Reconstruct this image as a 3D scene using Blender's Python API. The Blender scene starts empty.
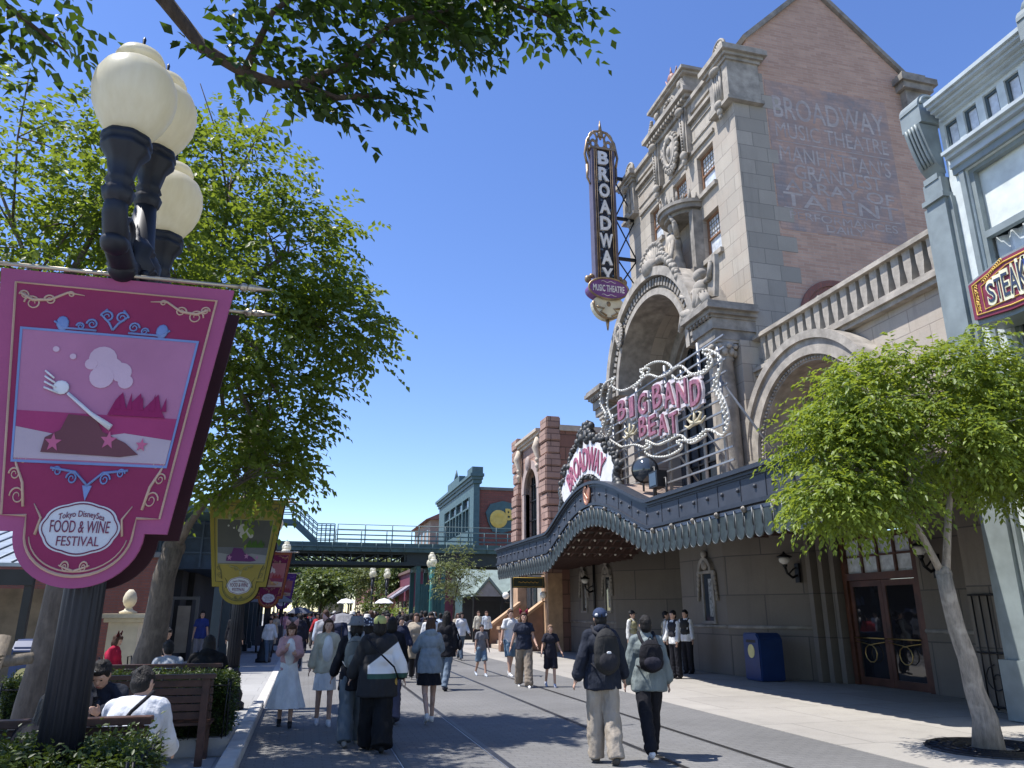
import bpy, math, random
import numpy as np
from mathutils import Vector, Matrix, Euler
R = math.radians
PI = math.pi
rnd = random.Random(7)
scene = bpy.context.scene
col = scene.collection

# ---------------------------------------------------------------- camera
PITCH = math.atan(228/750.0); YAW = R(14.8); EYE = 1.7
cam_d = bpy.data.cameras.new('camera'); cam = bpy.data.objects.new('camera', cam_d); col.objects.link(cam)
cam.location = (0, 0, EYE); cam.rotation_euler = (PI/2 + PITCH, 0, -YAW)
cam_d.sensor_width = 36; cam_d.lens = 750*36/1024.0; cam_d.clip_start = 0.05; cam_d.clip_end = 3000
scene.camera = cam

def ray(u, v):
    a = (u-512)/750.0; b = (384-v)/750.0
    fw = math.cos(PITCH)-b*math.sin(PITCH); z = math.sin(PITCH)+b*math.cos(PITCH)
    return fw*math.sin(YAW)+a*math.cos(YAW), fw*math.cos(YAW)-a*math.sin(YAW), z
def atY(u, v, Y):
    x, y, z = ray(u, v); return Vector((x*Y/y, Y, z*Y/y+EYE))
def atX(u, v, X):
    x, y, z = ray(u, v); return Vector((X, y*X/x, z*X/x+EYE))
def gnd(u, v):
    x, y, z = ray(u, v); t = -EYE/z; return Vector((x*t, y*t, 0))

# ---------------------------------------------------------------- materials
MATS = {}
def new_mat(name):
    m = bpy.data.materials.new(name); m.use_nodes = True
    nt = m.node_tree; b = nt.nodes['Principled BSDF']
    return m, nt, b
def N(nt, t, **kw):
    n = nt.nodes.new(t)
    for k, v in kw.items():
        if k.startswith('i_'): n.inputs[int(k[2:])].default_value = v
        else: setattr(n, k, v)
    return n
def mix(nt, fac, a, b, blend='MIX'):
    n = nt.nodes.new('ShaderNodeMix'); n.data_type = 'RGBA'; n.blend_type = blend
    def put(i, v):
        if hasattr(v, 'links'): nt.links.new(v, n.inputs[i])
        elif isinstance(v, (int, float)): n.inputs[i].default_value = v
        else: n.inputs[i].default_value = (v[0], v[1], v[2], 1)
    put(0, fac); put(6, a); put(7, b)
    return n.outputs[2]
def ramp(nt, src, p0, p1, v0=0, v1=1):
    n = nt.nodes.new('ShaderNodeMapRange'); nt.links.new(src, n.inputs[0])
    n.inputs[1].default_value = p0; n.inputs[2].default_value = p1; n.inputs[3].default_value = v0; n.inputs[4].default_value = v1
    return n.outputs[0]
def math_n(nt, op, a, b=None):
    n = nt.nodes.new('ShaderNodeMath'); n.operation = op
    for i, v in enumerate((a, b)):
        if v is None: continue
        if hasattr(v, 'links'): nt.links.new(v, n.inputs[i])
        else: n.inputs[i].default_value = v
    return n.outputs[0]
def noise(nt, scale, detail=4, vec=None, rough=.55):
    n = nt.nodes.new('ShaderNodeTexNoise'); n.inputs['Scale'].default_value = scale; n.inputs['Detail'].default_value = detail
    n.inputs['Roughness'].default_value = rough
    if vec is not None: nt.links.new(vec, n.inputs['Vector'])
    return n.outputs['Fac']
def bump(nt, b, h, strength=.3, dist=.02):
    n = nt.nodes.new('ShaderNodeBump'); n.inputs['Strength'].default_value = strength; n.inputs['Distance'].default_value = dist
    nt.links.new(h, n.inputs['Height']); nt.links.new(n.outputs[0], b.inputs['Normal'])
def plain(name, c, rough=.6, metal=0, var=.12, scale=3.0, bmp=.0, bscale=40, dirt=0, spec=None):
    """painted / cloth / metal surface with soft mottling"""
    if name in MATS: return MATS[name]
    m, nt, b = new_mat(name)
    tc = nt.nodes.new('ShaderNodeTexCoord').outputs['Object']
    n1 = noise(nt, scale, 5, tc)
    lo = [max(0, x*(1-var*1.6)) for x in c]; hi = [min(1, x*(1+var)) for x in c]
    o = mix(nt, ramp(nt, n1, .3, .7), lo, hi)
    if dirt:
        n2 = noise(nt, scale*.35, 8, tc, .7)
        o = mix(nt, ramp(nt, n2, .5, .75, 0, dirt), o, [x*.45 for x in c])
    nt.links.new(o, b.inputs['Base Color'])
    b.inputs['Roughness'].default_value = rough; b.inputs['Metallic'].default_value = metal
    if spec is not None: b.inputs['Specular IOR Level'].default_value = spec
    if bmp: bump(nt, b, noise(nt, bscale, 3, tc), bmp, .01)
    MATS[name] = m; return m
def wallvec(nt):
    """(horizontal, height) on vertical walls in metres, from the surface position"""
    g = nt.nodes.new('ShaderNodeNewGeometry')
    sp = nt.nodes.new('ShaderNodeSeparateXYZ'); nt.links.new(g.outputs['Position'], sp.inputs[0])
    sn = nt.nodes.new('ShaderNodeSeparateXYZ'); nt.links.new(g.outputs['True Normal'], sn.inputs[0])
    ax = math_n(nt, 'ABSOLUTE', sn.outputs[0]); ay = math_n(nt, 'ABSOLUTE', sn.outputs[1])
    f = math_n(nt, 'GREATER_THAN', ax, ay)
    m = nt.nodes.new('ShaderNodeMix'); m.data_type = 'FLOAT'
    nt.links.new(f, m.inputs[0]); nt.links.new(sp.outputs[0], m.inputs[2]); nt.links.new(sp.outputs[1], m.inputs[3])
    c = nt.nodes.new('ShaderNodeCombineXYZ'); nt.links.new(m.outputs[0], c.inputs[0]); nt.links.new(sp.outputs[2], c.inputs[1])
    return c.outputs[0], g.outputs['Position']
def blocks(name, c1, c2, mortar, bw, bh, mw=.012, rough=.85, bmp=.5, stain=.35, var2=None, noise_amt=.25, pink=None):
    if name in MATS: return MATS[name]
    m, nt, b = new_mat(name)
    uv, pos = wallvec(nt)
    br = nt.nodes.new('ShaderNodeTexBrick'); nt.links.new(uv, br.inputs['Vector'])
    br.inputs['Scale'].default_value = 1; br.inputs['Brick Width'].default_value = bw; br.inputs['Row Height'].default_value = bh
    br.inputs['Mortar Size'].default_value = mw; br.inputs['Mortar Smooth'].default_value = .3; br.inputs['Bias'].default_value = 0
    br.inputs['Color1'].default_value = (*c1, 1); br.inputs['Color2'].default_value = (*c2, 1); br.inputs['Mortar'].default_value = (*mortar, 1)
    o = br.outputs['Color']
    n1 = noise(nt, 1.3, 6, pos, .65)
    o = mix(nt, ramp(nt, n1, .3, .75, 0, noise_amt*1.6), o, [x*.55 for x in c1])
    if pink is not None:
        o = mix(nt, ramp(nt, noise(nt, .8, 4, pos), .45, .65, 0, .5), o, pink)
    # rain streaks: noise stretched vertically
    mp = nt.nodes.new('ShaderNodeMapping'); mp.inputs['Scale'].default_value = (2.2, 2.2, .22); nt.links.new(pos, mp.inputs[0])
    n2 = noise(nt, 1.0, 6, mp.outputs[0], .7)
    o = mix(nt, ramp(nt, n2, .52, .8, 0, stain), o, [x*.35 for x in c1])
    n3 = noise(nt, 30, 3, pos)
    o = mix(nt, ramp(nt, n3, .3, .7, 0, .25), o, [x*.75 for x in c2])
    nt.links.new(o, b.inputs['Base Color']); b.inputs['Roughness'].default_value = rough
    h = math_n(nt, 'ADD', math_n(nt, 'MULTIPLY', br.outputs['Fac'], -1.0), math_n(nt, 'MULTIPLY', noise(nt, 14, 5, pos), .6))
    bump(nt, b, h, bmp, .015)
    MATS[name] = m; return m
def ground_mat(name, c, var=.2, speck=.3, rough=.9, pave=None, grid=None, stain=.3):
    m, nt, b = new_mat(name)
    g = nt.nodes.new('ShaderNodeNewGeometry').outputs['Position']
    o = mix(nt, ramp(nt, noise(nt, .35, 7, g, .6), .3, .7), [x*(1-var) for x in c], [x*(1+var*.6) for x in c])
    o = mix(nt, ramp(nt, noise(nt, 2.1, 5, g, .7), .5, .8, 0, stain), o, [x*.6 for x in c])
    o = mix(nt, ramp(nt, noise(nt, 60, 2, g), .35, .7, 0, speck), o, [x*.45 for x in c])
    h = noise(nt, 90, 2, g)
    if pave:
        br = nt.nodes.new('ShaderNodeTexBrick'); nt.links.new(g, br.inputs['Vector'])
        br.inputs['Scale'].default_value = 1; br.inputs['Brick Width'].default_value = pave[0]; br.inputs['Row Height'].default_value = pave[1]
        br.inputs['Mortar Size'].default_value = pave[2]
        br.inputs['Color1'].default_value = (1, 1, 1, 1); br.inputs['Color2'].default_value = (.82, .82, .82, 1); br.inputs['Mortar'].default_value = (.45, .45, .45, 1)
        o = mix(nt, pave[3], o, br.outputs['Color'], 'MULTIPLY')
        h = math_n(nt, 'SUBTRACT', h, br.outputs['Fac'])
    nt.links.new(o, b.inputs['Base Color']); b.inputs['Roughness'].default_value = rough
    bump(nt, b, h, .5, .006)
    return m
def leafmat(name, c, c2, trans=.35, rough=.45):
    m, nt, b = new_mat(name)
    g = nt.nodes.new('ShaderNodeNewGeometry')
    o = mix(nt, g.outputs['Random Per Island'], c, c2)
    o = mix(nt, ramp(nt, noise(nt, .9, 3, g.outputs['Position']), .35, .65, 0, .5), o, [c[0]*.55, c[1]*.6, c[2]*.6])
    nt.links.new(o, b.inputs['Base Color']); b.inputs['Roughness'].default_value = rough
    b.inputs['Specular IOR Level'].default_value = .35
    tr = nt.nodes.new('ShaderNodeBsdfTranslucent')
    tcol = mix(nt, .5, o, (c2[0]*2.2, c2[1]*2.0, c2[2]*.6)); nt.links.new(tcol, tr.inputs[0])
    ms = nt.nodes.new('ShaderNodeMixShader'); ms.inputs[0].default_value = trans
    nt.links.new(b.outputs[0], ms.inputs[1]); nt.links.new(tr.outputs[0], ms.inputs[2])
    nt.links.new(ms.outputs[0], nt.nodes['Material Output'].inputs[0])
    return m
def bark(name, c):
    m, nt, b = new_mat(name)
    tc = nt.nodes.new('ShaderNodeTexCoord').outputs['Object']
    mp = nt.nodes.new('ShaderNodeMapping'); mp.inputs['Scale'].default_value = (1, 1, .25); nt.links.new(tc, mp.inputs[0])
    n1 = noise(nt, 18, 6, mp.outputs[0], .7); n2 = noise(nt, 4, 3, tc)
    o = mix(nt, ramp(nt, n1, .3, .7), [x*.45 for x in c], [x*1.15 for x in c])
    o = mix(nt, ramp(nt, n2, .55, .7, 0, .5), o, [x*1.6 for x in c])
    nt.links.new(o, b.inputs['Base Color']); b.inputs['Roughness'].default_value = .9
    bump(nt, b, n1, .9, .02); return m
def glassmat(name, c=(.02, .025, .03), rough=.06, spec=.8):
    if name in MATS: return MATS[name]
    m, nt, b = new_mat(name)
    b.inputs['Base Color'].default_value = (*c, 1); b.inputs['Roughness'].default_value = rough; b.inputs['Specular IOR Level'].default_value = spec
    pos = nt.nodes.new('ShaderNodeNewGeometry').outputs['Position']
    bump(nt, b, noise(nt, 1.5, 2, pos), .08, .05)
    MATS[name] = m; return m

# ---------------------------------------------------------------- scene graph
def thing(name, label, cat, loc=(0, 0, 0), group=None, kind=None, rz=0):
    o = bpy.data.objects.new(name, None); col.objects.link(o); o.location = loc; o.rotation_euler = (0, 0, rz)
    o.empty_display_size = .2
    o['label'] = label; o['category'] = cat
    if group: o['group'] = group
    if kind: o['kind'] = kind
    return o
def tag(o, label, cat, group=None, kind=None):
    o['label'] = label; o['category'] = cat
    if group: o['group'] = group
    if kind: o['kind'] = kind
    return o
def root_matrix(p):
    mats = []
    while p is not None:
        mats.append(Matrix.Translation(p.location) @ p.rotation_euler.to_matrix().to_4x4()); p = p.parent
    M = Matrix.Identity(4)
    for m in reversed(mats): M = M @ m
    return M
def link_mesh(me, name, mat, parent=None):
    o = bpy.data.objects.new(name, me); col.objects.link(o)
    if mat is not None and not me.materials: me.materials.append(mat)
    if parent is not None: o.parent = parent
    return o
def copy_tree(o, parent=None):
    c = o.copy(); col.objects.link(c); c.parent = parent
    for ch in KIDS(o): copy_tree(ch, c)
    return c
def KIDS(o): return [x for x in bpy.data.objects if x.parent == o]
def clone(o, loc, rz=None, label=None, group=None, s=None, cat=None):
    kids = KIDS(o); grand = {k: KIDS(k) for k in kids}
    c = o.copy(); col.objects.link(c); c.location = loc
    if rz is not None: c.rotation_euler = (0, 0, rz)
    if s: c.scale = (s, s, s)
    if label: c['label'] = label
    if group: c['group'] = group
    for k in kids:
        d = k.copy(); col.objects.link(d); d.parent = c
        for g in grand[k]:
            e = g.copy(); col.objects.link(e); e.parent = d
    return c

class MB:
    """collects shapes in world (or thing-local) metres, then links them as ONE mesh"""
    def __init__(s): s.v = []; s.f = []; s.sm = []
    def add(s, vs, fs, smooth=False):
        n = len(s.v); s.v.extend([tuple(p) for p in vs]); s.f.extend([tuple(i+n for i in f) for f in fs]); s.sm.extend([smooth]*len(fs)); return s
    def box(s, x0, x1, y0, y1, z0, z1):
        vs = [(x, y, z) for z in (z0, z1) for y in (y0, y1) for x in (x0, x1)]
        return s.add(vs, [(0, 2, 3, 1), (4, 5, 7, 6), (0, 1, 5, 4), (2, 6, 7, 3), (0, 4, 6, 2), (1, 3, 7, 5)])
    def obox(s, c, size, rot=None):
        m = MB().box(-size[0]/2, size[0]/2, -size[1]/2, size[1]/2, -size[2]/2, size[2]/2)
        Mx = Matrix.Translation(c) @ (rot.to_4x4() if rot is not None else Matrix.Identity(4))
        return s.add([Mx @ Vector(p) for p in m.v], m.f)
    def prism(s, poly, axis, a0, a1):
        """poly: list of 2D points; axis 'x': (y,z), 'y': (x,z), 'z': (x,y)"""
        def P(p, a): return {'x': (a, p[0], p[1]), 'y': (p[0], a, p[1]), 'z': (p[0], p[1], a)}[axis]
        n = len(poly); vs = [P(p, a0) for p in poly]+[P(p, a1) for p in poly]
        return s.add(vs, [tuple(range(n))[::-1], tuple(range(n, 2*n))]+[(i, (i+1) % n, n+(i+1) % n, n+i) for i in range(n)])
    def strip(s, A, B, axis, a0, a1):
        """solid band between two polylines A and B of the same length, extruded"""
        def P(p, a): return {'x': (a, p[0], p[1]), 'y': (p[0], a, p[1]), 'z': (p[0], p[1], a)}[axis]
        n = len(A); vs = []
        for a in (a0, a1):
            vs += [P(p, a) for p in A]+[P(p, a) for p in B]
        fs = []
        for i in range(n-1):
            fs += [(i, i+1, n+i+1, n+i), (2*n+i, 3*n+i, 3*n+i+1, 2*n+i+1), (i, 2*n+i, 2*n+i+1, i+1), (n+i, n+i+1, 3*n+i+1, 3*n+i)]
        fs += [(0, n, 3*n, 2*n), (n-1, 3*n-1, 4*n-1, 2*n-1)]
        return s.add(vs, fs)
    def tube(s, pts, r, n=8, cap=True, smooth=True, closed=False):
        pts = [Vector(p) for p in pts]; m = len(pts); rs = r if isinstance(r, (list, tuple)) else [r]*m
        vs = []; prev = None
        for i, p in enumerate(pts):
            if closed: t = pts[(i+1) % m]-pts[i-1]
            else: t = pts[min(i+1, m-1)]-pts[max(i-1, 0)]
            if t.length < 1e-9: t = Vector((0, 0, 1))
            t.normalize()
            u = prev - t*prev.dot(t) if prev is not None else None
            if u is None or u.length < 1e-4:
                u = t.cross(Vector((0, 0, 1)));
                if u.length < .05: u = t.cross(Vector((1, 0, 0)))
            u.normalize(); prev = u; w = t.cross(u)
            for k in range(n):
                a = 2*PI*k/n; vs.append(p+(u*math.cos(a)+w*math.sin(a))*rs[i])
        fs = []
        for i in range(m if closed else m-1):
            j = (i+1) % m
            for k in range(n): fs.append((i*n+k, i*n+(k+1) % n, j*n+(k+1) % n, j*n+k))
        if cap and not closed: fs += [tuple(range(n))[::-1], tuple(range((m-1)*n, m*n))]
        return s.add(vs, fs, smooth)
    def lathe(s, prof, c=(0, 0, 0), n=20, smooth=True, sx=1, sy=1, flute=0, fn=0):
        vs = []; m = len(prof)
        for r, z in prof:
            for k in range(n):
                a = 2*PI*k/n; q = r*(1-flute*(.5+.5*math.cos(a*fn))) if flute else r
                vs.append((c[0]+q*math.cos(a)*sx, c[1]+q*math.sin(a)*sy, c[2]+z))
        fs = [(i*n+k, i*n+(k+1) % n, (i+1)*n+(k+1) % n, (i+1)*n+k) for i in range(m-1) for k in range(n)]
        fs += [tuple(range(n))[::-1], tuple(range((m-1)*n, m*n))]
        return s.add(vs, fs, smooth)
    def ball(s, c, r, n=12, m=8, rot=None):
        if isinstance(r, (int, float)): r = (r, r, r)
        vs = [(0, 0, -1)]; 
        for i in range(1, m):
            t = PI*i/m - PI/2
            for k in range(n): vs.append((math.cos(t)*math.cos(2*PI*k/n), math.cos(t)*math.sin(2*PI*k/n), math.sin(t)))
        vs.append((0, 0, 1)); L = len(vs)-1
        vs = [Vector((p[0]*r[0], p[1]*r[1], p[2]*r[2])) for p in vs]
        if rot is not None: vs = [rot @ p for p in vs]
        c = Vector(c); vs = [p+c for p in vs]
        fs = [(0, 1+(k+1) % n, 1+k) for k in range(n)]
        for i in range(m-2):
            for k in range(n): fs.append((1+i*n+k, 1+i*n+(k+1) % n, 1+(i+1)*n+(k+1) % n, 1+(i+1)*n+k))
        fs += [(L, 1+(m-2)*n+k, 1+(m-2)*n+(k+1) % n) for k in range(n)]
        return s.add(vs, fs, True)
    def cone(s, a, b, ra, rb, n=10):
        """rounded cone from a to b"""
        a = Vector(a); b = Vector(b); s.ball(a, ra, n, 6); s.ball(b, rb, n, 6)
        if (b-a).length > 1e-5: s.tube([a, b], [ra, rb], n)
        return s
    def build(s, name, mat, parent=None, local=False, bevel=0, label=None):
        me = bpy.data.meshes.new(name)
        vs = s.v
        if parent is not None and not local:
            Mi = root_matrix(parent).inverted(); vs = [Mi @ Vector(p) for p in vs]
        me.from_pydata([tuple(p) for p in vs], [], s.f)
        me.polygons.foreach_set('use_smooth', s.sm); me.update()
        if bevel:
            import bmesh
            bm = bmesh.new(); bm.from_mesh(me); bmesh.ops.remove_doubles(bm, verts=bm.verts, dist=1e-5)
            es = [e for e in bm.edges if len(e.link_faces) == 2 and e.calc_face_angle(0) > .6]
            bmesh.ops.bevel(bm, geom=es, offset=bevel, segments=2, affect='EDGES', clamp_overlap=True)
            bm.to_mesh(me); bm.free()
        o = link_mesh(me, name, mat, parent)
        if label: o['label'] = label
        return o
def arc(cy, cz, r, a0, a1, n=24, rz=None):
    rz = rz or r
    return [(cy+r*math.cos(R(a0+(a1-a0)*i/n)), cz+rz*math.sin(R(a0+(a1-a0)*i/n))) for i in range(n+1)]
def wall_holes(mb, axis, c0, c1, u0, u1, v0, v1, holes):
    """slab between c0 and c1 on axis ('x' or 'y') with rectangular holes [(ua,ub,va,vb)]"""
    us = sorted({u0, u1, *[h[0] for h in holes], *[h[1] for h in holes]}); vs = sorted({v0, v1, *[h[2] for h in holes], *[h[3] for h in holes]})
    us = [u for u in us if u0 <= u <= u1]; vs = [v for v in vs if v0 <= v <= v1]
    def hole(u, v): return any(h[0] < u < h[1] and h[2] < v < h[3] for h in holes)
    def P(c, u, v): return (c, u, v) if axis == 'x' else (u, c, v)
    solid = [[not hole((us[i]+us[i+1])/2, (vs[j]+vs[j+1])/2) for j in range(len(vs)-1)] for i in range(len(us)-1)]
    for i in range(len(us)-1):
        for j in range(len(vs)-1):
            if not solid[i][j]: continue
            a, b, c, d = us[i], us[i+1], vs[j], vs[j+1]
            for cc in (c0, c1): mb.add([P(cc, a, c), P(cc, b, c), P(cc, b, d), P(cc, a, d)], [(0, 1, 2, 3)])
            def nb(ii, jj): return 0 <= ii < len(us)-1 and 0 <= jj < len(vs)-1 and solid[ii][jj]
            if not nb(i-1, j): mb.add([P(c0, a, c), P(c1, a, c), P(c1, a, d), P(c0, a, d)], [(0, 1, 2, 3)])
            if not nb(i+1, j): mb.add([P(c0, b, c), P(c1, b, c), P(c1, b, d), P(c0, b, d)], [(0, 1, 2, 3)])
            if not nb(i, j-1): mb.add([P(c0, a, c), P(c1, a, c), P(c1, b, c), P(c0, b, c)], [(0, 1, 2, 3)])
            if not nb(i, j+1): mb.add([P(c0, a, d), P(c1, a, d), P(c1, b, d), P(c0, b, d)], [(0, 1, 2, 3)])
    return mb
# ---------------------------------------------------------------- lettering
_txt = {}
def text_mesh(s, extrude=.02, bold=0.0):
    """mesh of the string, 1 unit tall capitals, centred; returns verts (x right, y up, z out) and faces"""
    key = (s, round(extrude, 4), bold)
    if key in _txt: return _txt[key]
    cu = bpy.data.curves.new('lettering', 'FONT'); cu.body = s; cu.size = 1/0.69; cu.extrude = extrude; cu.offset = bold; cu.resolution_u = 3
    cu.align_x = 'CENTER'
    o = bpy.data.objects.new('lettering', cu); col.objects.link(o)
    dg = bpy.context.evaluated_depsgraph_get(); me = bpy.data.meshes.new_from_object(o.evaluated_get(dg))
    vs = [tuple(v.co) for v in me.vertices]; fs = [tuple(p.vertices) for p in me.polygons]
    bpy.data.objects.remove(o); bpy.data.curves.remove(cu); bpy.data.meshes.remove(me)
    _txt[key] = (vs, fs); return vs, fs
def put_text(mb, s, origin, right, up, h, width=None, extrude=.03, bold=0.0, warp=None, serif=False):
    """s centred at origin (mid height), capital height h, squeezed to width; extrude in units of h"""
    vs, fs = text_mesh(s, extrude, bold)
    xs = [v[0] for v in vs]; w = max(xs)-min(xs); cx = (max(xs)+min(xs))/2
    kx = width/w if width else h
    right = Vector(right).normalized(); up = Vector(up).normalized(); out = right.cross(up); o = Vector(origin)
    res = []
    for x, y, z in vs:
        X = (x-cx)*kx; Y = (y-.5)*h
        if warp: X, Y = warp(X, Y)
        res.append(o+right*X+up*Y+out*(z*h))
    mb.add(res, fs); return mb
# ================================================================ light, sky, ground
w = bpy.data.worlds.new('World'); scene.world = w; w.use_nodes = True
SUN_EL = R(64); SUNV = Vector((-.98, .2, 0)).normalized()
nt = w.node_tree; bg = nt.nodes['Background']; sk = nt.nodes.new('ShaderNodeTexSky'); sk.sky_type = 'NISHITA'; sk.sun_disc = False
sk.sun_elevation = SUN_EL; sk.sun_rotation = math.atan2(SUNV.x, SUNV.y); sk.air_density = 1.0; sk.dust_density = .1; sk.ozone_density = 3.4; sk.altitude = 0
hs = nt.nodes.new('ShaderNodeHueSaturation'); hs.inputs['Saturation'].default_value = 1.14; hs.inputs['Hue'].default_value = .513; nt.links.new(sk.outputs[0], hs.inputs['Color']); nt.links.new(hs.outputs[0], bg.inputs[0]); bg.inputs[1].default_value = .15
sd = bpy.data.lights.new('sun', 'SUN'); so = bpy.data.objects.new('sun', sd); col.objects.link(so)
sd.energy = 4.9; sd.angle = R(.53); sd.color = (1, .965, .92)
sv = Vector((SUNV.x*math.cos(SUN_EL), SUNV.y*math.cos(SUN_EL), math.sin(SUN_EL)))
so.rotation_euler = sv.to_track_quat('Z', 'Y').to_euler(); so.location = sv*60
scene.view_settings.view_transform = 'Standard'; scene.view_settings.look = 'None'; scene.view_settings.gamma = 1; scene.view_settings.exposure = .62
scene.cycles.use_denoising = True
scene.cycles.max_bounces = 6; scene.cycles.transparent_max_bounces = 8
scene.cycles.sample_clamp_indirect = 4

def structure(o): o['kind'] = 'structure'; return o
structure(MB().box(-500, 500, -60, 900, -.6, -.02).build('ground', ground_mat('ground_far', (.2, .19, .17))))
road_m = ground_mat('road_setts', (.19, .186, .178), .25, .55, .9, pave=(.22, .11, .008, .55), stain=.45)
structure(MB().box(-.6, 7.0, -12, 160, -.3, 0).build('road', road_m))
walk_m = ground_mat('pale_paving', (.37, .345, .305), .16, .25, .9, pave=(1.9, 1.9, .014, .7), stain=.5)
structure(MB().box(7.0, 30, -12, 160, -.3, .006).build('pavement', walk_m))
plaza_m = ground_mat('plaza_paving', (.36, .355, .34), .15, .25, .9, pave=(.9, .9, .01, .5))
structure(MB().box(-60, -.805, -12, 160, -.3, .004).build('plaza', plaza_m))
km = plain('kerb_stone', (.5, .48, .44), .85, bmp=.4, dirt=.4)
kb = MB()
y = -4.0
while y < 15.6: kb.box(-.8, -.605, y, min(y+1.19, 15.6), -.2, .14); y += 1.2
kb.box(-.8, -.605, 15.61, 158, -.2, .02)
structure(kb.build('kerb', km, bevel=.012))
rail_m = plain('rail_steel', (.05, .048, .045), .45, .6)
bright = plain('rail_worn', (.45, .45, .45), .3, .9)
r = MB()
for X in (1.27, 2.42, 4.33, 5.48):
    r.box(X-.035, X+.035, -10, 158, -.02, .004)
structure(r.build('tram_groove', rail_m))
r = MB()
for X in (1.22, 2.37, 4.28, 5.43): r.box(X-.012, X+.0, -10, 158, -.02, .0055)
structure(r.build('tram_rail', bright))
# ================================================================ the theatre
stone = blocks('limestone', (.48, .43, .355), (.37, .33, .275), (.2, .18, .155), 1.05, .52, .012, .85, .5, .6, pink=(.42, .34, .27))
stone_s = blocks('limestone_side_shaded', (.45, .4, .335), (.32, .29, .245), (.2, .18, .155), .95, .5, .012, .85, .45, .5)  # limestone copy for the end face, its shade put into the colour
stone_lo = blocks('limestone_base_shaded', (.2, .172, .142), (.15, .13, .108), (.07, .065, .06), 1.9, 1.08, .016, .8, .4, .4)  # darker limestone, shade under the marquee painted into its colour
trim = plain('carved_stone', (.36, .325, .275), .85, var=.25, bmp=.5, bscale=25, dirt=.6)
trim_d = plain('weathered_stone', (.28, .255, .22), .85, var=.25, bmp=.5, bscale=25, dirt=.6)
brick = blocks('gable_brick', (.64, .42, .31), (.47, .29, .215), (.54, .43, .35), .42, .1, .012, .9, .5, .3, noise_amt=.35)
slate = plain('roof_slate', (.16, .16, .15), .8, dirt=.5)
wood = plain('window_wood', (.25, .13, .07), .6)
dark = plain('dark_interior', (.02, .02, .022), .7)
black_m = plain('black_iron', (.018, .018, .02), .42, .3, var=.2)
glass = glassmat('window_glass', (.04, .05, .06), .05, .8)
paleglass = plain('pale_blind', (.6, .64, .68), .25, var=.2, scale=6, spec=.6)

T = thing('theatre', 'tall grey stone theatre with brick gable, great arch and round-arched side wing', 'theatre', (11.8, 17.5, 0))
X0 = 11.8; YA, YB = 17.5, 25.7
# facade: upper slab with window openings, lower slab with the arch opening
WIN = [(18.87, 19.95, 15.02, 16.52), (18.87, 19.9, 12.62, 14.15), (20.75, 21.75, 15.2, 16.5), (22.7, 23.7, 15.02, 16.52), (22.7, 23.7, 12.62, 14.15)]
m = MB(); wall_holes(m, 'x', X0, 12.3, YA, YB, 12.42, 18.35, WIN)
AC, AZ, AO, AI = 22.15, 9.4, 3.62, 2.68
m.prism([(YA, 4.46), (AC-AI, 4.46)]+arc(AC, AZ, AI, 180, 0)+[(AC+AI, 4.46), (YB, 4.46), (YB, 12.417), (YA, 12.417)], 'x', X0, 12.3)
m.build('facade_wall', stone, T)
# gable wall facing down the street: stone quoin strip and brick field, each 0.4 thick
gz = lambda x: 19.35+(x-12.2)*(22.25-19.35)/(15.25-12.2) if x < 15.25 else 22.25-(x-15.25)*(22.25-19.15)/(18.6-15.25)
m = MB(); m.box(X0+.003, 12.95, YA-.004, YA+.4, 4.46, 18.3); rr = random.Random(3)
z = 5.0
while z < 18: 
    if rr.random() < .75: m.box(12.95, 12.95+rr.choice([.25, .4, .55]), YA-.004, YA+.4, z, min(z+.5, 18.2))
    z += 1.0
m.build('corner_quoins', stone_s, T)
m = MB(); m.prism([(12.9, 4.46), (18.95, 4.46), (18.95, 18.95), (15.25, 22.25), (12.5, 19.6), (12.5, 18.3), (12.9, 18.3)], 'y', YA+.004, YA+.4)
m.box(18.55, 18.95, YA+.4, YB, 4.46, 18.9); m.box(12.3, 18.95, YB-.3, YB-.005, 4.46, 18.9)
m.build('brick_wall', brick, T)
m = MB(); m.prism([(12.0, 18.6), (15.25, 22.2), (18.95, 18.92), (18.95, 18.6)], 'y', YA+.41, YB-.3)
m.build('roof', slate, T)
m = MB()   # raking coping stones on the gable
for (a, b) in (((12.45, 19.5), (15.25, 22.27)), ((15.25, 22.27), (18.8, 19.1))):
    d = Vector((b[0]-a[0], 0, b[1]-a[1])); L = d.length; d.normalize(); n = Vector((-d.z, 0, d.x))
    if n.z < 0: n = -n
    A = Vector((a[0], 0, a[1])); B = Vector((b[0], 0, b[1]))
    p = [A+n*.0, B+n*.0, B+n*.16, A+n*.16]
    m.prism([(q.x, q.z) for q in p], 'y', YA-.12, YA+.5)
m.build('coping', trim_d, T)
m = MB(); m.box(18.3, 19.15, YA-.25, YA+.55, 17.6, 18.6); m.box(18.15, 19.35, YA-.38, YA+.6, 18.6, 18.85); m.box(18.05, 19.5, YA-.46, YA+.6, 18.85, 19.08)
m.box(18.25, 19.2, YA-.3, YA+.5, 19.08, 19.3)
m.build('end_pier', trim_d, T)
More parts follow.
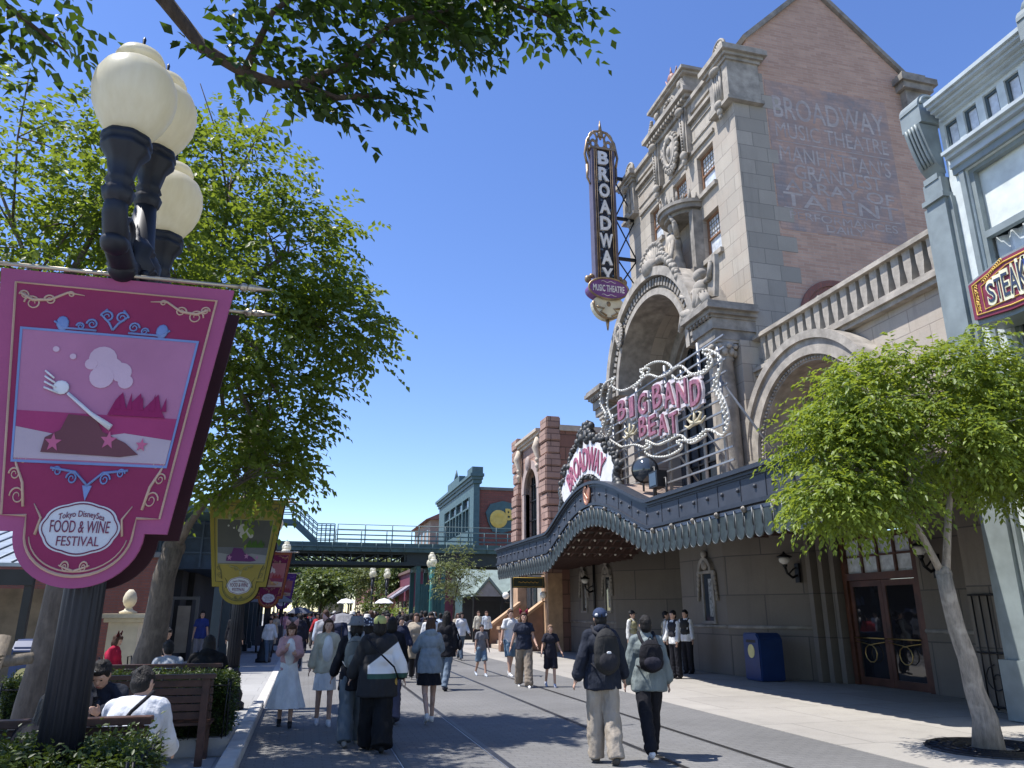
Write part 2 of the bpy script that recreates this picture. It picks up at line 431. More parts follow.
# painted wall advertisement, worn thin over the bricks
def worn(name, c, thr, base=(.36, .22, .18)):
    m, nt, b = new_mat(name); g = nt.nodes.new('ShaderNodeNewGeometry').outputs['Position']
    f = ramp(nt, noise(nt, 1.1, 9, g, .75), thr-.12, thr+.14)
    uv, pos = wallvec(nt); br = nt.nodes.new('ShaderNodeTexBrick'); nt.links.new(uv, br.inputs['Vector'])
    br.inputs['Scale'].default_value = 1; br.inputs['Brick Width'].default_value = .42; br.inputs['Row Height'].default_value = .1; br.inputs['Mortar Size'].default_value = .012
    br.inputs['Color1'].default_value = (1, 1, 1, 1); br.inputs['Color2'].default_value = (.75, .75, .75, 1); br.inputs['Mortar'].default_value = (.8, .8, .8, 1)
    o = mix(nt, f, c, base); o = mix(nt, .8, o, br.outputs[0], 'MULTIPLY'); nt.links.new(o, b.inputs[0]); b.inputs['Roughness'].default_value = .9
    bump(nt, b, math_n(nt, 'MULTIPLY', br.outputs['Fac'], -1.0), .5, .015); return m
m = MB(); m.box(13.0, 17.6, YA-.003, YA+.01, 12.75, 18.1)
pa = m.build('painted_advertisement', worn('worn_paint_dark', (.32, .28, .275), .5, (.56, .36, .27)), T)
m = MB()
rows = [('BROADWAY', 17.15, .8, 4.2), ('MUSIC THEATRE', 16.3, .55, 4.2), ("MANHATTAN'S", 15.45, .55, 4.1), ('GRANDEST', 14.85, .5, 3.2), ('ARRAY OF', 14.32, .4, 4.0), ('TALENT', 13.82, .46, 4.2), ('PERFORMANCES', 13.28, .27, 3.9), ('DAILY', 12.98, .25, 1.4)]
for s_, z, h, wd in rows:
    put_text(m, s_, (15.32, YA-.004, z), (1, 0, 0), (0, 0, 1), h, wd, extrude=.004/h, bold=0.0 if 'M' in s_ else .012)
for z in (15.86, 13.5): m.box(13.2, 17.45, YA-.007, YA-.003, z, z+.035)
m.build('painted_lettering', worn('worn_paint_pale', (.54, .475, .44), .53, (.36, .3, .29)), pa)
# windows
def sash(yc0, yc1, z0, z1, x=11.95, root=T, blind=True):
    m = MB(); t = .07
    for a, b, c, d in ((yc0, yc0+t, z0, z1), (yc1-t, yc1, z0, z1), (yc0+t, yc1-t, z0, z0+t), (yc0+t, yc1-t, z1-t, z1), (yc0+t, yc1-t, (z0+z1)/2-.03, (z0+z1)/2+.03)):
        m.box(x, x+.12, a, b, c, d)
    f = m.build('window_frame', wood, root)
    m = MB(); m.box(x+.06, x+.07, yc0+t, yc1-t, z0+t, z1-t); m.build('pane', glass if not blind else paleglass, f)
    m = MB()
    zz = (z0+z1)/2+.03
    for k in range(1, 6): yy = yc0+t+(yc1-yc0-2*t)*k/6; m.box(x+.035, x+.059, yy-.008, yy+.008, zz, z1-t)
    for k in range(1, 4): q = zz+(z1-t-zz)*k/4; m.box(x+.036, x+.058, yc0+t, yc1-t, q-.008, q+.008)
    m.build('leaded_bars', trim_d, f)
for i, (a, b, c, d) in enumerate(WIN):
    sash(a, b, c, d)
    m = MB(); m.box(11.68, 11.83, a-.1, b+.1, c-.16, c-.005); m.build('window_sill', trim, T)
# backing so that no window looks into daylight
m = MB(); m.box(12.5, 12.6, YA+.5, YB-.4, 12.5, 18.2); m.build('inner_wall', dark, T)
# belt courses, parapet, corner piers
m = MB()
m.box(11.72, 12.2, YA+1.2, YB-1.2, 16.78, 16.9)
m.box(11.66, 12.25, 18.55, 24.6, 18.0, 18.12)
m.box(11.72, 12.3, 18.55, 24.6, 18.35, 18.7); m.box(11.6, 12.4, 18.5, 24.65, 18.7, 18.86)
m.box(11.76, 12.2, 18.6, 20.1, 17.2, 17.28); m.box(11.76, 12.2, 22.9, 24.6, 17.2, 17.28); m.box(11.76, 12.2, 18.6, 20.1, 17.75, 17.83); m.box(11.76, 12.2, 22.9, 24.6, 17.75, 17.83)
m.build('parapet', trim, T)
for y0, y1 in ((YA-.1, 18.5), (24.7, YB+.1)):
    m = MB(); m.box(11.62, 12.75, y0, y1, 17.1, 18.5); m.box(11.54, 12.83, y0-.06, y1+.06, 17.02, 17.14)
    for k, (o, z0, z1) in enumerate(((.06, 18.5, 18.62), (.14, 18.62, 18.74), (.24, 18.74, 18.92), (.16, 18.92, 19.02))): m.box(11.62-o, 12.75+o, y0-o, y1+o, z0, z1)
    m.box(11.68, 12.2, y0+.1, y1-.1, 19.02, 19.16)
    yc = (y0+y1)/2
    # shell ornament on top
    for k in range(9):
        a = R(-80+20*k); m.cone((11.85, yc, 19.16), (11.78, yc+.33*math.sin(a), 19.16+.12+.36*math.cos(a)), .05, .06, 6)
    m.tube([(11.75, yc+.36*math.cos(R(t)), 19.28+.38*math.sin(R(t))) for t in range(-20, 201, 20)], .045, 6)
    # hanging fluted strip with drop
    yp = yc
    for k in range(4): m.tube([(11.6, yp-.18+.12*k, 17.25), (11.57, yp-.18+.12*k, 18.35)], .05, 6)
    m.ball((11.52, yp, 18.4), (.16, .26, .14)); m.ball((11.56, yp, 17.15), (.13, .2, .16)); m.ball((11.58, yp, 16.93), (.09, .12, .14)); m.ball((11.6, yp, 16.75), (.06, .08, .1))
    m.build('corner_pier', trim, T)
# central pavilion with strips, cartouche and attic
m = MB()
for yp in (20.35, 22.55):
    m.box(11.6, 11.8, yp-.2, yp+.2, 16.9, 18.75)
    for k in range(2): m.tube([(11.58, yp-.08+.16*k, 17.0), (11.56, yp-.08+.16*k, 18.5)], .055, 6)
    for k in range(12): m.ball((11.53, yp, 17.0+k*.12), .045, 6, 4)
    m.ball((11.5, yp, 18.6), (.16, .2, .17)); m.ball((11.55, yp, 16.85), (.13, .17, .17)); m.ball((11.57, yp, 16.62), (.1, .1, .15)); m.ball((11.6, yp, 16.42), (.06, .06, .12))
m.box(11.7, 12.4, 19.95, 22.95, 18.1, 18.85)
m.box(11.5, 12.6, 19.85, 23.05, 18.95, 19.1); m.box(11.36, 12.7, 19.72, 23.18, 19.1, 19.28); m.box(11.6, 12.5, 19.95, 22.95, 18.85, 18.95)
for k in range(15): m.box(11.42, 11.6, 19.98+k*.2, 20.08+k*.2, 18.86, 18.96)
m.build('pavilion', trim, T)
m = MB(); m.box(11.75, 12.5, 20.25, 22.65, 19.28, 20.2); m.box(11.62, 12.62, 20.1, 22.8, 20.2, 20.3); m.box(11.52, 12.7, 20.0, 22.9, 20.3, 20.42)
for yp in (20.5, 22.4): m.box(11.68, 11.76, yp-.14, yp+.14, 19.35, 20.15); m.ball((11.66, yp, 19.95), (.07, .16, .14)); m.ball((11.66, yp, 19.5), (.06, .1, .14))
m.tube([(11.72, 21.45+.42*math.cos(t*PI/8), 19.75+.28*math.sin(t*PI/8)) for t in range(16)], .05, 6, closed=True)
for k in range(10): m.ball((11.7, 21.45+.3*math.cos(k*.63), 19.75+.18*math.sin(k*.63)), .07, 6, 5)
for yy in (20.05, 22.85):
    for k in range(6): m.ball((11.6, yy+.03*k*(1 if yy < 21 else -1), 19.38+.1*k), .13-.012*k, 8, 6)
m.build('attic', trim, T)
m = MB()
for k in range(16):
    t = k/15.0*2-1; m.ball((11.9, 21.45+t*.95, 20.5+.28*(1-t*t)), (.1, .11, .12), 6, 5)
m.ball((11.9, 21.45, 20.95), (.14, .22, .26)); m.cone((11.9, 21.45, 21.1), (11.9, 21.45, 21.5), .07, .015, 6)
for sx in (-1, 1): m.cone((11.9, 21.45+sx*.25, 20.8), (11.9, 21.45+sx*.45, 21.2), .08, .02, 6)
m.build('roof_crest', plain('crest_paint', (.3, .14, .11), .6, var=.5, scale=9), T)
def cartouche(y, z, x, s, name='cartouche', mat=trim):
    m = MB(); rr = random.Random(int(z*10))
    m.ball((x, y, z), (.1*s, .34*s, .48*s)); m.tube([(x-.04*s, y+.42*s*math.cos(t*PI/9), z+.6*s*math.sin(t*PI/9)) for t in range(18)], .09*s, 6, closed=True)
    for k in range(22):
        a = k*2*PI/22; m.ball((x-.03*s, y+(.5+.08*rr.random())*s*math.cos(a), z+(.68+.1*rr.random())*s*math.sin(a)), (.09*s, (.08+.08*rr.random())*s, (.08+.08*rr.random())*s), 6, 5)
    m.ball((x-.08*s, y, z+.55*s), (.12*s, .16*s, .2*s)); m.ball((x-.1*s, y, z), (.08*s, .12*s, .22*s))
    for k in range(5): m.ball((x-.02*s, y+(k-2)*.13*s, z-.75*s-.06*s*(2-abs(k-2))), (.08*s, .09*s, .15*s), 6, 5)
    return m.build(name, mat, T)
cartouche(21.45, 17.75, 11.66, .95)
# niche, canopy and statue
m = MB(); AY, AZn = 20.85, 14.72
m.prism([(11.8, AY-1.0)]+[(11.8-.95*math.sin(R(t)), AY-1.0*math.cos(R(t))) for t in range(10, 171, 10)]+[(11.8, AY+1.0)], 'z', AZn-.08, AZn+.08)
m.prism([(11.8, AY-1.07)]+[(11.8-1.03*math.sin(R(t)), AY-1.07*math.cos(R(t))) for t in range(10, 171, 10)]+[(11.8, AY+1.07)], 'z', AZn+.08, AZn+.2)
m.prism([(11.8, AY-.85)]+[(11.8-.8*math.sin(R(t)), AY-.85*math.cos(R(t))) for t in range(10, 171, 10)]+[(11.8, AY+.85)], 'z', AZn-.2, AZn-.08)
for k in range(13):
    t = R(10+160*k/12); m.cone((11.8-.9*math.sin(t), AY-.95*math.cos(t), AZn+.2), (11.8-.93*math.sin(t), AY-.98*math.cos(t), AZn+.42+.14*(k % 2)), .06, .03, 6)
m.box(11.45, 11.8, AY-.95, AY-.7, 12.35, AZn-.2); m.box(11.45, 11.8, AY+.7, AY+.95, 12.35, AZn-.2); m.box(11.3, 11.8, AY-1.05, AY+1.05, 12.2, 12.36)
m.build('niche_canopy', trim_d, T)
m = MB(); sx, sy, sz = 11.25, 20.95, 12.35
m.lathe([(.46, 0), (.42, .35), (.33, .8), (.27, 1.1), (.3, 1.35), (.25, 1.6), (.1, 1.72), (.075, 1.8)], (sx, sy, sz), 20, flute=.14, fn=9)
m.ball((sx-.02, sy+.02, sz+1.97), (.15, .14, .19)); m.ball((sx+.05, sy, sz+2.02), (.17, .18, .18)); m.ball((sx+.1, sy, sz+1.85), (.12, .12, .14)); m.cone((sx-.12, sy+.02, sz+1.97), (sx-.18, sy+.03, sz+1.95), .03, .02, 6)
m.cone((sx, sy-.28, sz+1.55), (sx-.2, sy-.5, sz+1.9), .11, .08); m.cone((sx-.2, sy-.5, sz+1.9), (sx-.25, sy-.3, sz+2.25), .075, .05)
m.cone((sx, sy+.28, sz+1.52), (sx-.3, sy+.36, sz+1.15), .11, .08); m.cone((sx-.3, sy+.36, sz+1.15), (sx-.46, sy+.1, sz+1.25), .075, .05)
for k in range(4): m.cone((sx-.2, sy-.35+.2*k, sz+1.3), (sx-.4, sy-.3+.2*k, sz+.1), .06, .1, 6)
m.build('statue', trim, T)
# great arch: archivolt ring, barrel, dentils, tympanum window
m = MB(); XF = 10.62
m.strip(arc(AC, AZ, AO, 180, 0, 48), arc(AC, AZ, AO-.3, 180, 0, 48), 'x', XF-.1, X0)
m.strip(arc(AC, AZ, AO-.3, 180, 0, 48), arc(AC, AZ, AI+.22, 180, 0, 48), 'x', XF+.2, X0)
m.strip(arc(AC, AZ, AI+.22, 180, 0, 48), arc(AC, AZ, AI, 180, 0, 48), 'x', XF+.02, 13.4)
m.build('arch_ring', trim, T)
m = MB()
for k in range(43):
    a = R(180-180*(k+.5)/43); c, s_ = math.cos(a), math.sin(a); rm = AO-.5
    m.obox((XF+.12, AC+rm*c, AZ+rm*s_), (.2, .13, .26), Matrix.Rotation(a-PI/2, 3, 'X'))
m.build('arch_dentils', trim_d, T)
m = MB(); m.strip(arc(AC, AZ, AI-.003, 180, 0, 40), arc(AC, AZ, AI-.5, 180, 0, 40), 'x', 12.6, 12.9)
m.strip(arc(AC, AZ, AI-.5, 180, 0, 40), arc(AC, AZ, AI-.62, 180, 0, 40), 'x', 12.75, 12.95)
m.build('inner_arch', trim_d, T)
m = MB(); m.prism([(AC-AI, 4.4), (AC+AI, 4.4)]+arc(AC, AZ, AI, 0, 180, 30), 'x', 13.0, 13.05)
fr = m.build('arch_window', glass, T)
m = MB()
for k in range(-3, 4): m.box(12.93, 12.99, AC+k*.62-.035, AC+k*.62+.035, 4.5, AZ+math.sqrt(max(0, 2.15**2-(k*.62)**2)))
for z in (5.5, 6.6, 7.7, 8.8, 9.9, 10.9): m.box(12.935, 12.985, AC-2.1, AC+2.1, z-.03, z+.03)
m.build('mullions', black_m, fr)
for a_ in (AC-AI-.25, AC+AI): m = MB(); m.box(12.3, 13.35, a_, a_+.25, 4.0, AZ); m.build('arch_jamb', stone, T)
# crest over the arch crown, scallop fan
m = MB(); cy, cz = 21.55, AZ+AO
for k in range(11):
    a = R(-75+15*k); m.cone((10.9, cy, cz-.1), (10.72, cy+.8*math.sin(a), cz+.1+.62*math.cos(a)), .09, .1, 7); m.ball((10.68, cy+.86*math.sin(a), cz+.14+.68*math.cos(a)), .1, 7, 5)
m.ball((10.6, cy, cz), (.25, .45, .3))
for k in range(9): m.ball((10.6, cy-.75-.15*k, cz-.05-.02*k*k*.9), (.16, .14, .15), 6, 5); m.ball((10.55, cy-.75-.15*k, cz+.12-.02*k*k*.9), (.08, .09, .1), 6, 5)
m.build('arch_crest', trim, T)
cartouche(24.3, 11.6, 10.55, .55, 'arch_cartouche')
# reclining figure on the near entablature
m = MB(); fx, fy, fz = 10.75, 18.35, 10.1
m.cone((fx, fy+.25, fz+.25), (fx, fy+.1, fz+.8), .27, .3, 10); m.ball((fx-.05, fy+.2, fz+1.28), (.16, .17, .2)); m.ball((fx+.02, fy+.16, fz+1.34), (.18, .19, .17)); m.cone((fx, fy+.15, fz+.9), (fx-.03, fy+.18, fz+1.2), .1, .09)
m.cone((fx, fy+.2, fz+.25), (fx-.25, fy-.35, fz+.45), .22, .17); m.cone((fx-.25, fy-.35, fz+.45), (fx-.2, fy-.5, fz+.05), .17, .1)
m.cone((fx, fy+.35, fz+.2), (fx-.2, fy+.95, fz+.3), .2, .14); m.cone((fx-.2, fy+.95, fz+.3), (fx-.2, fy+1.25, fz-.1), .13, .08)
m.cone((fx, fy-.15, fz+.95), (fx-.1, fy-.5, fz+.9), .11, .08); m.cone((fx-.1, fy-.5, fz+.9), (fx-.1, fy-.62, fz+1.35), .08, .06)
m.cone((fx, fy+.35, fz+.95), (fx-.15, fy+.7, fz+.75), .11, .08); m.cone((fx-.15, fy+.7, fz+.75), (fx-.2, fy+1.05, fz+.95), .08, .06)
m.prism([(fy-.6, fz+.3), (fy-.75, fz+1.0), (fy-.78, fz+1.55), (fy-.62, fz+1.62), (fy-.35, fz+1.1), (fy-.2, fz+.4)], 'x', fx-.04, fx+.1)
for k in range(6): m.cone((fx-.2+.03*k, fy-.3+.12*k, fz+.35), (fx-.28, fy-.2+.1*k, fz+.05), .07, .05, 6)
m.build('reclining_figure', trim, T)
# paired entablatures and columns at the arch springing
for yc, d in ((18.0, 1), (26.3, 1)):
    m = MB(); a, b = yc-.5, yc+.62
    m.box(10.42, X0, a, b, 9.3, 9.62); m.box(10.5, X0, a+.06, b-.06, 9.02, 9.3)
    for o, z0, z1 in ((.04, 9.62, 9.7), (.14, 9.7, 9.82), (.26, 9.82, 9.95), (.2, 9.95, 10.06)): m.box(10.42-o, X0, a-o, b+o, z0, z1)
    for k in range(6): m.box(10.3, 10.42, a+.02+k*.19, a+.12+k*.19, 9.62, 9.7)
    m.build('entablature', trim_d, T)
    m = MB(); c = (10.92, yc-.05, 0)
    m.lathe([(.44, 4.2), (.44, 4.75), (.36, 4.8), (.41, 4.9), (.34, 5.0), (.33, 6.0), (.31, 7.6), (.28, 8.45), (.33, 8.5), (.29, 8.56)], c, 20)
    cl = m.build('column', trim_d, T)
    m = MB(); m.box(10.56, 11.3, yc-.42, yc+.32, 8.94, 9.02)
    m.lathe([(.3, 8.5), (.3, 8.7), (.4, 8.94)], c, 16)
    for k in range(10):
        t = k*2*PI/10; m.ball((c[0]+.34*math.cos(t), c[1]+.34*math.sin(t), 8.68), (.09, .09, .12), 6, 5); m.ball((c[0]+.4*math.cos(t+.3), c[1]+.4*math.sin(t+.3), 8.84), .085, 6, 5)
    m.build('capital', trim, cl)
for a_, b_ in ((17.5, 19.3), (AC+AI+.2, 26.6)): m = MB(); m.box(11.25, X0, a_, b_, 4.0, 9.02); m.build('porch_pier', stone, T)
# side wing with its own arch and balustrade
WC, WZ, WO, WI = 15.1, 5.55, 2.72, 2.0; WY0 = 9.9
m = MB()
m.prism([(WY0, 4.3), (WC-WI, 4.3)]+[(y, z) for y, z in arc(WC, WZ, WI, 180, 0, 30)]+[(WC+WI, 4.3), (YA-.006, 4.3), (YA-.006, 7.95), (WY0, 7.95)], 'x', X0+.002, 12.3)
m.build('wing_wall', stone, T)
m = MB(); m.box(12.3, 17, WY0, YA-.01, 7.6, 7.9); m.box(16.6, 17, WY0, YA-.01, 0, 7.6); m.build('wing_roof', slate, T)
m = MB()
m.strip(arc(WC, WZ, WO, 180, 0, 40), arc(WC, WZ, WO-.2, 180, 0, 40), 'x', 11.22, X0)
m.strip(arc(WC, WZ, WO-.2, 180, 0, 40), arc(WC, WZ, WI+.14, 180, 0, 40), 'x', 11.3, X0)
m.strip(arc(WC, WZ, WI+.14, 180, 0, 40), arc(WC, WZ, WI, 180, 0, 40), 'x', 11.42, 12.8)
for y0, y1 in ((WC-WO-.35, WC-WI), (WC+WI, WC+WO+.0)): m.box(11.2, X0, y0, y1, WZ-.16, WZ-.002)
for k in range(60):
    a = R(180*(k+.5)/60); m.ball((11.4, WC+(WI+.07)*math.cos(a), WZ+(WI+.07)*math.sin(a)), .045, 6, 4)
m.build('wing_arch', trim, T)
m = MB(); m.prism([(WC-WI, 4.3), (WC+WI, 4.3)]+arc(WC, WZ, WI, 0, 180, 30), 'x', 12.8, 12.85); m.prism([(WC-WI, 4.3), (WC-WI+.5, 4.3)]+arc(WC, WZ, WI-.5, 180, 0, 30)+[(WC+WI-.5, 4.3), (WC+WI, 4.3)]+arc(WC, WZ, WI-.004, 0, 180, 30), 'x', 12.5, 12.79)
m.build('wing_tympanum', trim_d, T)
m = MB()
for k in range(-2, 3): m.box(12.74, 12.798, WC+k*.5-.12, WC+k*.5+.12, 4.4, WZ+math.sqrt(max(0, 1.4**2-(k*.5)**2)))
m.build('wing_window', glass, T)
for yc in (WC-WI-.36, WC+WI+.36):
    m = MB(); m.lathe([(.22, 3.9), (.2, 4.4), (.18, 5.05), (.22, 5.1), (.3, 5.38)], (11.5, yc, 0), 16)
    for k in range(8): m.ball((11.5+.22*math.cos(k*.8), yc+.22*math.sin(k*.8), 5.22), .08, 6, 5)
    m.build('wing_column', trim, T)
m = MB()
m.box(11.62, 12.3, WY0, YA-.01, 7.95, 8.06); m.box(11.54, 12.3, WY0, YA-.01, 8.06, 8.16); m.box(11.66, 12.25, WY0, YA-.01, 8.16, 8.28)
m.box(11.62, 11.98, WY0, YA-.01, 9.02, 9.1); m.box(11.66, 11.94, WY0, YA-.01, 9.1, 9.16)
m.build('balustrade_rail', trim, T)
k = 0; y = WY0+.2; bal = None
while y < YA-.1:
    if bal is None:
        m = MB(); m.prism([(y-.05, 8.28), (y+.05, 8.28), (y+.1, 8.62), (y+.11, 9.02), (y-.11, 9.02), (y-.1, 8.62)], 'x', 11.72, 11.9)
        bal = m.build('baluster', trim, T); by = y
    else:
        c = bal.copy(); col.objects.link(c); c.location = (0, y-by, 0)
    y += .335
m = MB(); m.strip(arc(14.6, 9.9, 1.3, 180, 0, 24), arc(14.6, 9.9, 1.12, 180, 0, 24), 'y', YA-.06, YA+.05)
m.prism([(13.48, 8.3), (15.72, 8.3)]+arc(14.6, 9.9, 1.1, 0, 180, 20), 'y', YA-.02, YA+.02)
m.build('blind_arch', blocks('arch_brick', (.3, .12, .09), (.24, .1, .08), (.2, .12, .1), .1, .3), T)

# ---------------- ground floor
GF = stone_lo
m = MB()
def face(pts, z0, z1, x_back):   # polyline in plan -> wall solid
    for a, b in zip(pts[:-1], pts[1:]):
        d = Vector((b[0]-a[0], b[1]-a[1])); n = Vector((-d.y, d.x)).normalized()*.3
        if n.x < 0: n = -n
        m.add([(a[0], a[1], z0), (b[0], b[1], z0), (b[0], b[1], z1), (a[0], a[1], z1), (a[0]+n.x, a[1]+n.y, z0), (b[0]+n.x, b[1]+n.y, z0), (b[0]+n.x, b[1]+n.y, z1), (a[0]+n.x, a[1]+n.y, z1)],
              [(0, 1, 2, 3), (4, 7, 6, 5), (0, 3, 7, 4), (1, 5, 6, 2), (3, 2, 6, 7), (0, 4, 5, 1)])
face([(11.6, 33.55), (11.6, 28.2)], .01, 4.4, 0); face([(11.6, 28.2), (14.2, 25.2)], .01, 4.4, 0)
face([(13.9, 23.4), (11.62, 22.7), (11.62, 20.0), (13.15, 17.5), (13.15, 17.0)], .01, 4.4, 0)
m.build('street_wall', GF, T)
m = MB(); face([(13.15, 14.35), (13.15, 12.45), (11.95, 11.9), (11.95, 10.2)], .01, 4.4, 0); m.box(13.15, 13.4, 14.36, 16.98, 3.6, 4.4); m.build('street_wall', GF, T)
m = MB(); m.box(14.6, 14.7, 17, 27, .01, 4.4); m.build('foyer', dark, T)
m = MB(); m.box(11.56, 16.6, 9.92, 33.5, 4.41, 4.455); m.build('sun_blocking_ceiling', dark, T)  # slab added to stop sun leaking through the arch onto walls below
for a, b in (((11.6, 33.5), (11.6, 28.2)), ((11.62, 22.7), (11.62, 20.0)), ((11.62, 20.0), (13.15, 17.5)), ((13.15, 14.35), (13.15, 12.45))):
    m = MB(); m.tube([(a[0]-.0, a[1], 1.3), (b[0]-.0, b[1], 1.3)], .05, 6); m.build('ledge', trim_d, T)
# stepped jamb by the doors
m = MB()
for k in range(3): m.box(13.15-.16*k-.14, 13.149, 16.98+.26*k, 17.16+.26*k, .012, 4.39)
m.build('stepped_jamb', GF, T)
def ornate_niche(y, z, x=11.6, s=1.0):
    m = MB()
    m.box(x-.05, x-.002, y-.36*s, y-.26*s, z, z+1.35*s); m.box(x-.05, x-.002, y+.26*s, y+.36*s, z, z+1.35*s); m.box(x-.07, x-.002, y-.4*s, y+.4*s, z-.08, z); m.box(x-.1, x-.002, y-.45*s, y+.45*s, z+1.35*s, z+1.43*s)
    m.strip(arc(y, z+1.43*s, .4*s, 180, 0, 16), arc(y, z+1.43*s, .27*s, 180, 0, 16), 'x', x-.13, x-.002)
    m.ball((x-.1, y, z+1.6*s), (.08, .15*s, .15*s)); m.ball((x-.1, y, z+1.92*s), (.08, .12*s, .12*s))
    for sg in (-1, 1):
        for k in range(6): m.ball((x-.06, y+sg*(.46+.02*k)*s, z+(1.35-.14*k)*s), (.06, .09*s*(1-k*.1), .1*s), 6, 5)
    f = m.build('poster_case', trim_d, T)
    m = MB(); m.box(x-.012, x-.004, y-.26*s, y+.26*s, z, z+1.35*s); m.build('case_glass', glass, f)
    m = MB(); m.box(x-.016, x-.013, y-.2*s, y+.0*s, z+.12, z+1.2*s); m.build('poster', plain('poster_paper', (.3, .3, .28), .5, var=.5, scale=12), f)
ornate_niche(20.95, 1.45, 11.62); ornate_niche(28.9, 1.75, 11.6, .95); ornate_niche(31.6, 1.75, 11.6, .95)
m = MB(); m.tube([(11.5, 30.2, .02), (11.5, 30.2, 4.4)], .06, 8); m.build('downpipe', black_m, T)
# entrance doors
mah = plain('mahogany', (.1, .04, .024), .4, var=.3)
brass = plain('brass', (.55, .38, .14), .3, .9)
m = MB(); x = 13.2; y0, y1 = 14.4, 16.95
for a, b, c, d in ((y0, y0+.14, .01, 3.55), (y1-.14, y1, .01, 3.55), (y0+.14, y1-.14, 2.45, 2.62), (y0+.14, y1-.14, 3.42, 3.55)): m.box(x, x+.18, a, b, c, d)
fr = m.build('door_frame', mah, T)
m = MB(); m.box(x+.1, x+.12, y0+.14, y1-.14, 2.62, 3.42); m.build('transom_glass', paleglass, fr)
m = MB()
for k in range(1, 4): yy = y0+.14+(y1-y0-.28)*k/4; m.box(x+.04, x+.099, yy-.03, yy+.03, 2.62, 3.42)
m.box(x+.045, x+.098, y0+.14, y1-.14, 3.0, 3.05); m.build('transom_bars', mah, fr)
for a, b in ((y0+.15, (y0+y1)/2-.005), ((y0+y1)/2+.005, y1-.15)):
    m = MB(); 
    for p, q, c, d in ((a, a+.12, .02, 2.44), (b-.12, b, .02, 2.44), (a+.12, b-.12, .02, .2), (a+.12, b-.12, 2.3, 2.44)): m.box(x+.06, x+.12, p, q, c, d)
    dr = m.build('door', mah, T)
    m = MB(); m.box(x+.085, x+.095, a+.12, b-.12, .2, 2.3); m.build('door_glass', glassmat('door_glass', (.015, .015, .018), .03, .9), dr)
    m = MB(); m.tube([(x+.0, a+.06, 1.1), (x-.0, b-.06, 1.1)], .018, 6); m.tube([(x+.0, a+.06, 1.02), (x+.0, (a+b)/2, .95), (x+.0, b-.06, 1.02)], .012, 6)
    m.tube([(x, (a+b)/2+.2*math.cos(t*.63), .75+.2*math.sin(t*.63)) for t in range(10)], .013, 6, closed=True)
    m.build('door_handle', brass, dr)
# ---------------- marquee (canopy over the pavement)
marq = plain('marquee_blue_grey', (.042, .047, .06), .55, var=.12, dirt=.3)
marq_d = plain('marquee_dark', (.026, .03, .04), .5, var=.15)
pat = plain('glass_shade_green', (.035, .047, .045), .5, var=.3, scale=8)
tile_g = plain('marquee_roof', (.33, .25, .2), .85, dirt=.4)
Q = thing('theatre_marquee', 'long blue-grey riveted marquee with a raised centre curve and green glass shades', 'marquee', (11.6, 21.9, 0))
XM = 8.3; M0, M1 = 10.7, 34.1; K0, K1 = 17.75, 26.4; KC = (K0+K1)/2
def mz(y):   # height of the fascia's top edge
    if y <= K0 or y >= K1: return 4.42
    t = (y-K0)/(K1-K0); s_ = math.sin(PI*t)
    return 4.42+1.12*s_**1.25
ys = [M0+(K0-M0)*i/8 for i in range(8)]+[K0+(K1-K0)*i/40 for i in range(40)]+[K1+(M1-K1)*i/8 for i in range(9)]
def band(m, off0, off1, x0, x1): return m.strip([(y, mz(y)+off1) for y in ys], [(y, mz(y)+off0) for y in ys], 'x', x0, x1)
m = MB(); band(m, -.62, -.12, XM, XM+.25); m.build('fascia', marq, Q)
m = MB(); band(m, -.12, -.05, XM-.06, XM+.25); band(m, -.05, .04, XM-.12, XM+.3); band(m, -.7, -.62, XM-.06, XM+.25); band(m, -.16, -.12, XM-.025, XM+.25); m.build('cornice', marq_d, Q)
m = MB()
y = M0+.3
while y < M1:
    z = mz(y); m.ball((XM-.015, y, z-.37), .045, 8, 5); y += .62 if not K0 < y < K1 else .55
m.build('rivets', marq, Q)
m = MB()
for y in [M0+.9*k for k in range(28)]:
    if y < M1: m.box(XM-.012, XM+.01, y-.012, y+.012, mz(y)-.61, mz(y)-.17)
m.build('panel_joints', marq_d, Q)
m = MB(); band(m, -.8, -.73, XM-.0, XM+.05); m.build('shade_rail', plain('pale_rail', (.25, .27, .3), .5), Q)
for k in range(24):
    y = M0+.5+k*1.05
    if y > M1: break
    z = mz(y)-.76; m = MB(); m.ball((XM-.02, y, z), (.06, .075, .08), 8, 6); m.ball((XM-.06, y, z), (.04, .04, .045), 6, 5); m.build('rosette', plain('rosette_metal', (.2, .18, .15), .5, .3), Q)
# glass shades: each a tongue; one mesh carries the repeating fringe
m = MB(); y = M0+.18; w_ = .33
while y < M1-.2:
    z = mz(y)-.8; L = .52; a = .145
    pl = [(y-a, z), (y-a, z-L+.14)]+[(y+a*math.cos(t), z-L+.14+.16*math.sin(t)) for t in [PI+PI*q/8 for q in range(1, 8)]]+[(y+a, z-L+.14), (y+a, z)]
    m = MB(); m.prism(pl, 'x', XM+.0, XM+.025); m.build('glass_shade', pat, Q); y += w_
m = MB(); y = M0+.18
while y < M1-.2:
    z = mz(y)-.8; L = .52; a = .15
    m.tube([(XM-.005, y-a, z), (XM-.005, y-a, z-L+.14)]+[(XM-.005, y+a*math.cos(t), z-L+.14+.16*math.sin(t)) for t in [PI+PI*q/6 for q in range(1, 6)]]+[(XM-.005, y+a, z-L+.14), (XM-.005, y+a, z)], .012, 4)
    m.tube([(XM-.02, y+w_/2, z+.04), (XM-.02, y+w_/2, z-.3)], .018, 4); y += w_
m.build('fringe_frames', plain('fringe_metal', (.09, .1, .105), .45, .5), Q)
